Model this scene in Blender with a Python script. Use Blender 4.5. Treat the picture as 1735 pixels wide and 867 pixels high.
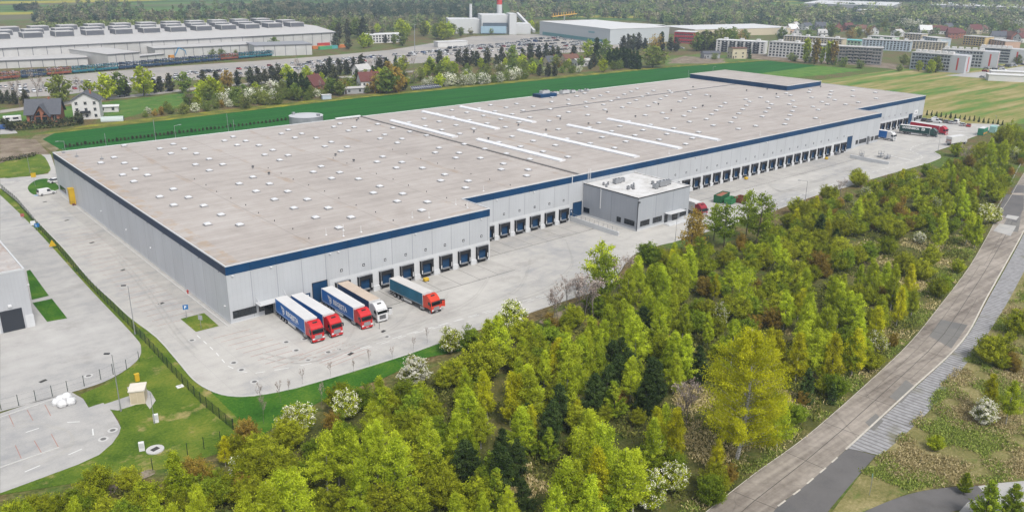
import bpy, bmesh, math, random
import numpy as np
from mathutils import Vector, Matrix
for _o in list(bpy.data.objects): bpy.data.objects.remove(_o)
S = bpy.context.scene
COL = S.collection
R = math.radians
random.seed(7)

# ---------------------------------------------------------------- camera
PW, PH = 1735.0, 867.0                      # the photograph's pixel grid, used to lay things out
FPX, PITCH, ROLL, YAW = 1407.426, .335502, .0125095, .858991
CAM = np.array([-56.2291, -149.7945, 67.2499])
_fw = np.array([math.cos(PITCH)*math.cos(YAW), math.cos(PITCH)*math.sin(YAW), -math.sin(PITCH)])
_r0 = np.array([math.sin(YAW), -math.cos(YAW), 0.]); _u0 = np.cross(_r0, _fw)
_rt = _r0*math.cos(ROLL) + _u0*math.sin(ROLL); _up = -_r0*math.sin(ROLL) + _u0*math.cos(ROLL)
cd = bpy.data.cameras.new('camera'); cam = bpy.data.objects.new('camera', cd); COL.objects.link(cam)
cam.matrix_world = Matrix([[_rt[0], _up[0], -_fw[0], CAM[0]], [_rt[1], _up[1], -_fw[1], CAM[1]], [_rt[2], _up[2], -_fw[2], CAM[2]], [0, 0, 0, 1]])
cd.sensor_fit = 'HORIZONTAL'; cd.sensor_width = 36.0; cd.lens = 36.0*FPX/PW
cd.clip_start = 1.0; cd.clip_end = 20000.0
S.camera = cam

# ---------------------------------------------------------------- sky, sun, exposure
SUN_EL, SUN_AZ = R(54), R(-102)              # azimuth of the sun measured from +X towards +Y
W = bpy.data.worlds.new('World'); S.world = W; W.use_nodes = True
wn = W.node_tree; wn.nodes.clear()
sky = wn.nodes.new('ShaderNodeTexSky'); sky.sky_type = 'NISHITA'; sky.sun_disc = False
sky.sun_elevation = SUN_EL; sky.sun_rotation = R(90) - SUN_AZ
sky.air_density = 1.0; sky.dust_density = 3.0; sky.ozone_density = 1.0
hs = wn.nodes.new('ShaderNodeHueSaturation'); hs.inputs['Saturation'].default_value = .32
bg = wn.nodes.new('ShaderNodeBackground'); bg.inputs['Strength'].default_value = .14
wo = wn.nodes.new('ShaderNodeOutputWorld')
wn.links.new(sky.outputs[0], hs.inputs['Color']); wn.links.new(hs.outputs[0], bg.inputs[0]); wn.links.new(bg.outputs[0], wo.inputs[0])
sd = bpy.data.lights.new('sun', 'SUN'); sd.energy = 1.6; sd.angle = R(14); sd.color = (1.0, .965, .91)
sun = bpy.data.objects.new('sun', sd); COL.objects.link(sun)
_sv = Vector((math.cos(SUN_EL)*math.cos(SUN_AZ), math.cos(SUN_EL)*math.sin(SUN_AZ), math.sin(SUN_EL)))
sun.rotation_euler = _sv.to_track_quat('Z', 'Y').to_euler(); sun.location = (0, -100, 300)
S.view_settings.view_transform = 'Standard'; S.view_settings.look = 'None'
S.view_settings.gamma = 1.0; S.view_settings.use_curve_mapping = False
S.view_settings.exposure = 0.84
HAZE = .00019
S.render.engine = 'CYCLES'
S.cycles.max_bounces = 7; S.cycles.diffuse_bounces = 6; S.cycles.glossy_bounces = 2; S.cycles.transmission_bounces = 3
S.cycles.transparent_max_bounces = 8; S.cycles.caustics_reflective = False; S.cycles.caustics_refractive = False
S.cycles.use_denoising = True

# ---------------------------------------------------------------- terrain and picture-to-place helper
def lerp01(v, a, b): return min(1., max(0., (v - a)/(b - a)))
def gz(x, y):
    """the truck yards fall by a metre towards the loading docks"""
    if x < 12 or x > 342 or y < -34 or y > 24: return 0.
    if x < 106:   rx = lerp01(x, 14, 28)*(1 - lerp01(x, 104, 106)); yw = 11.1*lerp01(x, 65.7, 69.7)
    elif x < 131: return 0.
    elif x < 272: rx = lerp01(x, 131, 133)*(1 - lerp01(x, 258, 266)); yw = 11.1
    else:         rx = lerp01(x, 284, 300)*(1 - lerp01(x, 334, 340)); yw = 22.7
    ry = 1 - lerp01(yw - y, 16, 34)
    return -1.05*rx*ry
def hz(x, y):
    """far hills"""
    dx, dy = x - CAM[0], y - CAM[1]
    d = math.hypot(dx, dy)
    if d < 1150: return 0.
    a = math.atan2(dy, dx)
    k = .030 + .010*math.sin(3.1*a + .6) + .006*math.sin(9*a + 1)
    h = (d - 1150)*k*lerp01(d, 1150, 1500)
    return h + 7*math.sin(x*.0031 + 1)*math.sin(y*.0027)*lerp01(d, 1400, 2200)
def tz(x, y): return hz(x, y) if (x + 56)**2 + (y + 150)**2 > 1.3e6 else gz(x, y)
def ray(u, v): return _fw*FPX + _rt*(u - PW/2) - _up*(v - PH/2)
def at(u, v, h=0.):
    """the point h metres above the ground that the photograph shows at pixel (u, v)"""
    d = ray(u, v)
    if d[2] < 0:
        t = (h - CAM[2])/d[2]; P = CAM + t*d
        if math.hypot(P[0] - CAM[0], P[1] - CAM[1]) < 1120:
            for _ in range(6):
                z = gz(P[0], P[1]) + h; P = CAM + (z - CAM[2])/d[2]*d
            return Vector(P)
    dn = d/math.hypot(d[0], d[1]); s = 1100.
    while s < 6000:
        P = CAM + dn*s
        if P[2] < hz(P[0], P[1]) + h: break
        s += 4
    return Vector(P)
def on_y(u, v, y):
    d = ray(u, v); return Vector(CAM + (y - CAM[1])/d[1]*d)
def on_x(u, v, x):
    d = ray(u, v); return Vector(CAM + (x - CAM[0])/d[0]*d)
def px(P):
    d = np.array(P) - CAM; z = d@_fw
    return PW/2 + FPX*(d@_rt)/z, PH/2 - FPX*(d@_up)/z
def top_z(P, v):
    """height at which the vertical through ground point P reaches picture row v"""
    lo, hi = -2., 80.
    for _ in range(40):
        m = (lo + hi)/2
        if px((P[0], P[1], m))[1] > v: lo = m
        else: hi = m
    return lo

# ---------------------------------------------------------------- naming
def tag(o, label, cat, group=None):
    o['label'] = label; o['category'] = cat
    if group: o['group'] = group
    return o
def thing(name, label, cat, loc=(0, 0, 0), rz=0., group=None):
    o = bpy.data.objects.new(name, None); COL.objects.link(o)
    o.location = loc; o.rotation_euler = (0, 0, rz); o.empty_display_size = .5
    return tag(o, label, cat, group)
def structure(o): o['kind'] = 'structure'; return o
def stuff(o, label=None, cat=None):
    o['kind'] = 'stuff'
    if label: o['label'] = label
    if cat: o['category'] = cat
    return o
def link(name, me, parent=None, loc=None, rz=0.):
    o = bpy.data.objects.new(name, me); COL.objects.link(o)
    if parent: o.parent = parent
    if loc is not None: o.location = loc
    if rz: o.rotation_euler = (0, 0, rz)
    return o
def copy_tree(o, parent=None):
    c = o.copy(); COL.objects.link(c)
    if parent: c.parent = parent
    for ch in o.children: copy_tree(ch, c)
    return c

# ---------------------------------------------------------------- mesh collector
class MB:
    def __init__(s): s.v = []; s.f = []; s.m = []
    def face(s, pts, m=0):
        b = len(s.v); s.v += [tuple(p) for p in pts]; s.f.append(tuple(range(b, b + len(pts)))); s.m.append(m); return s
    def box(s, c, d, rz=0., m=0, bottom=True):
        x, y, z = (q/2 for q in d); b = len(s.v); cs, sn = math.cos(rz), math.sin(rz)
        for X, Y, Z in ((-x,-y,-z),(x,-y,-z),(x,y,-z),(-x,y,-z),(-x,-y,z),(x,-y,z),(x,y,z),(-x,y,z)):
            s.v.append((c[0] + X*cs - Y*sn, c[1] + X*sn + Y*cs, c[2] + Z))
        F = [(4,5,6,7),(0,1,5,4),(1,2,6,5),(2,3,7,6),(3,0,4,7)] + ([(3,2,1,0)] if bottom else [])
        s.f += [tuple(b + i for i in f) for f in F]; s.m += [m]*len(F); return s
    def b2(s, lo, hi, m=0): return s.box([(a + b)/2 for a, b in zip(lo, hi)], [b - a for a, b in zip(lo, hi)], 0, m)
    def prism(s, poly, z0, z1, m=0, mtop=None):
        n = len(poly); b = len(s.v)
        s.v += [(p[0], p[1], z0) for p in poly] + [(p[0], p[1], z1) for p in poly]
        for i in range(n):
            j = (i + 1) % n; s.f.append((b+i, b+j, b+n+j, b+n+i)); s.m.append(m)
        s.f.append(tuple(b + n + i for i in range(n))); s.m.append(m if mtop is None else mtop)
        return s
    def extr(s, prof, x0, x1, m=0, ms=None):
        """profile in (y, z) pushed from x0 to x1; ms: material per profile edge"""
        n = len(prof); b = len(s.v)
        s.v += [(x0, p[0], p[1]) for p in prof] + [(x1, p[0], p[1]) for p in prof]
        for i in range(n):
            j = (i + 1) % n; s.f.append((b+i, b+n+i, b+n+j, b+j)); s.m.append(ms[i] if ms else m)
        s.f.append(tuple(b + i for i in range(n))); s.m.append(m)
        s.f.append(tuple(b + n + i for i in reversed(range(n)))); s.m.append(m); return s
    def tube(s, p0, p1, r0, r1=None, n=6, m=0, cap=True):
        r1 = r0 if r1 is None else r1; p0 = Vector(p0); p1 = Vector(p1); ax = (p1 - p0)
        if ax.length < 1e-6: return s
        ax.normalize(); a = ax.orthogonal().normalized(); c = ax.cross(a); b = len(s.v)
        for p, r in ((p0, r0), (p1, r1)):
            for i in range(n):
                t = 2*math.pi*i/n; s.v.append(tuple(p + a*(r*math.cos(t)) + c*(r*math.sin(t))))
        for i in range(n):
            j = (i + 1) % n; s.f.append((b+i, b+j, b+n+j, b+n+i)); s.m.append(m)
        if cap:
            s.f.append(tuple(b + i for i in reversed(range(n)))); s.m.append(m)
            s.f.append(tuple(b + n + i for i in range(n))); s.m.append(m)
        return s
    def mesh(s, name, mats):
        me = bpy.data.meshes.new(name); me.from_pydata(s.v, [], s.f)
        for q in (mats if isinstance(mats, (list, tuple)) else [mats] if mats else []): me.materials.append(q)
        me.polygons.foreach_set('material_index', s.m); me.update(); return me
    def build(s, name, mats, parent=None, loc=None, rz=0., bevel=0.):
        o = link(name, s.mesh(name, mats), parent, loc, rz)
        if bevel:
            bv = o.modifiers.new('edges', 'BEVEL'); bv.width = bevel; bv.segments = 1; bv.limit_method = 'ANGLE'
        return o

# ---------------------------------------------------------------- material tools
class NT:
    def __init__(s, name, rough=.8, spec=.3):
        s.mat = bpy.data.materials.new(name); s.mat.use_nodes = True; s.nt = s.mat.node_tree; s.nt.nodes.clear()
        s.bs = s.nt.nodes.new('ShaderNodeBsdfPrincipled'); s.out = s.nt.nodes.new('ShaderNodeOutputMaterial')
        s.nt.links.new(s.bs.outputs[0], s.out.inputs[0])
        s.bs.inputs['Roughness'].default_value = rough; s.bs.inputs['Specular IOR Level'].default_value = spec
        s._p = None; s.k = .72                     # base reflectance of everything that is not foliage
    def n(s, t): return s.nt.nodes.new(t)
    def l(s, a, b):
        if isinstance(a, (int, float)): b.default_value = a
        elif isinstance(a, tuple): b.default_value = a if len(a) == len(b.default_value) else a + (1,)
        else: s.nt.links.new(a, b)
    def pos(s):
        if s._p is None: s._p = s.n('ShaderNodeNewGeometry').outputs['Position']
        return s._p
    def obj(s): return s.n('ShaderNodeTexCoord').outputs['Object']
    def sep(s, v=None):
        q = s.n('ShaderNodeSeparateXYZ'); s.l(v or s.pos(), q.inputs[0]); return q.outputs
    def scl(s, sx, sy, sz, v=None, rot=0.):
        m = s.n('ShaderNodeMapping'); m.inputs['Scale'].default_value = (sx, sy, sz); m.inputs['Rotation'].default_value = (0, 0, rot)
        s.l(v or s.pos(), m.inputs[0]); return m.outputs[0]
    def noise(s, scale, detail=4, v=None, rough=.55, col=False):
        q = s.n('ShaderNodeTexNoise'); q.inputs['Scale'].default_value = scale; q.inputs['Detail'].default_value = detail
        q.inputs['Roughness'].default_value = rough; s.l(v or s.pos(), q.inputs['Vector']); return q.outputs[1 if col else 0]
    def voro(s, scale, v=None, what='Distance', feat='F1', rnd=1.):
        q = s.n('ShaderNodeTexVoronoi'); q.feature = feat; q.inputs['Scale'].default_value = scale; q.inputs['Randomness'].default_value = rnd
        s.l(v or s.pos(), q.inputs['Vector']); return q.outputs[what]
    def ramp(s, fac, stops, interp='LINEAR'):
        q = s.n('ShaderNodeValToRGB'); e = q.color_ramp; e.interpolation = interp
        while len(e.elements) < len(stops): e.elements.new(.5)
        for el, (p, c) in zip(e.elements, stops):
            el.position = p; el.color = (c, c, c, 1) if isinstance(c, (int, float)) else tuple(q*s.k for q in c) + (1,)
        s.l(fac, q.inputs[0]); return q.outputs[0]
    def math(s, op, a, b=0., c=None):
        q = s.n('ShaderNodeMath'); q.operation = op; s.l(a, q.inputs[0]); s.l(b, q.inputs[1])
        if c is not None: s.l(c, q.inputs[2])
        return q.outputs[0]
    def mix(s, f, a, b, mode='MIX'):
        q = s.n('ShaderNodeMix'); q.data_type = 'RGBA'; q.blend_type = mode
        a, b = (tuple(w*s.k for w in z) if isinstance(z, tuple) else z for z in (a, b))
        s.l(f, q.inputs[0]); s.l(a, q.inputs[6]); s.l(b, q.inputs[7]); return q.outputs[2]
    def lines(s, coord, period, width, off=0.):
        """1 on thin lines every `period` metres along coord"""
        f = s.math('FRACT', s.math('ADD', s.math('DIVIDE', coord, period), off))
        return s.math('LESS_THAN', f, width/period)
    def color(s, c): s.l(tuple(w*s.k for w in c) if isinstance(c, tuple) else c, s.bs.inputs['Base Color']); return s
    def bump(s, h, strength=.3, dist=.05):
        b = s.n('ShaderNodeBump'); b.inputs['Strength'].default_value = strength; b.inputs['Distance'].default_value = dist
        s.l(h, b.inputs['Height']); s.l(b.outputs[0], s.bs.inputs['Normal']); return s
def plain(name, col, rough=.7, var=.12, scale=.8, spec=.3, metal=0., fine=True):
    m = NT(name, rough, spec); m.bs.inputs['Metallic'].default_value = metal
    a = m.noise(scale, 4)
    lo = tuple(max(0, c*(1 - var)) for c in col); hi = tuple(min(1, c*(1 + var)) for c in col)
    c = m.ramp(a, [(.3, lo), (.7, hi)])
    if fine: c = m.mix(.5, c, m.ramp(m.noise(scale*9, 3), [(.3, lo), (.7, hi)]))
    m.color(c); return m.mat
def glass_dark(name, col=(.012, .016, .02)):
    m = NT(name, .12, .6); m.color(m.ramp(m.noise(.35, 2), [(.35, tuple(c*.6 for c in col)), (.65, tuple(c*1.8 for c in col))])); return m.mat

# ---------------------------------------------------------------- flat sheets and ribbons
CUTX = [float(v) for v in range(12, 30, 2)] + [64., 65.7, 67., 68.4, 69.7, 103., 104., 105., 106., 131., 132., 133.] + [258., 260., 262., 264., 266.] + [float(v) for v in range(284, 302, 2)] + [334., 336., 338., 340., 342.]
CUTY = [-34 + 1.*i for i in range(0, 59, 2)]
def sheet(name, pts, off, mat, parent=None, cut=False):
    """a ground sheet from world points, `off` metres above the terrain"""
    bm = bmesh.new(); f = bm.faces.new([bm.verts.new((p[0], p[1], 0)) for p in pts])
    bm.normal_update()
    if f.normal.z < 0: f.normal_flip()
    bmesh.ops.triangulate(bm, faces=bm.faces[:])
    if cut:
        for X in CUTX: bmesh.ops.bisect_plane(bm, geom=bm.verts[:] + bm.edges[:] + bm.faces[:], plane_co=(X, 0, 0), plane_no=(1, 0, 0))
        for Y in CUTY: bmesh.ops.bisect_plane(bm, geom=bm.verts[:] + bm.edges[:] + bm.faces[:], plane_co=(0, Y, 0), plane_no=(0, 1, 0))
        bmesh.ops.triangulate(bm, faces=bm.faces[:])
    for v in bm.verts: v.co.z = tz(v.co.x, v.co.y) + off
    me = bpy.data.meshes.new(name); bm.to_mesh(me); bm.free(); me.materials.append(mat)
    return link(name, me, parent)
def P2(s, h=0.): return [at(*map(float, q.split(',')), h) for q in s.split()]
def smooth(pts, n=4, closed=False):
    out = []; N = len(pts)
    rng = range(N) if closed else range(N - 1)
    for i in rng:
        g = lambda k: Vector(pts[k % N]) if closed else Vector(pts[min(max(k, 0), N - 1)])
        p0, p1, p2, p3 = g(i-1), g(i), g(i+1), g(i+2)
        for j in range(n):
            t = j/n
            out.append(.5*((2*p1) + (p2 - p0)*t + (2*p0 - 5*p1 + 4*p2 - p3)*t*t + (3*p1 - p0 - 3*p2 + p3)*t**3))
    if not closed: out.append(Vector(pts[-1]))
    return out
def ribbon(mb, pts, w, off, dash=None, m=0, h=0.):
    """a flat (h=0) or raised strip along a path; dash=(on, gap) in metres"""
    pts = [Vector((p[0], p[1], 0)) for p in pts]; s = 0.
    for a, b in zip(pts, pts[1:]):
        L = (b - a).length
        if L < 1e-4: continue
        d = (b - a)/L; nn = Vector((-d.y, d.x, 0))*w/2
        segs = []
        if dash:
            per = sum(dash); k = math.floor(s/per)
            while k*per < s + L:
                q0, q1 = max(s, k*per), min(s + L, k*per + dash[0])
                if q1 > q0 + .02: segs.append((q0 - s, q1 - s))
                k += 1
        else:
            n = max(1, int(L/2.5)); segs = [(L*i/n, L*(i+1)/n) for i in range(n)]
        for q0, q1 in segs:
            A, B = a + d*q0, a + d*q1
            c = [A - nn, B - nn, B + nn, A + nn]
            top = [(p.x, p.y, tz(p.x, p.y) + off + h) for p in c]
            mb.face(top, m)
            if h:
                bot = [(p[0], p[1], p[2] - h - .2) for p in top]
                mb.face([bot[0], bot[1], top[1], top[0]], m); mb.face([bot[2], bot[3], top[3], top[2]], m)
        s += L
    return mb
# ================================================================ SETTING: ground, fields, paving, roads
def m_ground():
    m = NT('meadow', .95, .1)
    big = m.noise(.018, 4); mid = m.noise(.11, 5); fine = m.noise(1.3, 5)
    g = m.ramp(fine, [(.3, (.05, .10, .015)), (.55, (.11, .16, .03)), (.75, (.20, .20, .07))])
    b = m.ramp(fine, [(.3, (.085, .062, .026)), (.55, (.17, .125, .055)), (.75, (.30, .23, .12))])
    f = m.ramp(m.math('ADD', m.math('MULTIPLY', big, .5), m.math('MULTIPLY', mid, .6)), [(.47, 0.), (.62, 1.)])
    m.color(m.mix(f, g, b)); m.bump(fine, .6, .25); return m.mat
def m_lawn(name, a, b, c, fleck=None):
    m = NT(name, .95, .1)
    n1 = m.noise(.16, 5); n2 = m.noise(2.2, 5, rough=.7); k = m.math('ADD', m.math('MULTIPLY', n1, .6), m.math('MULTIPLY', n2, .45))
    col = m.ramp(k, [(.38, a), (.52, b), (.66, c)])
    if fleck: col = m.mix(m.ramp(m.noise(.23, 6, rough=.65), [(.56, 0.), (.68, 1.)]), col, fleck)
    m.color(col); m.bump(n2, .7, .2); return m.mat
def m_crop():
    m = NT('winter_wheat', .95, .1)
    s = m.sep(); v = m.scl(.05, 1, 1)
    n = m.noise(.5, 4, v); fine = m.noise(.8, 5)
    tram = m.lines(s[1], 14., 1.1); 
    c = m.ramp(m.math('ADD', m.math('MULTIPLY', n, .6), m.math('MULTIPLY', fine, .4)), [(.35, (.008, .075, .010)), (.5, (.014, .115, .015)), (.68, (.035, .17, .022))])
    c = m.mix(m.math('MULTIPLY', tram, .5), c, (.016, .055, .014)); m.color(c); m.bump(fine, .5, .2); return m.mat
def m_strips():
    """mown meadow in narrow strips"""
    m = NT('meadow_strips', .95, .1)
    v = m.scl(.012, .13, 1); a = m.noise(.8, 5, v, .6); fine = m.noise(.25, 6, m.scl(.25, 1, 1), .65)
    k = m.math('ADD', m.math('MULTIPLY', a, .75), m.math('MULTIPLY', fine, .3))
    m.color(m.ramp(k, [(.38, (.07, .18, .025)), (.46, (.13, .22, .04)), (.52, (.24, .235, .065)), (.58, (.34, .29, .12)), (.70, (.44, .37, .20))])); return m.mat
def m_paving(name, base, stains=1., slab=(.0, .0), warm=(1, .962, .892)):
    m = NT(name, .85, .25); s = m.sep()
    n1 = m.noise(.028, 5); n2 = m.noise(.3, 5, rough=.6); n3 = m.noise(3.5, 3)
    st = m.noise(.5, 4, m.scl(.06, 1., 1))
    k = m.math('ADD', m.math('ADD', m.math('MULTIPLY', n1, .42), m.math('MULTIPLY', n2, .3)), m.math('ADD', m.math('MULTIPLY', st, .16*stains), m.math('MULTIPLY', n3, .12)))
    b = base; lo = tuple(b*.70*w for w in (.97, .98, 1.)); hi = tuple(b*1.20*w for w in warm)
    c = m.ramp(k, [(.36, lo), (.5, tuple(b*w for w in warm)), (.64, hi)])
    spots = m.ramp(m.noise(.09, 6, rough=.7), [(.56, 0.), (.72, .45*stains)])
    c = m.mix(spots, c, tuple(b*.55*w for w in (1, .93, .84)))
    if slab[0]:
        ln = m.math('MAXIMUM', m.lines(s[0], slab[0], .06), m.lines(s[1], slab[1], .06))
        c = m.mix(m.math('MULTIPLY', ln, .35), c, tuple(b*.5 for _ in range(3)))
    m.color(c); m.bump(n3, .15, .02); return m.mat
def m_far():
    """patchwork of fields on the far hills"""
    m = NT('far_fields', .95, .1)
    v = m.scl(.0022, .006, 1, rot=.35)
    c = m.voro(1., v, 'Color'); s = m.n('ShaderNodeSeparateColor'); m.l(c, s.inputs[0])
    col = m.ramp(s.outputs[0], [(0., (.07, .14, .03)), (.3, (.10, .20, .04)), (.5, (.05, .11, .03)), (.66, (.12, .16, .05)), (.8, (.16, .14, .08)), (.9, (.40, .36, .04))], 'CONSTANT')
    m.color(m.mix(.25, col, m.ramp(m.noise(.02, 5), [(.3, (.04, .07, .02)), (.7, (.16, .18, .07))]))); return m.mat

MG = m_ground()
# the ground: one sheet out to the foot of the hills, finely cut under the sunken truck yards
big = []
def ground_grid():
    xs = [-3000, -800, -200, -60, 0.] + CUTX + [360., 500, 1000, 2000, 4500]
    ys = [-2500, -600, -200, -100, -60] + CUTY + [60., 140, 300, 700, 1500, 4500]
    xs = sorted(set(xs)); ys = sorted(set(ys)); mb = MB()
    for j, y in enumerate(ys):
        for x in xs: mb.v.append((x, y, gz(x, y) - .06))
    n = len(xs)
    for j in range(len(ys) - 1):
        for i in range(n - 1): mb.f.append((j*n + i, j*n + i + 1, (j+1)*n + i + 1, (j+1)*n + i)); mb.m.append(0)
    return structure(mb.build('ground', MG))
ground_grid()
def hills():
    mb = MB(); NA, NR = 240, 28
    rs = [1140 + 30*i + 2.4*i*i for i in range(NR)]
    for i in range(NA + 1):
        a = -math.pi + 2*math.pi*i/NA
        for r in rs:
            x, y = CAM[0] + r*math.cos(a), CAM[1] + r*math.sin(a)
            mb.v.append((x, y, hz(x, y) + (-1.5 if r < 1150 else .05)))
    for i in range(NA):
        for j in range(NR - 1): mb.f.append((i*NR + j, i*NR + j + 1, (i+1)*NR + j + 1, (i+1)*NR + j)); mb.m.append(0)
    o = structure(mb.build('hills', m_far()))
    for p in o.data.polygons: p.use_smooth = True
hills()

LAWN = m_lawn('lawn', (.020, .085, .008), (.045, .14, .012), (.11, .20, .02))
LAWN2 = m_lawn('patchy_grass', (.05, .105, .010), (.11, .175, .018), (.21, .235, .035), (.36, .30, .12))
ROUGH = m_lawn('dry_grass', (.10, .115, .028), (.22, .20, .075), (.38, .32, .16), (.10, .16, .028))
DIRT = m_lawn('bare_earth', (.15, .115, .08), (.24, .19, .14), (.34, .29, .22), (.12, .12, .04))
YARD = m_paving('yard_paving', .48, 1., (5.46, 5.46))
LOT = m_paving('lot_paving', .44, 1., warm=(1, .972, .925))
BAY = m_paving('bay_concrete', .43, 1.2, warm=(1, .96, .89))
TARMAC = m_paving('tarmac', .14, 1., warm=(1, .95, .93))
PALE = m_paving('gravel_lot', .37, 1., warm=(1, .92, .82))
WHITE = plain('road_paint', (.78, .78, .76), .7, .1)
REDP = plain('red_pavers', (.40, .20, .16), .8, .15)
KERB = plain('kerb_stone', (.55, .54, .52), .85, .1)

LAWN2F = m_lawn('far_grass', (.06, .13, .02), (.10, .17, .03), (.18, .20, .05), (.26, .21, .10))
DIRT2 = m_lawn('track_earth', (.10, .10, .04), (.20, .17, .09), (.32, .27, .18), (.06, .10, .02))
structure(sheet('field', [(26, 141, 0), (360, 134, 0), at(1240, 129), at(1290, 124.5), at(1350, 116.5), at(1387, 111.5), at(1300, 103), (425, 237, 0), (169, 241, 0), (45, 232, 0), at(92, 226), at(72, 236), at(100, 252)], .004, m_crop()))
structure(sheet('field_verge', [at(92, 226), (45, 232, 0), (169, 241, 0), (425, 237, 0), at(1300, 103), at(1300, 102), (425, 244, 0), (169, 249, 0), (40, 243, 0), at(60, 229)], .012, m_lawn('flowering_verge', (.06, .09, .015), (.16, .17, .03), (.36, .33, .03))))
structure(sheet('meadow', [(352, 14, 0), (372, -6, 0), (430, -40, 0), (900, -150, 0), (900, 134, 0), (352, 133, 0)], .008, m_strips()))
structure(sheet('crop_strip', [at(1240, 129), at(1290, 124.5), at(1387, 111.5), at(1465, 119), at(1400, 127), at(1325, 133)], .012, m_lawn('young_crop', (.06, .15, .02), (.10, .21, .03), (.17, .26, .05))))
structure(sheet('pasture', P2('0,194 60,187 150,176 260,164 330,155 350,154 355,166 320,176 300,184 240,192 200,203 130,200 40,206 0,206'), .006, m_lawn('pasture_grass', (.05, .13, .02), (.08, .18, .03), (.15, .22, .045), (.20, .19, .07))))
structure(sheet('pasture', P2('1125,100 1180,92 1300,97 1300,101.5 1235,105.5 1160,110 1128,112'), .006, LAWN2F))
structure(sheet('track', P2('60,229 92,226 72,236 100,252 92,258 50,237'), .007, DIRT2))
# --- paved yard round the warehouse
yard_px = '0,318 25,337 53,366 107,420 152,474 190,509 221,538 266,572 304,615 328,643 354,660 386,670 430,670 500,657 600,628 690,600 760,575 830,552 890,532 960,508 1020,489 1040,475 1057,449 1073,432 1095,421 1141,410 1228,384 1305,359 1342,345 1382,331 1432,318 1474,304 1541,285 1576,275 1594,268 1594,263 1583,257 1608,248 1650,231 1694,213 1686,207 1630,200 1566,195'
yp = P2(yard_px) + [(345, 60, 0), (2, 126, 0), at(99, 300), at(86, 262), at(58, 243), at(44, 250), at(84, 281), at(82, 294), at(48, 299), at(0, 302)]
structure(sheet('yard', yp, 0., YARD, cut=True))
# concrete loading aprons in front of the docks
for x0, x1, yw in ((21.6, 65.7, 0.), (66.3, 104.6, 11.1), (132.0, 257.5, 11.1), (300., 333., 22.7)):
    structure(sheet('loading_apron', [(x0, yw - 9.5, 0), (x1, yw - 9.5, 0), (x1, yw - .1, 0), (x0, yw - .1, 0)], .010, BAY, cut=True))
# lines on the yard
mk = MB()
for a, b in ((18.2, 65.7), (66.3, 104.4), (132, 258)):
    yw = 0. if a < 60 else 11.1
    x = a + 4.3
    while x < b: ribbon(mk, [(x, yw - 9.4), (x, yw - .6)], .09, .02); x += 5.46
    ribbon(mk, [(a, yw - 9.6), (b, yw - 9.6)], .14, .02)
DRAIN = plain('drain_slot', (.06, .058, .055), .8, .2)
structure(mk.build('yard_joints', DRAIN))
mk = MB()
ribbon(mk, P2('334,568 350,582 366,597 385,619 404,628 430,632 470,626'), .16, .016, (1.6, 1.6))
ribbon(mk, smooth(P2('470,626 540,612 640,584 700,565 765,548'), 6), .14, .016, (2., 2.))
ribbon(mk, smooth(P2('610,590 700,563 765,545 850,520 930,497'), 6), .14, .016, (2.2, 1.4))
ribbon(mk, smooth(P2('664,572 760,547 850,523 930,500'), 6), .12, .016, (2.2, 1.4))
ribbon(mk, smooth(P2('1290,352 1340,336 1400,316 1470,294 1541,274 1563,266 1543,254 1556,246 1600,234'), 6), .2, .016, (2.2, 1.4))
ribbon(mk, P2('1510,264 1545,272'), .3, .016)
ribbon(mk, P2('1613,222 1634,224'), .4, .016)
ribbon(mk, smooth(P2('17,309 40,307 62,303'), 3), .18, .016, (1.2, 1.2))
structure(mk.build('road_marking', WHITE))
mk = MB()      # parking bays: faint red paver lines
for i in range(13):
    x = -11.6; y = 8.6 + i*5.6
for i in range(26):
    y = 8 + 3.0*i
    ribbon(mk, [(-11.5, y), (-3.4, y)], .1, .014)
for i in range(9):
    a = at(362 + i*12.5, 573 + i*6.2); ribbon(mk, [(a.x, a.y), (a.x + 7.2, a.y - .3)], .1, .014)
for i in range(7):
    a = at(505 + i*9, 603 + i*3.); ribbon(mk, [(a.x, a.y), (a.x + 9., a.y + 1.)], .1, .014)
structure(mk.build('bay_lines', REDP))
# kerbs along the yard
kb = MB()
ribbon(kb, smooth(P2('0,318 25,337 53,366 107,420 152,474 190,509 221,538 266,572 304,615 328,643 354,660 386,670 430,670 500,657 600,628 690,600 760,575 830,552 890,532 960,508 1020,489 1040,475 1057,449 1073,432 1095,421 1141,410'), 3), .25, .0, h=.12)
ribbon(kb, smooth(P2('1228,384 1305,359 1382,331 1474,304 1541,285 1576,275 1594,266 1583,257 1608,248 1694,213'), 3), .25, .0, h=.12)
ribbon(kb, [(-.9, -1.0), (-.9, 124)], .3, .0, h=.07)
structure(kb.build('kerb', KERB))
structure(sheet('pavement', [(-4.0, 0, 0), (-1.1, 0, 0), (-1.1, 124, 0), (-4., 124, 0)], .012, BAY))
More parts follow.
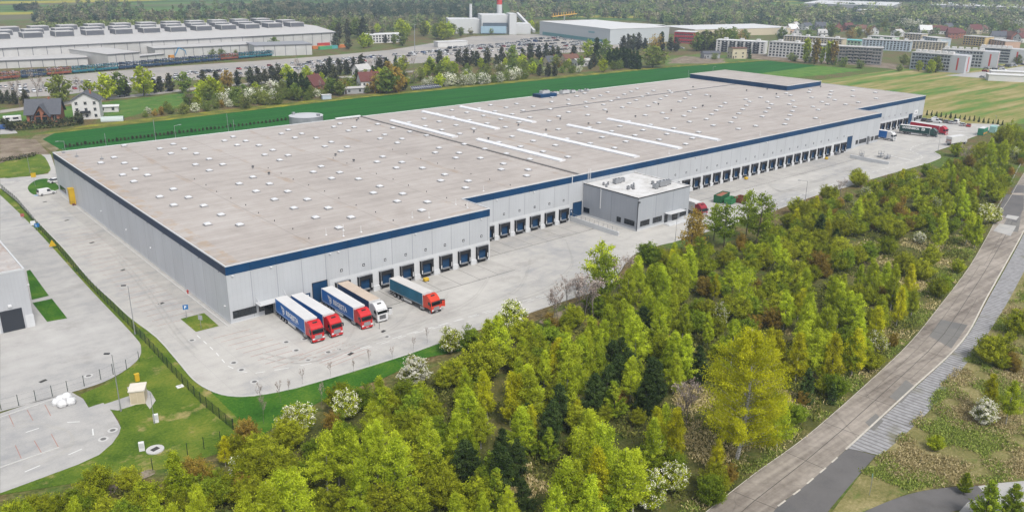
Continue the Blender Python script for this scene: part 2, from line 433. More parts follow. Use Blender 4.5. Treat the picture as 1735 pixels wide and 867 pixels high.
# tyre arcs worn into the paving
tm_ = MB(); _tz = .024
for q_ in ('700,520 660,560 560,600 470,615', '760,500 720,548 640,580 540,604', '560,585 600,590 680,560 780,530', '830,470 800,510 740,540 650,570', '900,440 880,490 820,520 740,545', '960,410 970,450 930,490 860,515', '600,560 570,600 500,615 440,605', '1010,420 1000,455 940,495', '330,600 300,570 250,500 190,430', '1240,350 1300,335 1380,310 1460,285', '1220,330 1290,318 1360,295 1440,275', '1500,270 1540,262 1570,245 1600,230', '1300,310 1330,325 1400,312'):
    p_ = smooth(P2(q_), 6); _tz += .0016; ribbon(tm_, p_, .34, _tz)
    _tz += .0016; ribbon(tm_, [(a[0] + 1.1, a[1] + 1.5) for a in p_], .34, _tz)
structure(tm_.build('tyre_marks', m_paving('tyre_worn_paving', .442, 1.)))
tm_ = MB()
for k in (0, 5): ribbon(tm_, smooth(P2(f'0,{728 - k} 60,{722 - k} 112,{730 - k*.4} {120 + k},748 100,{768 + k} 40,{790 + k}'), 6), .28, .026 + k*.001)
structure(tm_.build('tyre_marks', bpy.data.materials['tyre_worn_paving']))
# lawns and verges
structure(sheet('lawn', smooth(P2('47,318 60,306 80,303 97,313 98,321 60,330'), 5, True), .03, LAWN))
structure(sheet('lawn_corner', P2('306,540 346,530 371,552 332,562'), .02, LAWN2))
structure(sheet('verge', P2('352,661 386,671 430,671 500,658 600,629 690,601 760,576 800,566 800,590 720,606 650,640 560,672 490,705 440,740 395,727'), .006, LAWN))
structure(sheet('bank', smooth(P2('0,278 40,266 70,262 84,281 82,292 48,298 0,301'), 3, True), .02, LAWN2))
structure(sheet('waste_ground', P2('0,234 60,236 85,262 60,262 0,276'), .012, DIRT))
structure(sheet('grass_strip', P2('0,318 25,337 53,366 107,420 152,474 190,509 221,538 266,572 304,615 328,643 354,660 440,745 300,790 0,838 0,833 168,770 203,735 203,714 188,695 152,690 136,668 190,645 232,612 240,592 225,565 150,488 60,390 0,332'), .008, LAWN2))
# neighbour's paving
structure(sheet('side_road', smooth(P2('0,330 60,388 150,487 225,566 239,590 231,612 190,640 136,660 0,697'), 3) + [at(0, 560)], .02, LOT))
structure(sheet('car_park', smooth(P2('0,700 121,664 150,690 175,682 200,714 202,734 168,770 90,802 0,835'), 2), .02, LOT))
structure(sheet('kerbed_grass', P2('45,459 51,457 83,501 54,508'), .04, LAWN))
structure(sheet('kerbed_grass_plot', P2('55,513 88,506 114,539 80,545'), .04, LAWN))
structure(sheet('apron_strip', P2('160,690 250,660 262,675 200,695'), .025, LOT))
mk = MB()
for q in ('44,732 66,725', '114,715 135,714', '157,726 158,737', '116,770 139,760', '42,799 68,788'):
    ribbon(mk, P2(q), .16, .03)
structure(mk.build('car_park_marking', WHITE))
mk = MB()
ribbon(mk, P2('0,792 100,758'), .2, .02, h=.1); ribbon(mk, P2('0,707 120,666'), .2, .02, h=.1)
structure(mk.build('car_park_kerb', KERB))
for q in ('48,696 55,716', '20,704 28,722', '26,754 36,782', '55,746 70,766', '88,736 100,757'):
    pass
mk = MB()
for q in ('14,700 24,722', '46,694 56,712', '76,685 86,704', '26,754 36,776', '58,746 70,766', '87,735 99,757'): ribbon(mk, P2(q), .1, .026)
structure(mk.build('car_park_lines', REDP))
# --- public road behind, car lots, rails
structure(sheet('road', P2('0,187 60,179 150,168 260,157 340,147 440,139 600,128 720,118 720,121 600,131 440,142 340,151 260,161 150,173 60,184 0,192'), .012, PALE))
structure(sheet('car_lot', P2('0,167 100,162 200,150 300,138 400,131 520,124 640,112 760,104 900,92 1010,88 1100,74 1090,60 900,58 800,62 740,72 660,85 540,96 430,104 300,112 100,128 0,140'), .008, PALE))
structure(sheet('village_road', P2('0,228 30,226 24,218 0,215'), .01, LOT))
structure(sheet('track', P2('1130,103 1160,95 1230,100 1215,107'), .012, DIRT))
structure(sheet('building_site', P2('1230,98 1420,108 1520,118 1545,112 1420,98 1240,90'), .01, DIRT))
structure(sheet('drive', P2('1600,128 1660,122 1700,118 1735,112 1735,124 1670,133'), .012, LOT))
structure(sheet('garden_ground', P2('1130,108 1230,108 1228,104 1190,101 1140,103'), .010, DIRT))
# --- concrete road, ribbed slabs and asphalt at the lower right
def m_conc():
    m = NT('old_concrete', .9, .2)
    n1 = m.noise(.06, 5); n2 = m.noise(.9, 5, rough=.65); st = m.noise(.7, 4, m.scl(.04, 1.2, 1, rot=-.10)); cr = m.voro(.09, m.scl(1, 1, 1), feat='DISTANCE_TO_EDGE')
    k = m.math('ADD', m.math('ADD', m.math('MULTIPLY', n1, .4), m.math('MULTIPLY', n2, .25)), m.math('MULTIPLY', st, .35))
    c = m.ramp(k, [(.38, (.16, .135, .115)), (.5, (.30, .263, .224)), (.61, (.43, .38, .325))])
    c = m.mix(m.ramp(cr, [(.0, .35), (.006, 0.)]), c, (.10, .09, .08))
    m.color(c); m.bump(n2, .3, .03); return m.mat
CONC = m_conc()
RL = smooth(P2('920,1095 1060,978 1180,880 1196,867 1280,801 1369,736.6 1474,645 1544,577.7 1592,518.5 1641,454 1673,400 1690,367 1710,337 1725.5,309 1735,293 1760,255 1790,215 1840,185'), 6)
RR = smooth(P2('1040,1110 1190,975 1290,888 1323,852 1353,831 1398,793 1433,761 1538.5,664 1630,577.7 1673,502 1724,411 1735,390 1752,352 1768,316 1778,292 1800,250 1832,212 1890,180'), 6)
structure(sheet('concrete_road', RL + RR[::-1], .02, CONC))
SR = smooth(P2('1487,770 1503,762 1572,698 1620,638 1664,579 1703,519 1735,460 1775,385 1805,320'), 5)
SLft = smooth(P2('1437,759 1540,666 1632,578 1676,503 1727,411 1755,352 1780,296'), 5)
def m_ribs():
    m = NT('ribbed_slabs', .9, .2)
    v = m.scl(1, 1, 1, rot=-.09); s = m.sep(v); n = m.noise(.9, 5, rough=.65)
    w = m.math('ADD', s[0], m.math('MULTIPLY', m.noise(.25, 2), .35))
    ln = m.lines(w, 1.0, .34); gr = m.lines(s[0], 14, .3)
    c = m.ramp(n, [(.3, (.25, .245, .25)), (.7, (.42, .415, .42))])
    c = m.mix(m.math('MULTIPLY', ln, .55), c, (.10, .095, .08)); c = m.mix(m.math('MULTIPLY', gr, .5), c, (.09, .085, .06))
    c = m.mix(m.ramp(m.noise(.16, 5), [(.58, 0.), (.7, .7)]), c, (.16, .15, .07))
    m.color(c); return m.mat
structure(sheet('slab_verge', SLft + SR[::-1], .014, m_ribs()))
structure(sheet('asphalt', P2('1090,1065 1290,888 1323,852 1353,831 1398,793 1436,759 1484,771 1457,802 1409,858 1340,950 1240,1075'), .016, TARMAC))
mk = MB()
ribbon(mk, [p for p in smooth(P2('1433,761 1538.5,664 1630,577.7 1673,502 1724,411 1735,390'), 6)], .3, .045)
ribbon(mk, P2('1318,857 1353,831 1398,793 1427,767'), .24, .045, (1.9, 1.9))
ribbon(mk, [p for p in RL[16:]], .10, .045)
structure(mk.build('edge_line', plain('worn_paint', (.56, .52, .45), .8, .35, 1.5)))
mk = MB()
def nearest(p, line):
    best = None
    for a, b in zip(line, line[1:]):
        a, b = Vector((a[0], a[1])), Vector((b[0], b[1])); d = b - a; t_ = min(1, max(0, (p - a).dot(d)/max(1e-6, d.length_squared))); c = a + d*t_
        if best is None or (c - p).length < (best - p).length: best = c
    return best
_s = 0.; _next = 6.; axis = []
for a, b in zip(RL, RL[1:]):
    a, b = Vector((a[0], a[1])), Vector((b[0], b[1])); L = (b - a).length
    while _next < _s + L:
        p = a + (b - a)*((_next - _s)/L); c = nearest(p, RR); axis.append((p, c)); ribbon(mk, [p, c], .10, .032); _next += 11.5 + 3*math.sin(_next)
    _s += L
mids = lambda f, k0, k1: [p.lerp(c, f) for p, c in axis][k0:k1]
ribbon(mk, mids(.53, 0, 199), .11, .03); ribbon(mk, mids(.27, 6, 14), .06, .03); ribbon(mk, mids(.76, 7, 12), .06, .03); ribbon(mk, mids(.4, 13, 19), .05, .03)
structure(mk.build('road_joints', plain('joint_tar', (.085, .075, .065), .9, .3, 2.)))
for q in ('1507,672 1535,643 1551,655 1527,683', '1574,569 1594,541 1640,550 1612,590', '1466,715 1484,700 1497,713 1480,730', '1694,392 1712,360 1731,363 1725,393', '1701,369 1711,352 1723,354 1719,372'):
    structure(sheet('road_patch', P2(q), .028, m_paving('patch', .19, 1.)))
for q in ('1690,359 1704,329 1735,331 1734,354 1722,378', '1712,327 1721,313 1735,314 1735,327'):
    structure(sheet('road_repair', P2(q), .036, TARMAC))
for q in ('1683,391 1693,379 1722,383 1712,400', '1703,369 1707,364 1727,367 1722,373'):
    structure(sheet('new_slab', P2(q), .044, LOT))
structure(sheet('side_lane', smooth(P2('1330,960 1400,905 1463,867 1538.5,837 1603,825.5 1660,822'), 4) + [at(1680, 850), at(1610, 867), at(1540, 920), at(1480, 990)], .02, TARMAC))
structure(sheet('side_lane_concrete', P2('1657,823 1690,818 1760,812 2100,796 2100,850 1800,872 1600,893 1640,850 1676,842'), .024, LOT))
structure(sheet('dry_verge', RL[:0] + [p for p in SR] + P2('1850,270 2100,240 2100,794 1690,817 1603,824 1538,835 1463,866 1400,904 1330,958 1410,866 1458,803'), .004, ROUGH))
structure(sheet('grove_floor', P2('1180,880 1280,803 1369,738 1474,647 1544,580 1592,521 1641,457 1673,402 1690,368 1660,300 1500,330 1350,380 1150,430 1060,470 960,520 760,610 500,720 300,860') , .002, m_lawn('leaf_litter', (.05, .06, .014), (.10, .105, .028), (.19, .165, .06), (.06, .10, .014))))
# sand showing at the grove edge
for q in ('917,541 960,522 985,512 990,520 950,545 920,548', '875,560 900,553 898,565 880,568', '170,835 205,815 250,795 262,802 215,822 180,842'):
    structure(sheet('sand', smooth(P2(q), 4, True), .012, DIRT))
# ================================================================ THE WAREHOUSE
def m_wall(name, axis, base, period, fine, off=0., bands=False):
    m = NT(name, .45, .4); s = m.sep(); co = s[axis]
    n = m.noise(.12, 4); n2 = m.noise(.5, 5, m.scl(1, 1, .25))
    k = m.math('ADD', m.math('MULTIPLY', n, .5), m.math('MULTIPLY', n2, .5))
    c = m.ramp(k, [(.35, tuple(b*.92 for b in base)), (.65, tuple(b*1.06 for b in base))])
    c = m.mix(m.math('MULTIPLY', m.lines(co, fine, fine*.12), .13), c, tuple(b*.5 for b in base))
    c = m.mix(m.math('MULTIPLY', m.lines(s[2], 1.15, .05), .07), c, tuple(b*.5 for b in base))
    pid = m.math('FLOOR', m.math('ADD', m.math('DIVIDE', co, period), off)); wn_ = m.n('ShaderNodeTexWhiteNoise'); wn_.noise_dimensions = '1D'; m.l(pid, wn_.inputs['W'])
    c = m.mix(.10, c, m.ramp(wn_.outputs[0], [(0, tuple(b*.7 for b in base)), (1, tuple(min(1, b*1.25) for b in base))]))
    c = m.mix(m.math('MULTIPLY', m.lines(co, period, .16, off), .6), c, tuple(b*.45 for b in base))
    m.color(c); return m.mat
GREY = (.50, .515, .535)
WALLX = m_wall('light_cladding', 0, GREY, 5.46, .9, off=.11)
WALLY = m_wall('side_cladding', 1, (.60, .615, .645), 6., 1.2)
def m_band(name, axis, base):
    m = NT(name, .5, .25); s = m.sep()
    c = m.ramp(m.noise(.2, 4), [(.3, tuple(b*.8 for b in base)), (.7, tuple(b*1.15 for b in base))])
    c = m.mix(m.math('MULTIPLY', m.lines(s[axis], 5.46, .14, .11), .6), c, tuple(b*.4 for b in base)); m.color(c); return m.mat
BLUE = m_band('blue_band', 0, (.001, .044, .125)); BLUEY = m_band('blue_band_side_sky_greyed', 1, (.014, .034, .085))  # side blue is greyer: glancing sky light put into its colour
DOORB = plain('blue_door', (.002, .042, .115), .55, .25, .6)
CAPM = plain('white_trim', (.60, .61, .62), .5, .05)
CONCW = plain('white_concrete', (.62, .63, .64), .8, .07, .5)
RUB = plain('black_rubber', (.016, .016, .018), .75, .25, 1.)
STEEL = plain('galvanised', (.42, .43, .45), .4, .15, 1., .5, .6)
DGREY = plain('dark_grey', (.05, .052, .058), .6, .2)
GLASS = glass_dark('window_glass')
FRAME = plain('dark_frame', (.03, .032, .036), .5, .1)
YEL = plain('safety_yellow', (.62, .40, .02), .6, .12)
REDS = plain('signal_red', (.45, .02, .015), .5, .12)
def m_roof():
    m = NT('roof_membrane', .85, .2); s = m.sep()
    n1 = m.noise(.03, 5); n2 = m.noise(.35, 5, rough=.6); st = m.noise(.35, 5, m.scl(.15, 1, 1))
    k = m.math('ADD', m.math('ADD', m.math('MULTIPLY', n1, .35), m.math('MULTIPLY', n2, .25)), m.math('MULTIPLY', st, .4))
    c = m.ramp(k, [(.34, (.345, .31, .285)), (.5, (.435, .395, .362)), (.66, (.51, .472, .44))])
    rows = m.lines(s[0], 21.0, 2.2, .12)                      # rusty ponding along the drains
    rust = m.ramp(m.noise(.22, 6, m.scl(1, .5, 1), .7), [(.50, 0.), (.66, 1.)])
    c = m.mix(m.math('MULTIPLY', m.math('MULTIPLY', rows, rust), .42), c, (.36, .235, .13))
    edge = m.math('LESS_THAN', s[0], 3.6); c = m.mix(m.math('MULTIPLY', m.math('MULTIPLY', edge, m.ramp(m.noise(.3, 6, rough=.7), [(.45, 0.), (.62, 1.)])), .5), c, (.42, .27, .13))
    edge = m.math('LESS_THAN', s[1], 3.); c = m.mix(m.math('MULTIPLY', m.math('MULTIPLY', edge, m.ramp(m.noise(.3, 6, rough=.7), [(.5, 0.), (.66, 1.)])), .3), c, (.40, .27, .15))
    c = m.mix(m.math('MULTIPLY', m.lines(s[1], 1.9, .16), .22), c, (.2, .18, .165)); c = m.mix(m.math('MULTIPLY', m.lines(s[0], 21., .3, .07), .3), c, (.2, .18, .17)); c = m.mix(m.ramp(m.noise(.07, 6, rough=.7), [(.55, 0.), (.75, .35)]), c, (.27, .235, .205))
    m.color(c); m.bump(n2, .2, .03); return m.mat
ROOF = m_roof()
def m_dome():
    m = NT('skylight_acrylic', .3, .5); m.color((.66, .67, .69)); return m.mat
DOME = m_dome(); SKYW = plain('skylight_white', (.80, .80, .81), .5, .04)

WH = thing('warehouse', 'huge flat roofed grey logistics warehouse with a blue band and rows of loading docks', 'warehouse')
XE, YB, HH = 349., 130.3, 12.
FOOT = [(0, 0), (65.7, 0), (65.7, 11.1), (283.05, 11.1), (283.05, 22.74), (XE, 22.74), (XE, YB), (0, YB)]
wb = MB()
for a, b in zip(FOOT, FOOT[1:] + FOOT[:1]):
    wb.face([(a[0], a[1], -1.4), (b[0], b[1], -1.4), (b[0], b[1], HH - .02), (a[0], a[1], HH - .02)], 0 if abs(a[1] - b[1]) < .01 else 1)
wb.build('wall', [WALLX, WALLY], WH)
rb = MB(); rb.face([(x, y, HH - .14) for x, y in FOOT])
roof = rb.build('roof', [ROOF], WH)
E_ = .03
for a, b in zip(FOOT, FOOT[1:] + FOOT[:1]):
    d = Vector((b[0] - a[0], b[1] - a[1])).normalized(); nn = Vector((d.y, -d.x))
    along_x = abs(d.x) > .5; q = MB()
    ex = Vector(d)*(E_ if along_x else 0)
    p0, p1 = Vector(a), Vector(b)
    pts = [p0 - ex + nn*E_, p1 + ex + nn*E_, p1 + ex - nn*.0, p0 - ex - nn*.0]
    q.prism([(p.x, p.y) for p in pts], HH - 1.92, HH + .0)
    q.build('blue_band', BLUE if along_x else BLUEY, WH)
    t = MB(); pts = [p0 - ex*1.5 + nn*.06, p1 + ex*1.5 + nn*.06, p1 + ex - nn*.22, p0 - ex - nn*.22]
    t.prism([(p.x, p.y) for p in pts], HH - .16, HH + (.07 if along_x else .074)); t.build('parapet_cap', CAPM, WH)
    t = MB(); pts = [p0 - ex + nn*.05, p1 + ex + nn*.05, p1 + ex, p0 - ex]
    t.prism([(p.x, p.y) for p in pts], HH - 2.01, HH - 1.925); t.build('drip_trim', CAPM, WH)
# raised roof section at the back
q = MB(); q.b2((309., 71.7, HH - .1), (340., YB - .3, HH + 2.15)); raised = q.build('raised_roof', [BLUE], WH)
q = MB(); q.b2((308.9, 71.6, HH + 2.15), (340.1, YB - .2, HH + 2.22)); q.build('roof_deck', [ROOF], raised)
q = MB(); q.b2((308.75, 71.45, HH + 2.05), (309.0, YB - .2, HH + 2.3)); q.b2((308.75, 71.44, HH + 2.05), (340.1, 71.68, HH + 2.31)); q.build('parapet_cap', CAPM, raised)
# fire wall, expansion joint, rooflight strips, domes, vents
q = MB(); q.b2((107.2, 11.5, HH - .14), (107.7, 129.8, HH + .22)); q.build('fire_wall', plain('grey_flashing', (.24, .225, .215), .7, .2), WH)
q = MB(); q.b2((163., 100.2, HH - .14), (308., 100.5, HH + .06)); q.build('expansion_joint', plain('joint_grey', (.12, .125, .14), .7, .2), WH)
def m_strip():
    m = NT('rooflight_panel', .35, .45); s = m.sep()
    c = m.mix(m.math('MULTIPLY', m.lines(s[1], 1.05, .08), .35), m.ramp(m.noise(.6, 3), [(.3, (.70, .71, .73)), (.7, (.82, .82, .83))]), (.5, .5, .52)); m.color(c); return m.mat
STRIP = m_strip()
for x, y0, y1 in ((112., 75.6, 115.), (133., 78.4, 124.7), (152.4, 80.3, 125.5), (115.6, 26.6, 67.4), (137.6, 16.4, 71.9), (158.6, 16.4, 68.3), (180., 16.8, 68.2)):
    q = MB(); q.extr([(0, 0), (0, .01)], 0, 0) if False else None
    q.v += [(x + a, y, HH - .14 + z) for y in (y0, y1) for a, z in ((-1.25, 0), (-1.25, .42), (0, .78), (1.25, .42), (1.25, 0))]
    q.f += [(0, 1, 6, 5), (1, 2, 7, 6), (2, 3, 8, 7), (3, 4, 9, 8), (4, 3, 2, 1, 0), (5, 6, 7, 8, 9)]; q.m += [0]*6
    q.build('rooflight_strip', STRIP, WH)
SKYL = "12.3,111.5;7.2,106.5;12.4,102.0;12.5,92.7;7.6,87.7;12.7,83.2;7.6,78.3;20.0,127.5;32.9,120.4;27.2,116.0;33.1,111.3;27.4,106.9;33.4,102.2;33.6,92.6;27.7,87.8;33.9,83.3;28.0,78.4;12.9,64.0;7.7,58.7;13.0,53.8;7.7,49.0;13.1,44.1;13.3,34.2;8.0,28.9;13.4,24.1;52.8,120.6;47.9,115.9;53.2,111.4;48.3,106.8;53.6,102.3;53.9,92.9;49.0,88.1;49.3,78.6;34.3,63.8;28.4,59.1;34.6,54.1;28.6,49.1;28.8,39.0;34.8,44.0;35.1,34.0;29.0,29.0;35.4,24.0;29.3,18.8;35.7,13.8;29.5,8.4;71.1,49.2;76.9,44.4;77.3,34.1;72.3,29.2;78.0,24.3;72.9,18.9;56.1,34.1;51.2,29.3;56.6,24.0;51.6,18.9;57.1,13.8;51.8,8.5;50.0,59.1;55.5,54.1;50.4,49.4;55.8,44.4;55.0,63.8;72.9,120.8;67.9,115.8;73.4,111.7;68.4,106.7;73.9,102.3;74.4,93.0;69.4,88.1;74.8,83.4;69.8,78.7;93.3,120.8;88.5,116.6;93.8,111.6;88.8,106.9;94.4,102.4;95.0,93.2;90.1,88.3;95.7,83.5;90.8,78.9;103.7,111.6;104.2,102.2;104.9,92.6;105.6,83.4;114.7,107.6;115.2,97.9;115.8,88.6;116.6,79.1;123.8,111.0;124.8,102.6;125.3,92.8;126.1,83.4;134.2,117.1;134.9,107.6;135.6,98.2;136.7,88.8;144.3,120.9;145.4,112.4;146.1,102.8;155.3,117.1;106.9,63.9;107.7,54.1;97.0,64.2;91.9,59.1;97.5,54.3;92.5,49.3;98.2,44.4;75.9,64.1;70.8,59.1;76.3,54.2;54.2,83.1;164.9,121.6;175.9,117.5;156.1,107.9;165.9,112.5;166.7,102.9;157.3,98.6;158.1,89.0;158.9,79.1;146.9,93.2;147.9,83.7;137.4,79.1;176.8,107.9;200.7,122.0;191.9,112.8;193.1,103.6;201.9,112.7;212.3,118.1;221.3,122.0;213.5,108.7;203.6,103.7;222.4,112.8;232.7,118.1;204.4,93.9;194.3,94.2;178.0,98.8;178.9,89.0;168.8,84.1;180.2,79.6;214.5,99.1;224.0,103.5;234.2,109.0;243.4,113.1;253.1,118.0;254.6,109.0;244.8,104.0;235.6,99.6;225.6,94.4;216.1,89.9;205.5,84.2;195.2,84.4;260.8,104.5;256.5,99.8;245.9,94.2;237.0,90.0;226.8,84.5;217.1,80.1;262.9,95.2;257.6,89.9;247.6,84.8;238.0,80.0;229.4,65.3;220.0,60.6;209.5,55.1;199.4,55.6;208.1,64.9;198.2,65.4;200.6,45.5;182.5,60.1;172.2,55.0;162.4,50.1;173.2,44.9;163.3,39.9;152.7,34.6;183.7,50.2;185.0,40.3;174.3,34.8;164.3,29.9;186.2,30.2;175.5,24.6;165.6,19.7;171.0,64.7;161.3,60.1;150.9,54.6;151.8,44.7;140.9,39.8;142.0,29.9;149.8,64.4;139.2,60.0;128.6,54.3;129.6,44.5;140.1,49.9;127.9,64.3;118.0,59.5;119.1,49.9;119.8,39.8;120.6,29.5;108.5,44.4;109.1,34.2;98.9,34.4;93.7,29.2;99.6,24.2;94.5,19.1;264.0,85.3;250.8,65.5;241.2,60.7;231.1,55.5;221.5,50.7;210.9,45.3;201.6,35.2;267.3,66.1;262.7,61.1;252.4,55.6;242.7,50.8;232.3,45.4;222.5,40.4;212.3,35.0;203.3,25.3;278.2,65.7;268.9,56.1;264.2,51.0;254.2,45.8;244.8,41.2;233.9,35.5;213.7,25.0;285.3,61.5;299.7,66.0;295.3,61.1;281.1,51.1;270.7,46.3;266.1,41.0;255.7,35.6;245.8,30.6;235.6,25.4;225.7,20.3;320.7,66.0;312.4,61.8;296.9,51.1;288.9,41.5;273.0,36.4;284.0,36.1;267.5,30.8;247.8,20.5;323.5,56.6;313.3,51.3;304.0,46.4;298.9,41.0;290.6,31.2;301.2,31.0;335.0,51.7;316.7,41.9;337.8,41.8;319.1,31.9"
sk = sorted([tuple(map(float, q.split(','))) for q in SKYL.split(';')], key=lambda p: (p[0] - CAM[0])**2 + (p[1] - CAM[1])**2)
def dome_mb(q, x, y, z):
    q.b2((x - .78, y - .78, z), (x + .78, y + .78, z + .34), 0); q.b2((x - .95, y - .95, z - .05), (x + .95, y + .95, z + .03), 0)
    q.v += [(x + a*.74, y + b*.74, z + .34) for a, b in ((-1,-1),(1,-1),(1,1),(-1,1))] + [(x + a*.42, y + b*.42, z + .55) for a, b in ((-1,-1),(1,-1),(1,1),(-1,1))]
    b = len(q.v) - 8
    q.f += [(b, b+1, b+5, b+4), (b+1, b+2, b+6, b+5), (b+2, b+3, b+7, b+6), (b+3, b, b+4, b+7), (b+4, b+5, b+6, b+7)]; q.m += [1]*5
CURB = plain('skylight_curb', (.33, .32, .315), .8, .1)
q = MB(); dome_mb(q, 0, 0, 0); dm = q.mesh('skylight', [CURB, DOME])
for x, y in sk[:100]: link('skylight', dm, roof, (x, y, HH - .15))
q = MB()
for x, y in sk[100:]: dome_mb(q, x, y, HH - .15)
stuff(q.build('skylight_field', [CURB, DOME], roof))
q = MB(); q.tube((0, 0, 0), (0, 0, .5), .22, n=8); q.tube((0, 0, .5), (0, 0, .78), .42, .30, n=8, m=1); vm = q.mesh('roof_vent', [STEEL, DGREY])
VENTS = "39.0,74.3;39.2,64.3;65.5,74.3;65.9,64.2;103.6,125.2;101.2,122.3;122.2,78.3;118.6,65.8;164.8,79.1;166.2,65.4;190.9,79.2;192.4,65.4;215.0,66.0;223.7,80.1;235.6,66.0;143.3,78.8;144.9,65.6;280.0,105.4;235.8,65.9;260.8,80.7;303.3,78.8;291.3,82.3;292.8,67.0;333.4,67.9"
for s_ in VENTS.split(';'):
    x, y = map(float, s_.split(',')); link('roof_vent', vm, roof, (x, y, HH - .15))
q = MB(); q.tube((0, 0, 0), (0, 0, .32), .09, n=6); pm = q.mesh('roof_drain', [DGREY])
dr = []
for i, x in enumerate((21., 42.2, 63., 84.)):
    for j in range(9): dr.append((x, 6 + j*8.2))
for x, y in dr[:44]: link('roof_drain', pm, roof, (x + .3*math.sin(y), y, HH - .15))
# roof plant at the rear edge
q = MB(); q.b2((196, 124.5, HH - .14), (206, 129.8, HH + 1.3)); q.build('plant_base', BLUE, roof)
for i, (x, y, w, h) in enumerate(((207, 126.5, 4., 1.3), (213.5, 127, 4.4, 1.5), (218.5, 127, 2.4, 1.1), (224, 127.5, 1.3, .8), (228, 127.5, 1.3, .8), (201, 127, 4.4, 1.3))):
    z0 = HH + (1.3 if x < 206 else .2); q = MB(); q.b2((x - w/2, 126.2, z0), (x + w/2, 128.4, z0 + h)); q.tube((x - w/5, 127.3, z0 + h), (x - w/5, 127.3, z0 + h + .3), w*.16, n=10, m=1); q.tube((x + w/5, 127.3, z0 + h), (x + w/5, 127.3, z0 + h + .3), w*.16, n=10, m=1); q.b2((x - w/2, 126.4, HH - .15), (x - w/2 + .2, 128.2, z0)); q.b2((x + w/2 - .2, 126.4, HH - .15), (x + w/2, 128.2, z0)); q.build('cooling_unit', [plain('unit_grey', (.5, .51, .52), .5, .1) if i == 0 else bpy.data.materials['unit_grey'], DGREY], roof)
q = MB()
for x in (100, 101.5, 103):
    q.tube((x, 128.4, HH - .15), (x, 128.4, HH + .8), .07)
q.b2((96, 128.2, HH + .5), (106.5, 129.2, HH + .75)); q.build('pipe_rack', SKYW, roof)
for x, y in ((4.2, 120.), (9., 112), (2.5, 128.)):
    q = MB(); q.b2((x - .4, y - .35, HH - .15), (x + .4, y + .35, HH + .3)); q.tube((x, y, HH + .3), (x, y, HH + 1.3), .05); q.build('antenna_box', STEEL, roof)

# --- loading docks
def dock(x, yw, lamp=True):
    """blue sectional door (with its window strip) in a black dock shelter, leveller and bumpers"""
    d = MB(); d.b2((x - 1.25, yw - .07, .0), (x + 1.25, yw + .0, 2.45))
    for z in (.62, 1.24, 1.86): d.b2((x - 1.25, yw - .075, z), (x + 1.25, yw - .071, z + .03), 1)
    o = d.build('dock_door', [DOORB, RUB], WH)
    q = MB(); D = .62
    q.b2((x - 1.78, yw - D, -.15), (x - 1.18, yw - .09, 3.15)); q.b2((x + 1.18, yw - D, -.15), (x + 1.78, yw - .09, 3.15))
    q.b2((x - 1.18, yw - D + .004, 2.25), (x + 1.18, yw - .09, 3.15))
    q.b2((x - 1.80, yw - D - .02, 3.15), (x + 1.80, yw - .09, 3.23), 1)
    q.b2((x - 1.60, yw - D - .015, -.1), (x - 1.50, yw - D - .002, 3.1), 1)
    q.b2((x + 1.42, yw - D - .015, .1), (x + 1.60, yw - D - .002, 1.15), 2); q.b2((x - 1.48, yw - D - .015, .05), (x - 1.32, yw - D - .002, .9), 2)
    q.build('dock_shelter', [RUB, STEEL, SKYW], o)
    q = MB(); q.b2((x - 1.15, yw - .55, -.22), (x + 1.15, yw - .08, -.04)); q.b2((x - 1.15, yw - .2, -1.2), (x + 1.15, yw - .08, -.22), 1)
    q.b2((x - 1.5, yw - .75, -.5), (x - 1.2, yw - .09, -.05), 1); q.b2((x + 1.2, yw - .75, -.5), (x + 1.5, yw - .09, -.05), 1)
    q.build('dock_leveller', [STEEL, RUB], o)
    q = MB(); q.b2((x - .28, yw - .06, 5.2), (x + .28, yw - .01, 5.8)); q.b2((x - .13, yw - .07, 5.36), (x + .13, yw - .061, 5.62), 1); q.build('number_plate', [FRAME, SKYW], o)
D1 = [24.9 + 5.46*i for i in range(8)]; D2 = [74.1 + 5.46*i for i in range(6)]
D3 = [150.4 + 5.44*i for i in range(18)] + [249.3, 254.4]
D4 = [309.6, 315.0, 320.5, 326., 331.4]
for xs, yw in ((D1, 0.), (D2, 11.1), (D3, 11.1), (D4, 22.74)):
    for x in xs: dock(x, yw)
for x0, x1, yw in ((21.95, 65.74, 0.), (66.2, 103.75, 11.1), (131.2, 256.9, 11.1), (304., 333.9, 22.74)):
    q = MB(); q.b2((x0, yw - .05, -1.4), (x1, yw - .005, 3.95))
    xs = [x for x in D1 + D2 + D3 + D4 if x0 < x < x1]
    for a, b in zip(xs, xs[1:]): q.b2((a + 1.9, yw - .55, -1.4), (b - 1.9, yw - .06, .1))
    q.build('dock_wall', CONCW, WH)
def big_door(x0, x1, z0, z1, yw):
    q = MB(); q.b2((x0, yw - .09, z0), (x1, yw - .01, z1)); o = q.build('sectional_door', DOORB, WH)
    q = MB(); q.b2((x0 - .12, yw - .11, z0), (x0, yw - .01, z1 + .12)); q.b2((x1, yw - .11, z0), (x1 + .12, yw - .01, z1 + .12)); q.b2((x0, yw - .11, z1), (x1, yw - .01, z1 + .12))
    q.build('frame', FRAME, o)
for a in ((17.95, 21.3, -.4, 4.15, 0.), (105.2, 108.55, -.3, 4.05, 11.1), (257.4, 261., .0, 4.9, 11.1), (334.6, 337.9, 0., 4.6, 22.74)): big_door(*a)
for x0, x1, z0, z1, yw in ((16.1, 17.3, 0, 2.3, 0.), (104.0, 104.95, 0, 2.4, 11.1), (256.9, 257.25, 0, 2.4, 11.1)):
    q = MB(); q.b2((x0, yw - .09, z0), (x1, yw - .01, z1)); q.b2((x0 + .35, yw - .1, z1 - .9), (x1 - .35, yw - .091, z1 - .3), 1); q.build('side_door', [DOORB, SKYW], WH)
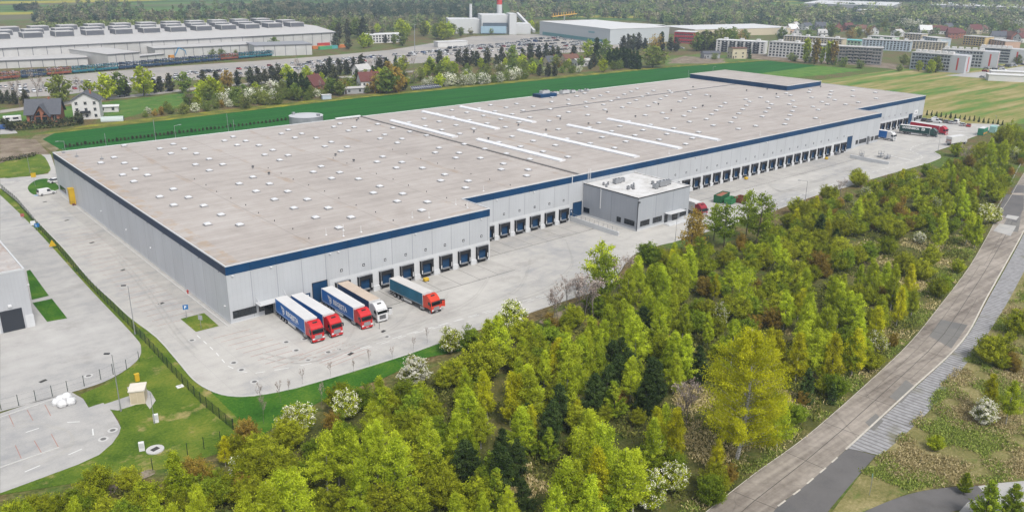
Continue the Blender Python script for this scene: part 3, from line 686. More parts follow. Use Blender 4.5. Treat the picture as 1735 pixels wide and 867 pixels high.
def window(x0, x1, z0, z1, yw, n, parent, axis='x'):
    def bb(q, a0, a1, d0, d1, zz0, zz1, m=0):
        if axis == 'x': q.b2((a0, yw - d1, zz0), (a1, yw - d0, zz1), m)
        else: q.b2((yw - d1, a0, zz0), (yw - d0, a1, zz1), m)
    q = MB(); bb(q, x0, x1, .01, .07, z0, z0 + .1); bb(q, x0, x1, .01, .07, z1 - .1, z1); bb(q, x0, x0 + .1, .012, .075, z0, z1); bb(q, x1 - .1, x1, .012, .075, z0, z1)
    for i in range(1, n):
        a = x0 + (x1 - x0)*i/n; bb(q, a - .05, a + .05, .012, .075, z0 + .1, z1 - .1)
    o = q.build('window', FRAME, parent)
    q = MB(); bb(q, x0 + .05, x1 - .05, .006, .04, z0 + .05, z1 - .05); q.build('pane', GLASS, o)
window(.55, 5.45, .93, 2.5, 0, 4, WH); window(5.95, 7.1, 1.0, 2.42, 0, 1, WH); window(9.45, 13.2, 1., 2.45, 0, 3, WH)
q = MB(); q.b2((7.1, -.09, .0), (8.95, -.01, 2.45)); q.b2((7.98, -.1, 0), (8.06, -.092, 2.45), 1); q.build('entrance_door', [GLASS, FRAME], WH)
q = MB(); q.b2((5.3, -2.2, 2.95), (11.6, -.02, 3.12)); q.tube((5.7, -2.0, 3.1), (5.5, -.05, 4.3), .05); q.tube((11.3, -2.0, 3.1), (11.5, -.05, 4.4), .05); q.build('canopy', CAPM, WH)
for x0, x1 in ((264.4, 266.2), (267.2, 273), (274.5, 276.2), (277, 279), (280, 283)): window(x0, x1, 1.0, 2.7, 11.1, 2, WH)
q = MB(); q.b2((273.6, 10.3, -.1), (274.2, 11., 3.4)); q.build('porch', STEEL, WH)
for x0, x1 in ((342.2, 344.6), (345.2, 348.4)): window(x0, x1, 1.2, 2.9, 22.74, 2, WH)
q = MB(); q.b2((338.9, 22.2, 0), (341.4, 22.7, 3.1)); q.b2((339.3, 22.15, .1), (341.0, 22.19, 2.7), 1); q.build('entrance_porch', [CAPM, GLASS], WH)
q = MB(); q.b2((339.4, 22.55, 3.9), (343., 22.73, 5.8)); q.b2((340.6, 22.53, 4.4), (341.8, 22.549, 5.3), 1); q.build('wall_sign', [SKYW, STEEL], WH)
# plinth, wall lamps, rain pipes, left wall bits
q = MB(); q.b2((-.07, 0, -.06), (-.005, YB, .28)); q.b2((.0, -.06, -.06), (17.8, -.005, .22)); q.build('plinth', CAPM, WH)
q = MB()
q.b2((-.3, -.1, 0), (0, 0, .1))
LAMPM = q.mesh('wall_lamp', [SKYW])
lm = MB(); lm.b2((-.18, -.32, -.08), (.18, 0, .08)); LAMPX = lm.mesh('wall_lamp', [SKYW])
for x, y in [(1.2, 0), (9.2, 0), (22.4, 0), (24.4, 0), (44, 0), (63, 0), (77, 11.1), (90, 11.1), (160, 11.1), (200, 11.1), (240, 11.1)]: link('wall_lamp', LAMPX, WH, (x, y - .03, HH - 2.15))
lm = MB(); lm.b2((-.3, -.18, -.06), (0, .18, .06)); LAMPY = lm.mesh('wall_lamp', [SKYW])
for y, z in ((2., 3.2), (45, 4.), (63, 4), (84., 4.)): link('wall_lamp', LAMPY, WH, (-.01, y, z))
q = MB(); q.b2((104.35, 11.0, 9.4), (104.6, 11.08, HH + .5)); q.build('rain_pipe', CAPM, WH)
q = MB()
for z in range(12): q.b2((110.6, 10.85, 9.5 + z*.32), (111.6, 10.9, 9.54 + z*.32))
q.b2((110.55, 10.84, 9.4), (110.62, 10.91, 13.2)); q.b2((111.58, 10.84, 9.4), (111.65, 10.91, 13.2)); q.build('ladder', SKYW, WH)
lb = MB(); lb.b2((-.06, -.25, -.06), (.0, .25, .06)); OVER = lb.mesh('overflow_spout', [DGREY])
for i in range(12): link('overflow_spout', OVER, WH, (-.04, 3.5 + i*10.4, HH - 2.05))
window(121.5, 128., .9, 2.4, 0., 2, WH, 'y')

# --- roof-level posts near the front edge (lightning rods)
q = MB(); q.tube((0, 0, 0), (0, 0, 1.5), .04); q.b2((-.2, -.2, 0), (.2, .2, .12)); RODM = q.mesh('lightning_rod', [SKYW])
for x, y in ((25, 6), (27.5, 3), (32, 3.2), (29.5, 6.5), (47, 5.5), (50, 3), (61.5, 8), (62, 4.), (75, 14), (150, 14), (200, 14.), (240, 14)): link('lightning_rod', RODM, roof, (x, y, HH - .15))

# ================================================================ THE OFFICE ANNEX
OA = thing('office_annex', 'two storey grey office annex with a white roof built against the warehouse front', 'office building')
OX0, OX1, OY, OH = 109.07, 130.95, -9.57, 9.38
OW = m_wall('annex_cladding', 0, (.40, .42, .45), 7.3, 1.1, off=.06); OWY = m_wall('annex_side_shaded', 1, (.36, .38, .415), 60., 1.1)  # annex sides copy the front cladding darker, their shade painted into the colour
q = MB(); q.face([(OX0, OY, -.3), (OX1, OY, -.3), (OX1, OY, OH), (OX0, OY, OH)], 0); q.face([(OX0, 11.05, -.3), (OX0, OY, -.3), (OX0, OY, OH), (OX0, 11.05, OH)], 1); q.face([(OX1, OY, -1.2), (OX1, 11.05, -1.2), (OX1, 11.05, OH), (OX1, OY, OH)], 1)
q.build('wall', [OW, OWY], OA)
m = NT('white_membrane', .7, .3); m.color(m.ramp(m.math('ADD', m.math('MULTIPLY', m.noise(.4, 5), .6), m.math('MULTIPLY', m.noise(2.5, 4), .4)), [(.36, (.50, .485, .46)), (.5, (.64, .63, .61)), (.62, (.71, .705, .70))])); WMEM = m.mat
q = MB(); q.face([(OX0, OY, OH - .25), (OX1, OY, OH - .25), (OX1, 11.0, OH - .25), (OX0, 11., OH - .25)]); OR = q.build('roof', WMEM, OA)
q = MB(); q.b2((OX0 - .05, OY - .05, OH - .3), (OX1 + .05, OY + .4, OH)); q.b2((OX0 - .05, OY + .4, OH - .3), (OX0 + .4, 11.0, OH)); q.b2((OX1 - .4, OY + .4, OH - .3), (OX1 + .05, 11.0, OH))
q.build('parapet', WMEM, OA)
q = MB(); q.b2((OX0 - .09, OY - .09, OH - .28), (OX1 + .09, OY - .055, OH - .02)); q.b2((OX0 - .09, OY - .055, OH - .28), (OX0 - .055, 11., OH - .02)); q.b2((OX1 + .055, OY - .055, OH - .28), (OX1 + .09, 11., OH - .02)); q.build('eaves_trim', FRAME, OA)
for x0, x1, n in ((110.3, 114.1, 4), (115.5, 119.3, 4)): window(x0, x1, 1.1, 2.65, OY, n, OA)
window(127.2, 130.0, .9, 2.7, OY, 3, OA)
window(8.3, 10.6, .95, 2.4, OX0, 1, OA, 'y'); window(-3.7, -2.2, 1.15, 2.6, OX0, 2, OA, 'y'); window(-8.65, -5., 1.25, 2.7, OX0, 4, OA, 'y')
for x0, x1 in ((120.4, 121.8), (123.8, 126.2)):
    q = MB(); q.b2((x0, OY - .08, .3), (x1, OY - .01, 2.5)); q.b2((x0 + .1, OY - .09, 1.0), (x1 - .1, OY - .082, 2.4), 1); q.build('entrance_door', [FRAME, GLASS], OA)
q = MB(); q.b2((120.3, OY - 2.0, 3.05), (127.5, OY - .02, 3.2)); q.build('canopy', CAPM, OA)
q = MB(); q.b2((119.8, OY - 2.6, 0), (128.2, OY - .01, .18)); q.b2((120.2, OY - 1.9, .18), (127.8, OY - .01, .34)); q.build('steps', CONCW, OA)
q = MB(); q.b2((OX0 - .07, OY - .07, -.5), (OX1, OY - .002, .55)); q.b2((OX0 - .07, OY - .002, -.5), (OX0 - .002, 10.9, .5)); q.build('plinth', CAPM, OA)
q = MB(); q.b2((OX0 - .2, 4.05, 3.4), (OX0 - .02, 4.3, OH - .2)); q.build('rain_pipe', CAPM, OA)
q = MB(); q.b2((OX0 - .15, OY - .1, .2), (OX0 - .02, OY + .08, OH - 1.)); q.build('rain_pipe', DGREY, OA)
q = MB(); q.box((OX0 + .1, OY - .3, OH - 1.2), (.5, .5, .22)); q.build('camera_box', DGREY, OA)
def ac_units(lst):
    for x, y, w, d, h in lst:
        q = MB(); q.box((x, y, OH - .2 + .15 + h/2), (w, d, h)); q.tube((x - w/4, y, OH - .05 + h), (x - w/4, y, OH + .06 + h), min(w, d)*.2, n=8, m=1); q.tube((x + w/4, y, OH - .05 + h), (x + w/4, y, OH + .06 + h), min(w, d)*.2, n=8, m=1)
        q.box((x - w*.4, y, OH - .15), (.1, d, .2), 0, 1); q.box((x + w*.4, y, OH - .15), (.1, d, .2), 0, 1); q.build('air_handler', [STEEL, DGREY], OR)
ac_units([(124.5, -4.6, 3.2, 1.4, 1.4), (127.4, -4.3, 1.8, 1.2, 1.2), (121., -5.2, 1.0, 1.4, 1.1), (117, 5.5, 2.6, 1.2, 1.2), (119.5, 5.9, 1.4, 1., .9), (124.2, -1.5, .7, .6, .7), (114.2, -1.2, .7, .7, .8), (115.5, -2., .6, .5, .6), (116.3, -.6, .5, .5, .7), (111.5, 4.5, .5, .5, .6), (112.5, 6.5, .5, .5, .5), (113.8, 6, .4, .4, .6), (118.5, .6, .4, .4, .6)])

# retaining ramp with handrail left of the annex
q = MB()
q.v += [(104.1, 11, -1.3), (104.4, 11, -1.3), (104.4, 11, .55), (104.1, 11, .55), (104.1, -7.5, -1.3), (104.4, -7.5, -1.3), (104.4, -7.5, .25), (104.1, -7.5, .25)]
q.f += [(0, 1, 2, 3), (4, 7, 6, 5), (0, 3, 7, 4), (1, 5, 6, 2), (3, 2, 6, 7)]; q.m += [0]*5
o = tag(q.build('retaining_wall', CONCW), 'low pale retaining wall with thin handrail beside the office ramp', 'wall')
for i in range(11):
    y = 10.2 - i*1.7; q = MB(); q.tube((104.25, y, .3), (104.25, y, 1.35), .035); q.build('rail_post', DGREY, o)
q = MB(); q.tube((104.25, 10.2, 1.32), (104.25, -6.8, 1.28), .03); q.build('handrail', STEEL, o)
# barrier at the far end of the docks
a = at(1440, 268); b = at(1506, 279)
q = MB(); d = (b - a).normalized(); n_ = Vector((-d.y, d.x, 0))*.2
q.prism([(a - n_)[:2], (b - n_)[:2], (b + n_)[:2], (a + n_)[:2]], -1.2, .35); tag(q.build('retaining_wall', CONCW), 'white concrete retaining wall beside the far end of the long dock row', 'wall')
for k, (u, v, w, h) in enumerate(((1459, 266, 1.8, 2.2), (1492, 266, 2.2, 2.4), (1503, 269, 2.6, 1.8), (1418, 262, 3., 1.5))):
    P = at(u, v); o = thing('scissor_lift', ['grey steel lift cage at the near end of the far white wall', 'tall grey steel cage at the far end of the white wall', 'low grey steel crate beyond the tall cage by the white wall', 'grey steel lift platform in front of the far dock doors'][k], 'lift', P)
    q = MB(); q.box((0, 0, .25), (w, 1.4, .3)); q.box((0, 0, h*.55), (w*.96, 1.3, .12)); q.build('platform', STEEL, o)
    q = MB()
    for sx in (-1, 1):
        for sy in (-1, 1): q.tube((sx*w*.46, sy*.6, .3), (sx*w*.46, sy*.6, h), .06)
    q.tube((-w*.46, -.6, h), (w*.46, -.6, h), .05); q.tube((-w*.46, .6, h), (w*.46, .6, h), .05); q.tube((-w*.46, -.6, .3), (w*.46, -.6, h*.55), .05); q.tube((-w*.46, -.6, h*.55), (w*.46, -.6, .3), .05)
    q.build('rail_frame', STEEL, o)

# ================================================================ NEIGHBOURING HALL AT THE LEFT EDGE
NB = thing('neighbour_hall', 'flat roofed grey industrial hall with a dark roller door at the left edge', 'hall')
NX, NY, NH = -29.8, 22.9, 11.9
NW = m_wall('hall_cladding', 0, (.50, .51, .535), 40., .6, .5)
q = MB(); q.face([(NX - 22, NY, -.1), (NX, NY, -.1), (NX, NY, NH), (NX - 22, NY, NH)], 0); q.face([(NX, NY, -.1), (NX, NY + 60, -.1), (NX, NY + 60, NH), (NX, NY, NH)], 1); q.build('wall', [NW, WALLY], NB)
def m_roof2():
    m = NT('hall_membrane', .85, .2); n2 = m.noise(.35, 6, rough=.65)
    m.color(m.mix(m.ramp(m.noise(.25, 6, m.scl(1, .6, 1), .7), [(.5, 0.), (.68, .6)]), m.ramp(n2, [(.35, (.42, .39, .37)), (.65, (.52, .49, .465))]), (.33, .19, .12))); return m.mat
q = MB(); q.face([(NX - 22, NY, NH - .1), (NX, NY, NH - .1), (NX, NY + 60, NH - .1), (NX - 22, NY + 60, NH - .1)]); q.build('roof', m_roof2(), NB)
q = MB(); q.b2((NX - 22, NY - .05, NH - .3), (NX + .05, NY + .25, NH + .05)); q.b2((NX - .25, NY + .25, NH - .3), (NX + .05, NY + 60, NH + .054)); q.build('parapet_cap', CAPM, NB)
a = on_y(5.5, 562, NY); b = on_y(43, 554, NY); t_ = on_y(1.5, 528, NY)
q = MB(); q.b2((a.x, NY - .08, -.05), (b.x, NY - .01, t_.z)); q.build('roller_door', plain('anthracite_door', (.035, .04, .05), .5, .12), NB)
q = MB(); q.b2((b.x + .3, NY - .12, -.05), (NX + .06, NY - .01, 2.6)); q.b2((NX - .0, NY - .1, -.05), (NX + .1, NY + 60, 2.4)); q.b2((NX - 22, NY - .12, -.05), (a.x - .3, NY - .01, 2.6)); q.build('plinth', CONCW, NB)
for z, x in ((8.6, NX - 3.8), (8.4, NX - 2.9)):
    pass
q = MB(); q.box((NX + .25, NY + 1., 8.2), (.5, .3, .25)); q.build('wall_lamp', SKYW, NB)
q = MB(); q.box(((a.x + b.x)/2, NY - .15, t_.z + .8), (.6, .3, .4)); q.build('wall_lamp', SKYW, NB)
# ================================================================ TRUCKS, CARS, YARD FURNITURE
def paint(name, col, rough=.3, var=.06): return plain(name, col, rough, var, .6, .5)
TYRE = plain('tyre', (.018, .018, .02), .85, .2, 2.)
RIM = plain('rim', (.35, .35, .36), .4, .1, 2.)
CHASS = plain('chassis', (.03, .031, .034), .7, .2, 2.)
CABGLASS = glass_dark('cab_glass', (.015, .02, .026))
LAMPC = plain('headlamp', (.75, .76, .78), .15, .03)
TWHITE = paint('white_lacquer', (.68, .68, .68)); TARP = plain('roof_tarpaulin', (.60, .58, .55), .7, .10, .4)
TARPW = plain('white_tarpaulin', (.66, .655, .645), .6, .08, .4); TARPT = plain('tan_tarpaulin', (.56, .46, .37), .7, .12, .5)
CRED = paint('red_lacquer', (.56, .012, .014)); CORG = paint('orange_red_lacquer', (.62, .045, .014)); CMAR = paint('maroon_lacquer', (.28, .012, .022)); CGRN = paint('dark_green_lacquer', (.006, .05, .04))
CBLUE = plain('blue_curtain', (.004, .125, .43), .5, .12, .5); CNAVY = plain('navy_curtain', (.012, .05, .14), .5, .15, .5); CTEAL = plain('petrol_curtain', (.012, .125, .21), .5, .3, .35)
TGRN = plain('dark_green_curtain', (.006, .045, .038), .5, .12, .5); TRED = plain('red_curtain', (.46, .008, .03), .5, .1, .5)
LETTER = plain('white_lettering', (.82, .82, .82), .6, .03)
_textcache = {}
def letters(txt, size, name, mat, parent, M, bold=.02, shear=0.):
    cu = bpy.data.curves.new('lettering', 'FONT'); cu.body = txt; cu.size = size; cu.extrude = .004; cu.offset = bold; cu.shear = shear; cu.align_x = 'LEFT'; cu.resolution_u = 2
    t = bpy.data.objects.new('tmp', cu); COL.objects.link(t); bpy.context.view_layer.update()
    me = bpy.data.meshes.new_from_object(t.evaluated_get(bpy.context.evaluated_depsgraph_get())); bpy.data.objects.remove(t)
    me.name = 'lettering'; me.materials.clear(); me.materials.append(mat); me.transform(M)
    return link(name, me, parent)
def wheel_mesh(r, w):
    q = MB(); q.tube((-w/2, 0, 0), (w/2, 0, 0), r, n=14, cap=False)
    for sx in (-1, 1):
        b = len(q.v)
        for k, (rr, xx) in enumerate(((r, w/2), (r*.62, w/2), (r*.5, w/2 - .06))):
            for i in range(14): q.v.append((sx*xx, rr*math.cos(2*math.pi*i/14), rr*math.sin(2*math.pi*i/14)))
        for k in range(2):
            for i in range(14):
                j = (i + 1) % 14; q.f.append((b+k*14+i, b+k*14+j, b+k*14+14+j, b+k*14+14+i)); q.m.append(k)
        q.f.append(tuple(range(b + 28, b + 42))); q.m.append(1)
    return q.mesh('wheel', [TYRE, RIM])
WHEEL = wheel_mesh(.5, .36)
def semi(label, P, rz, L, curtain, roofm, cabm, logo=None, door_open=0, curtain_pat=None, cabstyle=0, group='articulated trucks at the docks', rails=True, skirt=True):
    """articulated truck: rear doors at local y=0, driving towards -y"""
    t = thing('semi_truck', label, 'truck', P, rz, group)
    w = 1.275; z0, z1 = 1.05, 3.95
    q = MB(); q.b2((-w, -L, z0 + .22), (w, -.05, z1 - .06)); q.build('trailer_curtain', curtain, t)
    q = MB(); q.b2((-w - .012, -L - .012, z1 - .10), (w + .012, 0, z1)); q.build('trailer_roof', roofm, t, bevel=.03)
    q = MB(); q.b2((-w - .015, -L, z0), (w + .015, -.02, z0 + .22)); q.b2((-w - .022, -L, z0 + .225), (w + .022, -.02, z0 + .27), 1); q.build('side_rail', [CHASS if curtain is not CBLUE else CBLUE, TWHITE], t)
    q = MB()
    for s_ in (-1, 1): q.b2((s_*w - .03, -L - .03, z0), (s_*w + .03, -L + .06, z1 + .01)); q.b2((s_*w - .03, -.06, z0), (s_*w + .03, .03, z1 + .01))
    q.b2((-w, -L - .03, z0), (w, -L - .005, z1 - .02)); q.build('headboard', TWHITE, t)
    q = MB(); q.b2((-w + .03, -.05, z0 + .1), (-.02, .02, z1 - .08)); q.b2((.02, -.05, z0 + .1), (w - .03, .02, z1 - .08)); q.b2((-w, -.05, z0 - .2), (w, .06, z0 + .06), 1); q.build('rear_door', [TWHITE, CHASS], t)
    q = MB(); q.b2((-.45, -L + .2, z0 - .22), (-.3, -.2, z0)); q.b2((.3, -L + .2, z0 - .22), (.45, -.2, z0)); q.b2((-1.2, -.25, .45), (1.2, -.12, .62)); q.b2((-.5, -L - 2.3, .55), (.5, -L + 3.2, .85)); q.build('chassis', CHASS, t)
    if skirt:
        for s_ in (-1, 1):
            q = MB(); q.b2((s_*1.2 - .03, -L*.66, .42), (s_*1.2 + .03, -L*.40, .98)); q.build('side_guard', TWHITE, t)
            q = MB(); q.b2((s_*1.1 - .25, -L - .35, .45), (s_*1.1 + .12, -L + .9, .98)); q.build('fuel_tank', STEEL, t)
    for y in (-1.9, -3.2, -4.5, -L + .75, -L - 2.35 if True else 0):
        for s_ in (-1, 1): link('wheel', WHEEL, t, (s_*1.08, y, .5))
    # cab
    yf = -L - 2.95; yb = -L - .55; cw = 1.24
    prof = [(yb, 1.0), (yb, 3.55), (yb - .25, 3.9), (yb - 1.0, 3.82), (yb - 1.75, 3.25), (yf + .30, 2.88), (yf + .04, 1.85), (yf, 1.35), (yf, .42), (yf + .35, .36), (yf + .75, .95), (yb - .9, 1.05)]
    q = MB(); q.extr(prof, -cw, cw); cab = q.build('cab', cabm, t, bevel=.07)
    dz = lambda z: yf + .30 - (2.88 - z)/(2.88 - 1.85)*.26 if z < 2.88 else yf + .3
    q = MB(); q.face([(-1.12, dz(1.9) - .035, 1.9), (1.12, dz(1.9) - .035, 1.9), (1.08, dz(2.72) - .035, 2.72), (-1.08, dz(2.72) - .035, 2.72)])
    q.build('windscreen', CABGLASS, cab)
    q = MB(); q.face([(-1.18, yf + .02, 2.78), (1.18, yf + .02, 2.78), (1.16, yf - .22, 2.66), (-1.16, yf - .22, 2.66)]); q.face([(-1.16, yf - .22, 2.66), (1.16, yf - .22, 2.66), (1.18, yf + .02, 2.74), (-1.18, yf + .02, 2.74)]); q.b2((-.6, yf - .2, 2.7), (.6, yf - .17, 2.79), 0); q.build('sun_visor', CHASS if cabstyle != 1 else cabm, cab)
    q = MB(); q.b2((-.72, yf - .03, .78), (.72, yf - .002, 1.62)); 
    for k in range(4): q.b2((-.70, yf - .045, .86 + k*.19), (.70, yf - .031, .91 + k*.19), 1)
    q.build('grille', [CHASS if cabstyle == 1 else STEEL, RIM], cab)
    q = MB(); q.b2((-1.2, yf - .07, .38), (1.2, yf - .003, .74)); q.b2((-.3, yf - .08, .5), (.3, yf - .071, .62), 1); q.build('bumper', [CHASS if cabstyle == 2 else cabm, TWHITE], cab)
    for s_ in (-1, 1):
        q = MB(); q.b2((s_*.98 - .2, yf - .085, .8), (s_*.98 + .2, yf - .02, 1.1)); q.build('headlight', LAMPC, cab)
        q = MB(); q.face([(s_*(cw + .008), yf + .28, 1.95), (s_*(cw + .008), yf + 1.25, 1.95), (s_*(cw + .008), yf + 1.25, 2.62), (s_*(cw + .008), yf + .46, 2.62)]); q.build('side_window', CABGLASS, cab)
        q = MB(); q.b2((s_*1.42 - .1, yf + .1, 1.9), (s_*1.42 + .1, yf + .24, 2.55)); q.b2((s_*1.32 - .12, yf + .15, 2.4), (s_*1.32 + .12, yf + .19, 2.46)); q.build('mirror', CHASS, cab)
        q = MB(); q.b2((s_*1.2 - .05, yb - .05, 1.0), (s_*1.2 + .05, yb + .5, 3.6)); q.build('air_deflector', cabm, cab)
    q = MB(); q.b2((-.45, yb - 1.30, 3.62), (.45, yb - 1.0, 3.80)); q.build('roof_hatch', CHASS, cab)
    q = MB(); q.b2((-1.1, yb - .55, 3.88), (1.1, yb - .45, 3.98)); q.build('roof_spoiler', cabm, cab)
    if door_open:
        q = MB(); s_ = door_open; ang = R(55)*s_
        q.box((0, 0, 1.7), (.07, 1.1, 1.3), 0); q.box((s_*.0, 0, 2.32), (.05, 1.0, .6), 0, 1)
        o = q.build('cab_door', [cabm, CABGLASS], t); o.location = (s_*(cw + .48), yf + .15, .15); o.rotation_euler = (0, 0, s_*R(50))
    if logo: logo(t, w, L)
    return t
ROT = Matrix(((0, 0, -1, 0), (-1, 0, 0, 0), (0, 1, 0, 0), (0, 0, 0, 1)))     # text x -> -y, text y -> z, text z -> -x
def regesta(t, w, L):
    M = Matrix.Translation((-w - .018, -5.0, 2.05)) @ ROT
    letters('REGESTA', 1.36, 'lettering', LETTER, t, M, .055)
    q = MB(); X = -w - .02
    pl = lambda pts, m=0: q.face([(X - .004*(m + 1), -a, b) for a, b in pts], m)
    pl([(2.6, 3.35), (4.25, 3.02), (4.25, 1.95), (3.55, 1.5), (3.35, 2.3)]); pl([(3.45, 2.95), (3.85, 2.88), (3.95, 2.62), (3.6, 2.5), (3.42, 2.65)], 1); pl([(3.55, 2.25), (3.85, 2.15), (4.05, 1.95), (3.75, 1.85)], 1)
    q.build('logo', [LETTER, CBLUE], t)
    q = MB(); q.b2((X - .006, -9.9, 1.78), (X + .004, -7.3, 1.86)); q.build('tagline_strip', LETTER, t)
def duv(t, w, L):
    M = Matrix.Translation((-w - .018, -1.3, 2.62)) @ ROT
    letters('DUVENBECK', 1.2, 'lettering', LETTER, t, M, .055)
    q = MB(); X = -w - .02
    q.face([(X - .004, -9.2, 3.62), (X - .004, -9.2, 2.45), (X - .004, -10.2, 2.45), (X - .004, -10.55, 2.75), (X - .004, -10.55, 3.3), (X - .004, -10.2, 3.62)]); q.build('logo_plate', LETTER, t)
    M = Matrix.Translation((-w - .028, -9.45, 2.66)) @ ROT; letters('D', 1.0, 'lettering', TGRN, t, M, .03)
def gP(x, y): return (x, y, gz(x, y))
semi('red cab truck with blue REGESTA trailer, nearest the building corner in the row', gP(9.85, -2.2), R(-2.2), 13.5, CBLUE, TARPW, CRED, regesta)
semi('red cab truck with plain blue trailer parked close beside the outermost lettered trailer', gP(13.05, -2.6), R(.4), 13.1, CBLUE, TARPW, CRED, None)
semi('red cab truck with blue REGESTA trailer standing beside the white cab truck', gP(20.2, -2.0), R(-.8), 13.3, CBLUE, TARPW, CRED, regesta)
semi('white cab truck with tan roofed navy trailer docked at the first loading door', gP(24.65, -.75), R(-.4), 12.9, CNAVY, TARPT, TWHITE, None, door_open=1, cabstyle=1)
semi('orange red cab truck with petrol blue trailer parked alone in front of the docks', gP(35.2, -4.5), R(2.4), 11.9, CTEAL, TARP, CORG, None, door_open=1, cabstyle=2)
semi('dark green truck with DUVENBECK lettered trailer at the far docks', gP(315.0, 17.0), R(10), 12.6, TGRN, TARPW, CGRN, duv, skirt=True)
semi('bright red truck with red trailer parked behind the lettered dark green truck', gP(326.8, 17.5), R(-2), 13.2, TRED, TARPW, paint('bright_red_lacquer', (.50, .01, .03)), None)
semi('white cab truck with short blue trailer standing at the far building step', gP(291.8, 21.2), R(0), 10.2, CBLUE, TARPW, TWHITE, None)
semi('maroon cab truck with pale trailer half hidden behind the office annex', gP(139.6, 4.2), R(-9), 12.2, TARPW, TARPW, CMAR, None)

def box_truck(label, P, rz):
    t = thing('box_truck', label, 'truck', P, rz)
    q = MB(); q.b2((-1.25, -9, 1.0), (1.25, 0, 3.7)); q.build('cargo_box', TARPW, t)
    q = MB(); q.b2((-1.2, -.01, 1.15), (1.2, .05, 1.6)); q.b2((-1.2, .05, 1.2), (-.8, .07, 1.45), 1); q.b2((.8, .05, 1.2), (1.2, .07, 1.45), 1); q.b2((-1.1, .0, 1.9), (1.1, .04, 2.7), 2); q.build('rear_panel', [RIM, REDS, plain('advert', (.5, .35, .3), .5, .3, 2)], t)
    q = MB(); q.extr([(-9.15, .8), (-9.15, 3.2), (-10.6, 2.7), (-11., 1.6), (-11., .5)], -1.2, 1.2); cab = q.build('cab', TWHITE, t, bevel=.06)
    q = MB(); q.face([(-1.1, -10.66, 2.62), (1.1, -10.66, 2.62), (1.1, -11.02, 1.65), (-1.1, -11.02, 1.65)]); q.build('windscreen', CABGLASS, cab)
    q = MB(); q.b2((-.5, -10.5, .5), (.5, -.1, 1.0)); q.build('chassis', CHASS, t)
    for y in (-1.8, -3., -10.):
        for s_ in (-1, 1): link('wheel', WHEEL, t, (s_*1.05, y, .5))
box_truck('white box truck seen from behind at the tree edge near the far yard bend', tuple(at(1606, 247)), R(80))

# ---- cars
def car_mesh(kind):
    q = MB()
    if kind == 'van':  hood, roofz, L, wd = 1.05, 1.95, 4.9, .93; up = [(-1.25, 1.02), (-.78, 1.93), (2.3, 1.95), (2.42, 1.05)]
    elif kind == 'estate': L, wd = 4.6, .88; up = [(-1.15, .92), (-.45, 1.44), (1.75, 1.46), (2.15, .98)]
    else: L, wd = 4.3, .88; up = [(-1.05, .90), (-.35, 1.42), (1.0, 1.44), (1.85, .95)]
    h = L/2
    low = [(-h, .35), (-h + .05, .68), (-h + .95, .86), (up[0][0], up[0][1]), (up[3][0], up[3][1]), (h - .05, .9), (h, .45), (h - .1, .25), (-h + .1, .25)]
    q.extr(low, -wd, wd, 0)
    n = len(q.v)
    tw = wd - .14
    for sx, w_ in ((-1, 0), (1, 0)):
        pass
    b = len(q.v)
    q.v += [(-wd + .02, up[0][0], up[0][1] - .02), (wd - .02, up[0][0], up[0][1] - .02), (wd - .02, up[3][0], up[3][1] - .02), (-wd + .02, up[3][0], up[3][1] - .02), (-tw, up[1][0], up[1][1]), (tw, up[1][0], up[1][1]), (tw, up[2][0], up[2][1]), (-tw, up[2][0], up[2][1])]
    solid = kind == 'van'
    q.f += [(b, b+1, b+5, b+4), (b+1, b+2, b+6, b+5), (b+2, b+3, b+7, b+6), (b+3, b, b+4, b+7), (b+4, b+5, b+6, b+7)]
    q.m += [1, 0 if solid else 1, 1, 0 if solid else 1, 0]
    if solid:
        for s_ in (-1, 1): q.face([(s_*(wd - .0), -1.1, 1.1), (s_*(wd + .0), .05, 1.1), (s_*(tw + .05), .05, 1.75), (s_*(tw + .05), -.72, 1.75)], 1)
    for y in (-h + .8, h - .8):
        for s_ in (-1, 1): q.tube((s_*(wd - .16), y, .32), (s_*(wd + .02), y, .32), .33, n=10, m=2)
    for s_ in (-1, 1):
        q.b2((s_*(wd - .25) - .16, -h - .015, .55), (s_*(wd - .25) + .16, -h + .05, .7), 3); q.b2((s_*(wd - .22) - .12, h - .06, .6), (s_*(wd - .22) + .12, h + .015, .8), 4)
    m = NT('car_paint', .25, .5); m.color(m.n('ShaderNodeObjectInfo').outputs['Color'])
    return q.mesh('car_' + kind, [CARP, CABGLASS, TYRE, LAMPC, REDS])
_m = NT('car_paint', .28, .5); _m.color(_m.n('ShaderNodeObjectInfo').outputs['Color']); CARP = _m.mat
CARS = {k: car_mesh(k) for k in ('hatch', 'estate', 'van')}
CCOL = {'white': (.55, .55, .55, 1), 'silver': (.30, .31, .325, 1), 'grey': (.12, .124, .13, 1), 'black': (.018, .018, .02, 1), 'red': (.30, .015, .015, 1), 'blue': (.02, .06, .18, 1)}
def car(kind, colour, P, rz, label, group=None):
    o = link('parked_car' if kind != 'van' else 'delivery_van', CARS[kind], None, P, rz); o.color = CCOL[colour]
    return tag(o, label, 'van' if kind == 'van' else 'car', group)
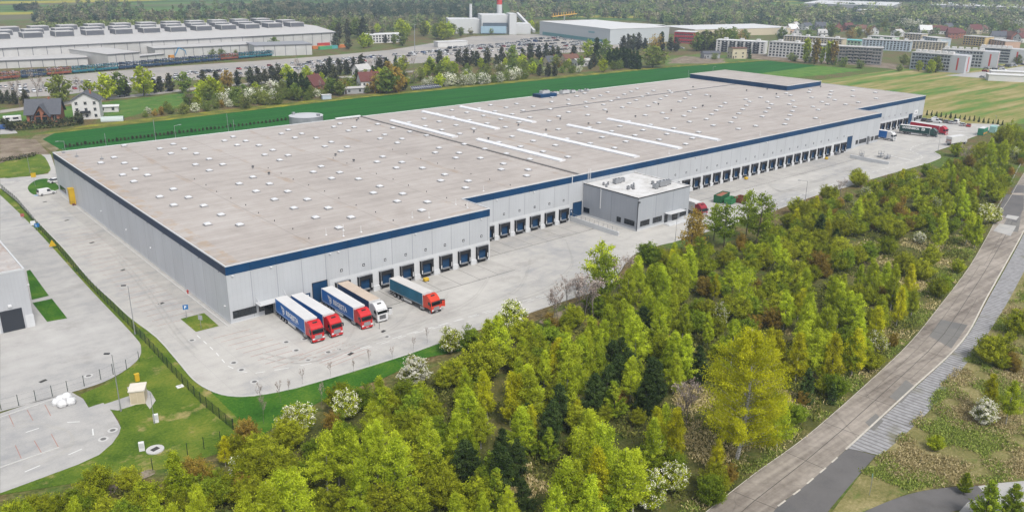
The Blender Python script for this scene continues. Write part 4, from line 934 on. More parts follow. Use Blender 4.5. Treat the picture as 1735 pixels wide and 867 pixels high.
# the white van by the long wall is near enough to show its parts
vt = thing('delivery_van', 'white delivery van parked by the small lawn at the end of the long grey wall', 'van', tuple(at(79, 329.5)), R(100))
o = link('body', CARS['van'].copy(), vt); o.color = CCOL['white']
for y in (-1.65, 1.65):
    for s_ in (-1, 1):
        q = MB(); q.tube((s_*.8, y, .34), (s_*.97, y, .34), .35, n=12); q.tube((s_*.965, y, .34), (s_*.98, y, .34), .2, n=10, m=1); q.build('wheel', [TYRE, RIM], vt)
q = MB(); q.b2((-.9, -2.55, .28), (.9, -2.42, .6)); q.build('bumper', CHASS, vt)
q = MB(); 
ribbon(q, P2('64,332 72,326'), 2.4, .02); structure(q.build('disabled_bay', plain('blue_bay_paint', (.30, .45, .62), .8, .1)))
car('hatch', 'white', tuple(at(94.5, 309)), R(100), 'white car just showing behind the far corner of the long grey wall')
car('van', 'blue', tuple(at(8, 219)), R(60), 'blue van at the left edge on the village lane')
for i, (u, v, k, c, r_) in enumerate(((1566, 205, 'hatch', 'black', 95), (1575, 206.5, 'hatch', 'grey', 95), (1584, 203, 'estate', 'white', 95), (1593, 206, 'hatch', 'black', 95), (1603, 208, 'hatch', 'grey', 95), (1612, 209.5, 'hatch', 'silver', 95), (1621, 209, 'van', 'white', 95), (1631, 213, 'estate', 'silver', 100), (1641, 214.5, 'hatch', 'red', 105), (1586, 207.5, 'van', 'white', 10))):
    lab = ['black car nearest the warehouse corner in the staff car row', 'grey car second from the warehouse corner in the staff row', 'white estate car in the back of the staff row', 'black car between the white estate and the grey car in the staff row', 'dark grey car mid staff row behind the red truck', 'silver car beside the tall white van in the staff row', 'tall white van near the end of the staff row', 'pale silver estate car beside the red car in the staff row', 'red car at the open end of the staff car row', 'white van standing across the front of the staff row'][i]
    car(k, c, tuple(at(u, v)), R(r_), lab, 'cars parked beside the far end of the warehouse')
car('estate', 'white', tuple(at(50, 178)), R(-80), 'white estate car driving on the road behind the brick house')
car('hatch', 'black', tuple(at(286, 155)), R(-80), 'black car driving on the road past the round green tree')
car('hatch', 'grey', tuple(at(206, 164.5)), R(-80), 'grey car on the road between two roadside trees')

# ---- skips and containers at the yard edge
def skip(label, P, rz, col, L=6., h=2.3, fill=None):
    m = plain('skip_paint', col, .6, .2, 1.5)
    t = thing('waste_container', label, 'container', P, rz)
    q = MB(); a, b = L/2, 1.2
    q.v += [(-a, -b, .15), (a, -b, .15), (a, b, .15), (-a, b, .15), (-a - .2, -b - .05, h), (a + .2, -b - .05, h), (a + .2, b + .05, h), (-a - .2, b + .05, h)]
    q.v += [(-a - .05, -b + .07, h), (a + .05, -b + .07, h), (a + .05, b - .07, h), (-a - .05, b - .07, h), (-a + .1, -b + .1, .5), (a - .1, -b + .1, .5), (a - .1, b - .1, .5), (-a + .1, b - .1, .5)]
    q.f += [(0,1,5,4), (1,2,6,5), (2,3,7,6), (3,0,4,7), (4,5,9,8), (5,6,10,9), (6,7,11,10), (7,4,8,11), (8,9,13,12), (9,10,14,13), (10,11,15,14), (11,8,12,15), (12,13,14,15)]; q.m += [0]*12 + [1]
    for i in range(7):
        x = -a + .4 + i*(L - .8)/6; q.b2((x - .06, -b - .14, .2), (x + .06, -b - .02, h - .1)); q.b2((x - .06, b + .02, .2), (x + .06, b + .14, h - .1))
    q.build('shell', [m, CHASS], t)
    q = MB()
    for s_ in (-1, 1): q.tube((s_*a*.7, -.9, .1), (s_*a*.7, .9, .1), .12, n=8)
    q.build('roller', CHASS, t)
    if fill: q = MB(); q.box((0, 0, h - .35), (L - .5, 2.0, .3)); q.build('load', plain('scrap', (.30, .12, .07), .9, .5, 3.), t)
skip('open dark green waste container with rusty load at the near side of the group', tuple(at(1222, 341)), R(12), (.02, .12, .045), 6.2, 2.5, True)
skip('lower bright green skip behind the dark green container', tuple(at(1238, 344)), R(12), (.05, .24, .09), 4.5, 1.7)
skip('rust brown skip next to the bright green skip', tuple(at(1254, 342)), R(12), (.20, .06, .03), 4., 1.7)
t = thing('shipping_container', 'green container with an orange stripe behind the trees at the far yard edge', 'container', tuple(at(1664, 228)), R(5))
q = MB(); q.b2((-3, -1.2, .1), (3, 1.2, 2.9)); q.build('body', plain('green_paint', (.03, .22, .13), .5, .15), t)
q = MB(); q.b2((-2.9, -1.24, .5), (2.5, -1.205, 1.2)); q.build('stripe', plain('orange_paint', (.65, .28, .05), .5, .2), t)
q = MB(); q.b2((-2.6, -.9, 2.9), (2.2, .9, 3.1)); q.build('lid', TWHITE, t)
t = thing('shipping_container', 'pale teal container standing right of the green one at the far yard edge', 'container', tuple(at(1682, 224)), R(12))
q = MB(); q.b2((-2.6, -1.2, .1), (2.6, 1.2, 2.8)); q.build('body', plain('teal_paint', (.30, .50, .47), .5, .1), t); q = MB(); q.b2((2.6, -1.1, .2), (2.64, 1.1, 2.7)); q.build('door', plain('teal_door', (.24, .42, .40), .5, .1), t)

# ---- yellow reel / cabinet by the long wall, hydrant, roadside bits
P = at(125.5, 345); t = thing('yellow_tank', 'tall yellow cabinet standing against the long grey side wall', 'cabinet', tuple(P))
q = MB(); q.b2((-1.0, -.8, .15), (1.0, .8, 4.6)); q.b2((-1.1, -.9, 4.6), (1.1, .9, 4.75)); q.b2((-1.05, -.85, 0), (1.05, .85, .15)); q.build('body', YEL, t)
q = MB(); q.b2((-1.03, -.5, .4), (-1.005, .5, 4.3)); q.build('door', plain('yellow_door', (.55, .34, .015), .6, .12), t)
P = at(329, 495); t = thing('hydrant', 'small red hydrant at the foot of the long grey side wall', 'hydrant', (-.7, P.y, 0.))
q = MB(); q.tube((0, 0, 0), (0, 0, .8), .14, n=8); q.tube((-.25, 0, .6), (.25, 0, .6), .1, n=8); q.tube((0, -.25, .6), (0, .25, .6), .1, n=8); q.build('body', REDS, t); q = MB(); q.tube((0, 0, .8), (0, 0, .95), .1, .05, n=8); q.build('cap', REDS, t)
P = at(137, 346); t = thing('tool_trolley', 'small dark trolley beside the tall yellow cabinet', 'trolley', (-.9, P.y, 0.))
q = MB(); q.b2((-.4, -.6, .2), (.4, .6, .4)); q.build('deck', plain('brown_deck', (.16, .05, .05), .7, .2), t); q = MB(); q.tube((-.3, .6, .4), (-.3, .6, 1.), .03); q.tube((.3, .6, .4), (.3, .6, 1.), .03); q.tube((-.3, .6, 1.), (.3, .6, 1.), .03); q.build('handle', CHASS, t)

# small yellow block and orange blocks on the apron
for (u, v, l) in ((722, 476, 'yellow protective block on the apron beside the orange red truck'), (1264, 304, 'small orange block on the apron in front of the middle far docks'), (1400, 270, 'small orange block near the far end of the dock row')):
    t = thing('yellow_block', l, 'block', tuple(at(u, v)))
    q = MB(); q.b2((-.6, -.45, .1), (.6, .45, .8)); q.build('body', YEL, t, bevel=.08); q = MB(); q.b2((-.5, -.5, 0), (-.3, .5, .1)); q.b2((.3, -.5, 0), (.5, .5, .1)); q.build('skid', CHASS, t)

# ---- manholes
q = MB()
for i in range(12):
    a0, a1 = 2*math.pi*i/12, 2*math.pi*(i+1)/12
    q.face([(.75*math.cos(a0), .75*math.sin(a0), 0), (.75*math.cos(a1), .75*math.sin(a1), 0), (.42*math.cos(a1), .42*math.sin(a1), 0), (.42*math.cos(a0), .42*math.sin(a0), 0)], 1)
q.face([(.42*math.cos(2*math.pi*i/12), .42*math.sin(2*math.pi*i/12), .003) for i in range(12)], 0)
MANM = q.mesh('manhole_cover', [plain('iron', (.16, .155, .15), .7, .2, 2.), KERB])
for u, v in ((325, 576), (396, 614), (409, 626), (485, 579), (502, 593), (516, 574), (556, 596), (575, 591), (522, 609), (655, 570), (150, 636), (175, 743), (191, 728), (431, 646)):
    tag(link('manhole_cover', MANM, None, tuple(at(u, v, .022))), 'round iron manhole cover in a pale ring set flush in the paving', 'manhole cover', 'manhole covers in the paved yards')
q = MB(); q.b2((-.6, -.35, 0), (.6, .35, .02)); GUL = q.mesh('gully_grate', [DRAIN])
for u, v in ((649, 561), (594, 599), (76, 342), (113, 373), (156, 411), (209, 457), (273, 514), (73, 645)):
    tag(link('gully_grate', GUL, None, tuple(at(u, v, .024)), R(20)), 'dark rectangular gully grate set flush in the paving', 'gully grate', 'gully grates in the paved yards')

# ---- lamp posts
def lamp(label, P, h, arms, r=.09, group='lamp posts round the yard', L=1.2, col=None):
    t = thing('street_lamp', label, 'street lamp', tuple(P), 0, group)
    q = MB(); q.tube((0, 0, 0), (0, 0, .4), r*1.7, n=8); q.tube((0, 0, .4), (0, 0, h), r, r*.55, n=8); q.build('pole', STEEL, t)
    for a in arms:
        q = MB(); c, s_ = math.cos(a), math.sin(a); q.tube((0, 0, h - .1), (c*L, s_*L, h + .1), r*.5, n=6); q.build('arm', STEEL, t)
        q = MB(); q.box((c*(L + .35), s_*(L + .35), h + .12), (.85, .36, .14), a); q.box((c*(L + .35), s_*(L + .35), h + .04), (.7, .28, .03), a, 1); q.build('lamp_head', [DGREY if L < 1 else STEEL, SKYW], t)
def lamp_px(label, ub, vb, vt, arms, **k):
    P = at(ub, vb); lamp(label, P, top_z(P, vt), arms, **k)
lamp_px('tall grey lamp post on the grass strip beside the long wire fence', 229, 566, 484, [R(150)], L=.4)
lamp_px('tall grey lamp post beside the cream kiosk and the car park', 205, 696, 600, [R(140)], L=.4)
lamp_px('short thin grey mast on the grass next to the small white cabinet', 262, 717, 662, [], r=.06)
lamp_px('lamp post on the lawn bank by the junction at the left', 51, 293, 264, [R(170)], L=.5)
for i, (u, v) in enumerate(((177, 226), (259.5, 203), (295, 213), (384, 192), (395, 203), (108, 239), (1167, 119), (1208.5, 113.5))):
    P = on_y(u, v, 136. + (2 if i % 2 else 0)); lab = ['first post left of the water tank end', 'tall slim post left of the short one', 'short post right of the tall slim post', 'tall post left of the pale twin', 'pale twin post nearest the water tank', 'double arm lamp at the rear left roof corner', 'slim post before the raised far roof section', 'post beside the raised far roof section'][i]
    lamp('grey lamp post behind the warehouse, ' + lab, (P.x, P.y, 0), P.z, [R(180)] if i == 5 else ([R(0)] if i in (2, 7) else []), L=1.6, r=.13)
lamp_px('lamp post with a long arm at the grove edge before the middle docks', 1364, 341, 306, [R(135)], L=2.2)
lamp_px('lamp post at the tip of the green corner in the far yard', 1589, 256, 232, [R(100)], L=1.)
lamp_px('lamp post behind the staff cars at the far conifer row', 1686, 210, 196, [R(180)], L=1.)
lamp_px('slim pole at the corner of the annex ramp', 1144, 408, 372, [], r=.07)

# ---- signs
def sign(label, u, v, vt, shape, mats, size=.75, rz=R(-140), sym=None):
    P = at(u, v); h = max(1.6, top_z(P, vt)); t = thing('road_sign', label, 'sign', tuple(P), rz)
    q = MB(); q.tube((0, 0, 0), (0, 0, h), .04, n=6); q.build('pole', STEEL, t)
    q = MB(); a = size/2
    if shape == 'square': q.b2((-a, .05, h - size), (a, .08, h))
    elif shape == 'tri': q.extr([(0, 0)]*0, 0, 0) if 0 else None; q.v += [(-a, .05, h - size), (a, .05, h - size), (0, .05, h), (-a, .08, h - size), (a, .08, h - size), (0, .08, h)]; q.f += [(0, 1, 2), (5, 4, 3), (0, 3, 4, 1), (1, 4, 5, 2), (2, 5, 3, 0)]; q.m += [0]*5
    elif shape == 'diamond': q.box((0, .065, h - a), (size, .03, size))
    o = q.build('sign_plate', mats[0], t)
    if sym: letters(sym, size*.85, 'lettering', mats[1], o, Matrix.Translation((size*.26, .09, h - size*.8)) @ Matrix.Rotation(R(180), 4, 'Z') @ Matrix.Rotation(R(90), 4, 'X'), .02)
    return t
SBLUE = plain('sign_blue', (.02, .16, .42), .5, .05); SGREY = plain('sign_back', (.40, .41, .43), .5, .05)
def face_cam(u, v): P = at(u, v); return math.atan2(CAM[1] - P.y, CAM[0] - P.x) - R(90)
sign('blue square parking sign with white P at the small lawn by the building corner', 316.5, 539, 516, 'square', [SBLUE, LETTER], 1.0, face_cam(316, 539), 'P')
sign('grey backed sign on the small lawn by the building corner', 341, 557, 534, 'square', [SGREY], .95, R(-60))
sign('yellow triangular warning sign on the strip beside the wire fence', 90, 421, 406, 'tri', [YEL], 1.7, face_cam(90, 421))
sign('blue square sign among the fence signs at the left', 64, 391, 378, 'square', [SBLUE, LETTER], 1.1, face_cam(64, 391), 'i')
sign('white square sign next to the blue sign at the fence', 57, 384, 374, 'square', [SKYW], 1.2, face_cam(57, 384))
sign('small reddish sign furthest along the fence row', 39, 371, 362, 'square', [plain('sign_red', (.4, .12, .1), .5, .1)], .9, face_cam(39, 371))
sign('yellow roadside sign at the lawn bank near the junction', 60, 316, 293, 'square', [YEL], 1.4, face_cam(60, 316))
sign('small green and white sign beside the road junction at the lower right', 1473, 838, 803, 'square', [plain('sign_green', (.15, .42, .30), .5, .1)], .55, R(20))

# ---- fences
FGREEN = plain('fence_wire', (.012, .035, .022), .6, .2)
def fence(label, pts, h, step, wire=True, name='wire_fence', pr=.05, mat=None, gap=.07, ww=.030):
    t = thing(name, label, 'fence', (0, 0, 0))
    pts = [Vector((p[0], p[1], 0)) for p in pts]; posts = []; q = MB()
    for a, b in zip(pts, pts[1:]):
        L = (b - a).length; d = (b - a)/L; n = max(1, round(L/step)); 
        for i in range(n): posts.append(a + d*(L*i/n))
        if wire:
            k = 0.
            while k < L:
                p = a + d*k; e = d*ww; z = tz(p.x, p.y); q.face([(p.x, p.y, z + .05), (p.x + e.x, p.y + e.y, z + .05), (p.x + e.x, p.y + e.y, z + h), (p.x, p.y, z + h)]); k += gap
        for z in ([.1 + i*.2 for i in range(int(h/.2))] if wire else [h*.98, h*.5, .1]):
            w2 = .008 if wire else .006
            q.face([(a.x, a.y, z - w2), (b.x, b.y, z - w2), (b.x, b.y, z + w2), (a.x, a.y, z + w2)])
    posts.append(pts[-1])
    q.build('wire_mesh', mat or FGREEN, t)
    pm_ = MB(); pm_.tube((0, 0, 0), (0, 0, h + .1), pr, n=6); me = pm_.mesh('post', [mat or FGREEN])
    for p in posts[-100:]: link('post', me, t, (p.x, p.y, 0))
    return t
fence('long dark green wire mesh fence between the grass strip and the warehouse yard', P2('3,322 30,345 62,383 100,424 130,460 160,493 195,528 225,558 262,598 300,640 340,682 395,728'), 1.9, 2.5)
fence('thin post and wire fence between the upper side road and the car park', P2('2,694 32,687 61,679 89,671 115,663 143,654 171,643 192,634 215,626 236,612'), 1.9, 50., wire=False)
fence('thin post and wire fence below the patchy lawn towards the trees', P2('163,833 197,821 228,807 259,796 289,784 318,770 346,760 374,750 396,728'), 1.9, 50., wire=False)
fence('white crash barrier along the far edge of the grove road', smooth(P2('1690,352 1697,340 1710,315 1726,285 1735,270'), 3), .75, 3., wire=False, name='crash_barrier', mat=SKYW)

# ---- kiosk, bags, boxes on the lawn
P = at(236, 678); t = thing('transformer_kiosk', 'cream transformer kiosk with flat lid on a small paved pad in the lawn', 'kiosk', tuple(P), R(-25))
CREAM = plain('cream_render', (.66, .57, .42), .8, .1); 
q = MB(); q.b2((-1.1, -1.3, 0), (1.1, 1.3, 2.3)); q.build('housing', CREAM, t); q = MB(); q.b2((-1.25, -1.45, 2.3), (1.25, 1.45, 2.5)); q.build('lid', plain('pale_lid', (.72, .67, .58), .8, .1), t)
q = MB(); q.b2((-.95, -1.33, .25), (-.05, -1.305, 2.1)); q.b2((.05, -1.33, .25), (.95, -1.305, 2.1)); q.build('door', plain('cream_door', (.58, .49, .35), .7, .1), t)
structure(sheet('kiosk_pad', P2('215,656 232,650 256,664 264,678 254,693 246,682 226,684 222,674'), .03, LOT))
P = at(233, 645); t = thing('yellow_post', 'yellow gas cabinet just behind the cream kiosk', 'cabinet', tuple(P)); q = MB(); q.b2((-.35, -.25, 0), (.35, .25, 1.3)); q.build('body', YEL, t, bevel=.03); q = MB(); q.b2((-.4, -.3, 1.3), (.4, .3, 1.38)); q.build('lid', YEL, t)
for u, v, l in ((265, 715, 'small white meter cabinet beside the thin mast'), (241, 763, 'small white meter cabinet on the lawn near the pale ring')):
    P = at(u, v); t = thing('meter_cabinet', l, 'cabinet', tuple(P), R(-20)); q = MB(); q.b2((-.38, -.2, 0), (.38, .2, 1.45)); q.build('body', SKYW, t, bevel=.03); q = MB(); q.b2((-.3, -.215, .55), (.3, -.202, 1.3)); q.build('door', CAPM, t)
t = thing('soakaway_ring', 'pale concrete ring with a dark square hatch on the lawn', 'shaft', tuple(at(263, 762))); q = MB(); q.tube((0, 0, 0), (0, 0, .18), 1.25, n=20); q.build('ring', KERB, t); q = MB(); q.box((0, 0, .2), (1.1, .8, .04), .3); q.build('hatch', DRAIN, t)
t = thing('manhole_slab', 'white slab cover near the long wire fence', 'cover', tuple(at(305, 655))); q = MB(); q.box((0, 0, .1), (1.1, .9, .2)); q.build('slab', SKYW, t, bevel=.03); q = MB(); q.box((0, 0, .215), (.5, .4, .03)); q.build('hatch', KERB, t)
def bag(label, u, v, s):
    bm = bmesh.new(); bmesh.ops.create_icosphere(bm, subdivisions=3, radius=1.)
    rr = random.Random(u)
    ph = [rr.uniform(0, 6) for _ in range(6)]
    for v_ in bm.verts:
        c = v_.co; k = 1 + .10*math.sin(5*c.x + ph[0])*math.sin(4*c.y + ph[1]) + .07*math.sin(9*c.z + ph[2] + 3*c.x)
        c.x = math.copysign(abs(c.x)**.75, c.x)*k; c.y = math.copysign(abs(c.y)**.75, c.y)*k; c.z = max(-.72, c.z)*k
        v_.co = Vector((c.x*s, c.y*s, (c.z + .72)*s*.95))
    me = bpy.data.meshes.new('sand_bag'); bm.to_mesh(me); bm.free(); me.materials.append(BAGM)
    for p in me.polygons: p.use_smooth = True
    tag(link('bulk_bag', me, None, tuple(at(u, v))), label, 'bag', 'white bulk bags on the car park')
BAGM = plain('woven_white', (.72, .72, .72), .9, .08, 2.)
for u, v, s, l in ((96, 685, .62, 'leftmost of the low white bulk bags at the car park edge'), (106, 688, .7, 'big creased white bulk bag in the middle of the pile'), (121, 684, .72, 'white bulk bag at the right end of the pile'), (113, 678, .8, 'white bulk bag peeping out behind the pile'), (103, 680, .66, 'white bulk bag between the leftmost and the middle one')): bag(l, u, v, s)
# bollards by the trucks
for u, v, l in ((635, 551, 'thin grey bollard on the kerb wedge nearest the white cab'), (643, 557, 'thin grey bollard at the tip of the kerb wedge')):
    t = thing('bollard', l, 'bollard', tuple(at(u, v))); q = MB(); q.tube((0, 0, 0), (0, 0, 1.2), .06, n=8); q.build('pole', STEEL, t); q = MB(); q.tube((0, 0, 1.2), (0, 0, 1.26), .07, .03, n=8); q.build('cap', DGREY, t)
# water tank behind the hall
_wt = on_y(518.5, 195.5, 143.)
t = thing('water_tank', 'round galvanised sprinkler water tank behind the warehouse', 'water tank', (_wt.x, 143., 0)); 
WTH = _wt.z
q = MB(); q.tube((0, 0, 0), (0, 0, WTH), 6.4, n=32, cap=False)
m = NT('tank_steel', .45, .5); s_ = m.sep(m.obj()); m.color(m.mix(m.math('MULTIPLY', m.lines(s_[2], 1.2, .08), .25), m.ramp(m.noise(.4, 4, m.scl(1, 1, .3)), [(.3, (.24, .26, .27)), (.7, (.36, .385, .395))]), (.16, .17, .18)))
q.build('shell', m.mat, t); q = MB(); q.tube((0, 0, WTH), (0, 0, WTH + .5), 6.5, .4, n=32); q.build('roof', plain('tank_roof', (.50, .51, .52), .5, .08), t)
for a in (2.2, 5.3): q = MB(); q.box((5.2*math.cos(a), 5.2*math.sin(a), WTH + .5), (1., 1., .8)); q.build('vent', STEEL, t)
# ================================================================ TREES
def leaf_mat(name, dark, mid, light, alt, alt_amt=.6, transl=.35):
    m = NT(name); nt = m.nt; m.k = 1.1
    a = m.n('ShaderNodeAttribute'); a.attribute_name = 'tint'
    oi = m.n('ShaderNodeObjectInfo'); rnd = oi.outputs['Random']
    c = m.ramp(a.outputs['Fac'], [(.1, dark), (.5, mid), (.9, light)])
    c2 = m.mix(.5, c, alt); c = m.mix(m.math('MULTIPLY', rnd, alt_amt), c, c2)
    hv = m.n('ShaderNodeHueSaturation'); m.l(m.math('ADD', m.math('MULTIPLY', m.math('FRACT', m.math('MULTIPLY', rnd, 7.31)), .5), .78), hv.inputs['Value']); m.l(c, hv.inputs['Color']); c = hv.outputs[0]
    d = m.n('ShaderNodeBsdfDiffuse'); t = m.n('ShaderNodeBsdfTranslucent'); mx = m.n('ShaderNodeMixShader'); mx.inputs[0].default_value = transl
    m.l(c, d.inputs[0]); m.l(c, t.inputs[0]); m.l(d.outputs[0], mx.inputs[1]); m.l(t.outputs[0], mx.inputs[2]); m.l(mx.outputs[0], m.out.inputs[0]); nt.nodes.remove(m.bs)
    return m.mat
def bark_mat(name, a, b, marks=False):
    m = NT(name, .9, .15); c = m.ramp(m.noise(4., 3, m.scl(1, 1, .5, m.obj())), [(.35, a), (.65, b)])
    if marks: c = m.mix(m.ramp(m.noise(3., 4, m.scl(1, 1, 1.6, m.obj()), .7), [(.52, 0.), (.6, .9)]), c, (.03, .028, .026))
    m.color(c); return m.mat
LIME = leaf_mat('birch_leaves', (.13, .18, .012), (.325, .41, .024), (.52, .60, .045), (.42, .39, .026), .6, .45)
GOLD = leaf_mat('golden_birch_leaves', (.18, .17, .008), (.40, .385, .014), (.60, .56, .026), (.34, .42, .018), .6, .45)
OLIVE = leaf_mat('shrub_leaves', (.085, .115, .009), (.225, .275, .016), (.41, .45, .028), (.30, .26, .024), .7, .42)
GREEN = leaf_mat('green_leaves', (.07, .115, .014), (.165, .24, .02), (.29, .38, .034), (.24, .25, .022), .6, .45)
PINE = leaf_mat('pine_needles', (.016, .028, .009), (.034, .056, .016), (.075, .105, .028), (.04, .07, .018), .5, .2)
YPINE = leaf_mat('young_pine_needles', (.08, .12, .010), (.18, .24, .018), (.33, .36, .03), (.15, .24, .02), .5, .3)
RUST = leaf_mat('rusty_leaves', (.13, .09, .02), (.27, .18, .035), (.38, .27, .06), (.25, .23, .03), .6, .45)
BLOOM = leaf_mat('blossom', (.55, .53, .42), (.76, .74, .64), (.86, .84, .77), (.72, .70, .55), .4)
TWIG = leaf_mat('bare_twigs', (.14, .105, .085), (.26, .205, .175), (.38, .32, .28), (.32, .26, .21), .5, .1)
FARG = leaf_mat('far_leaves', (.055, .10, .02), (.125, .185, .03), (.22, .28, .05), (.22, .18, .06), .8, .4)
FARD = leaf_mat('far_dark_leaves', (.026, .034, .022), (.05, .062, .034), (.09, .10, .045), (.09, .065, .04), .8, .25)
BW = bark_mat('birch_bark', (.40, .38, .34), (.62, .60, .55), True); BB = bark_mat('brown_bark', (.07, .055, .045), (.15, .12, .10)); BG = bark_mat('grey_bark', (.14, .12, .105), (.27, .235, .21))

def leaves_mesh(name, C, size, tint, mats, mi=None, up=.45, hang=0., rng=None, aspect=1.7):
    """one small rhombic leaf spray at every point of C"""
    n = len(C); rng = rng or np.random.default_rng(1)
    a = rng.normal(size=(n, 3)); a[:, 2] -= hang*2.2; a /= np.linalg.norm(a, axis=1)[:, None]
    nrm = rng.normal(size=(n, 3)); nrm[:, 2] = np.abs(nrm[:, 2]) + up*1.8; b = np.cross(nrm, a); b /= np.linalg.norm(b, axis=1)[:, None] + 1e-9
    sz = size*(.65 + .7*rng.random(n))[:, None]
    V = np.empty((n, 4, 3)); V[:, 0] = C - a*sz*.5*aspect; V[:, 1] = C + b*sz*.5; V[:, 2] = C + a*sz*.5*aspect; V[:, 3] = C - b*sz*.5
    me = bpy.data.meshes.new(name); me.vertices.add(4*n); me.loops.add(4*n); me.polygons.add(n)
    me.vertices.foreach_set('co', V.reshape(-1)); me.loops.foreach_set('vertex_index', np.arange(4*n, dtype=np.int32))
    me.polygons.foreach_set('loop_start', np.arange(0, 4*n, 4, dtype=np.int32)); me.polygons.foreach_set('loop_total', np.full(n, 4, dtype=np.int32))
    for q in mats: me.materials.append(q)
    if mi is not None: me.polygons.foreach_set('material_index', mi.astype(np.int32))
    at_ = me.attributes.new('tint', 'FLOAT', 'POINT'); at_.data.foreach_set('value', np.repeat(np.clip(tint, 0, 1), 4).astype(np.float32))
    me.update(); return me
def make_tree(name, seed, h, rad, base, prof, nb, npb, size, leafm, barkm, tilt=.5, droop=0., hang=0., sig=.16, trunk_r=.1, stems=1, bloom=None, bloom_p=0., top=1., jit=.25, twigs=True):
    """returns (trunk mesh, crown mesh); branches leave the stem in a spiral, sprays of leaves sit along their outer part"""
    rng = np.random.default_rng(seed); rr = random.Random(seed); tb = MB(); C = []; T = []
    for s in range(stems):
        ang0 = rr.uniform(0, 6.28); off = 0 if stems == 1 else rad*.28
        lean = Vector((math.cos(ang0)*off, math.sin(ang0)*off, 0)); hs = h*(1 if s == 0 else rr.uniform(.7, .97))
        bend = Vector((rr.uniform(-1, 1), rr.uniform(-1, 1), 0))*h*.03
        ax = lambda t: lean*(.25 + t*1.3)*(1 if stems > 1 else 0) + bend*math.sin(t*3.1) + Vector((0, 0, hs*t))
        K = 6
        for k in range(K): tb.tube(ax(k/K), ax((k + 1)/K), trunk_r*(1 - k/K*.85), trunk_r*(1 - (k + 1)/K*.85), n=6, cap=False)
        nbs = nb//stems
        for i in range(nbs):
            t = base + (1 - base)*((i + rr.random())/nbs)*top; u = (t - base)/(1 - base)
            az = i*2.399 + rr.uniform(-.5, .5)
            if rr.random() < .10: continue
            L = rad*prof(u)*(1 + .26*math.sin(2*az + seed)*math.sin(8*u + 1.7*seed))*rr.uniform(1 - jit, 1 + jit*.8)*(1 if stems == 1 else .72) + .12
            p0 = ax(max(.04, t - tilt*L/h*.9)); d = Vector((math.cos(az), math.sin(az), 0))
            p1 = p0 + d*L + Vector((0, 0, tilt*L))
            if twigs and L > .5: tb.tube(p0, p0.lerp(p1, .8), trunk_r*.28*(1.1 - t), .012, n=3, cap=False)
            ct = rr.random()
            m_ = max(4, int(npb*(.35 + L/rad)))
            q = rng.random(m_)**.75*.82 + .2; P = np.array(p0)[None] + q[:, None]*np.array(p1 - p0)[None]
            P += rng.normal(size=(m_, 3))*(sig*rad*(.45 + .55*q))[:, None]*np.array([1, 1, .8])
            P[:, 2] -= droop*L*q*q + hang*rng.exponential(.35, m_)*q
            C.append(P); T.append(.62*ct + .38*rng.random(m_))
    C = np.concatenate(C); T = np.concatenate(T); C[:, 2] = np.maximum(C[:, 2], .08)
    mats = [leafm]; mi = None
    if bloom:
        mats.append(bloom); clump = np.sin(C[:, 0]*3.1 + seed)*np.sin(C[:, 1]*2.7)*np.sin(C[:, 2]*2.9 + 1); r_ = np.linalg.norm(C - np.array([0, 0, h*.45]), axis=1)
        mi = (rng.random(len(C)) < bloom_p*(1 + .8*np.sign(clump))*(.5 + r_/(h*.6))).astype(int)
    crown = leaves_mesh('crown', C, size, T, mats, mi, hang=hang, rng=rng)
    return tb.mesh('trunk', [barkm]), crown
ov = lambda u: (math.sin(math.pi*min(1, (u*.86 + .12)))**.8)              # egg
birch_p = lambda u: min(1., .4 + 2.4*u)*(1 - u)**.78*1.08 + .05
round_p = lambda u: math.sqrt(max(0., 1 - (1.75*u - .72)**2)) if abs(1.75*u - .72) < 1 else .12
cone_p = lambda u: (1 - u)**.85*min(1., .6 + 3*u) + .05
PROTO = {}
def proto(code, n, fn): PROTO[code] = [fn(i) for i in range(n)]
proto('B', 6, lambda i: make_tree('birch', 11 + i, 10., 1.85 + .2*(i % 3), (.2, .27, .33)[i % 3], birch_p, 86, 190, .118, LIME, BW, tilt=.85, droop=.25, hang=.55, sig=.11, trunk_r=.13, jit=.42))
proto('T', 2, lambda i: make_tree('birch_clump', 21 + i, 10., 2.9, .1, birch_p, 130, 175, .122, LIME, BW, tilt=.7, droop=.25, hang=.5, sig=.11, trunk_r=.1, stems=3))
proto('G', 3, lambda i: make_tree('golden_birch', 31 + i, 10., 1.95, .24, birch_p, 86, 180, .118, GOLD, BW, tilt=.75, droop=.2, hang=.5, sig=.13, trunk_r=.11))
proto('S', 4, lambda i: make_tree('shrub', 41 + i, 5., 2.5, .03, round_p, 150, 115, .115, OLIVE, BB, tilt=1.05, sig=.075, trunk_r=.06, stems=5, jit=.3))
proto('D', 3, lambda i: make_tree('green_shrub', 51 + i, 5., 2.3, .03, round_p, 140, 115, .118, GREEN, BB, tilt=.95, sig=.08, trunk_r=.06, stems=4, jit=.3))
proto('R', 2, lambda i: make_tree('rusty_shrub', 61 + i, 5., 2.1, .05, round_p, 120, 92, .112, RUST, BB, tilt=1.0, sig=.085, trunk_r=.06, stems=4, jit=.35))
proto('P', 3, lambda i: make_tree('pine', 71 + i, 8., 2.3, .08, lambda u: (1 - u)**.6*min(1., .5 + 2.5*u), 96, 160, .13, PINE, BB, tilt=.45, sig=.09, trunk_r=.13, jit=.3))
proto('Y', 2, lambda i: make_tree('young_pine', 81 + i, 6., 1.75, .05, lambda u: (1 - u)**.7*min(1., .55 + 2.5*u), 84, 150, .112, YPINE, BB, tilt=.85, sig=.075, trunk_r=.09, jit=.25))
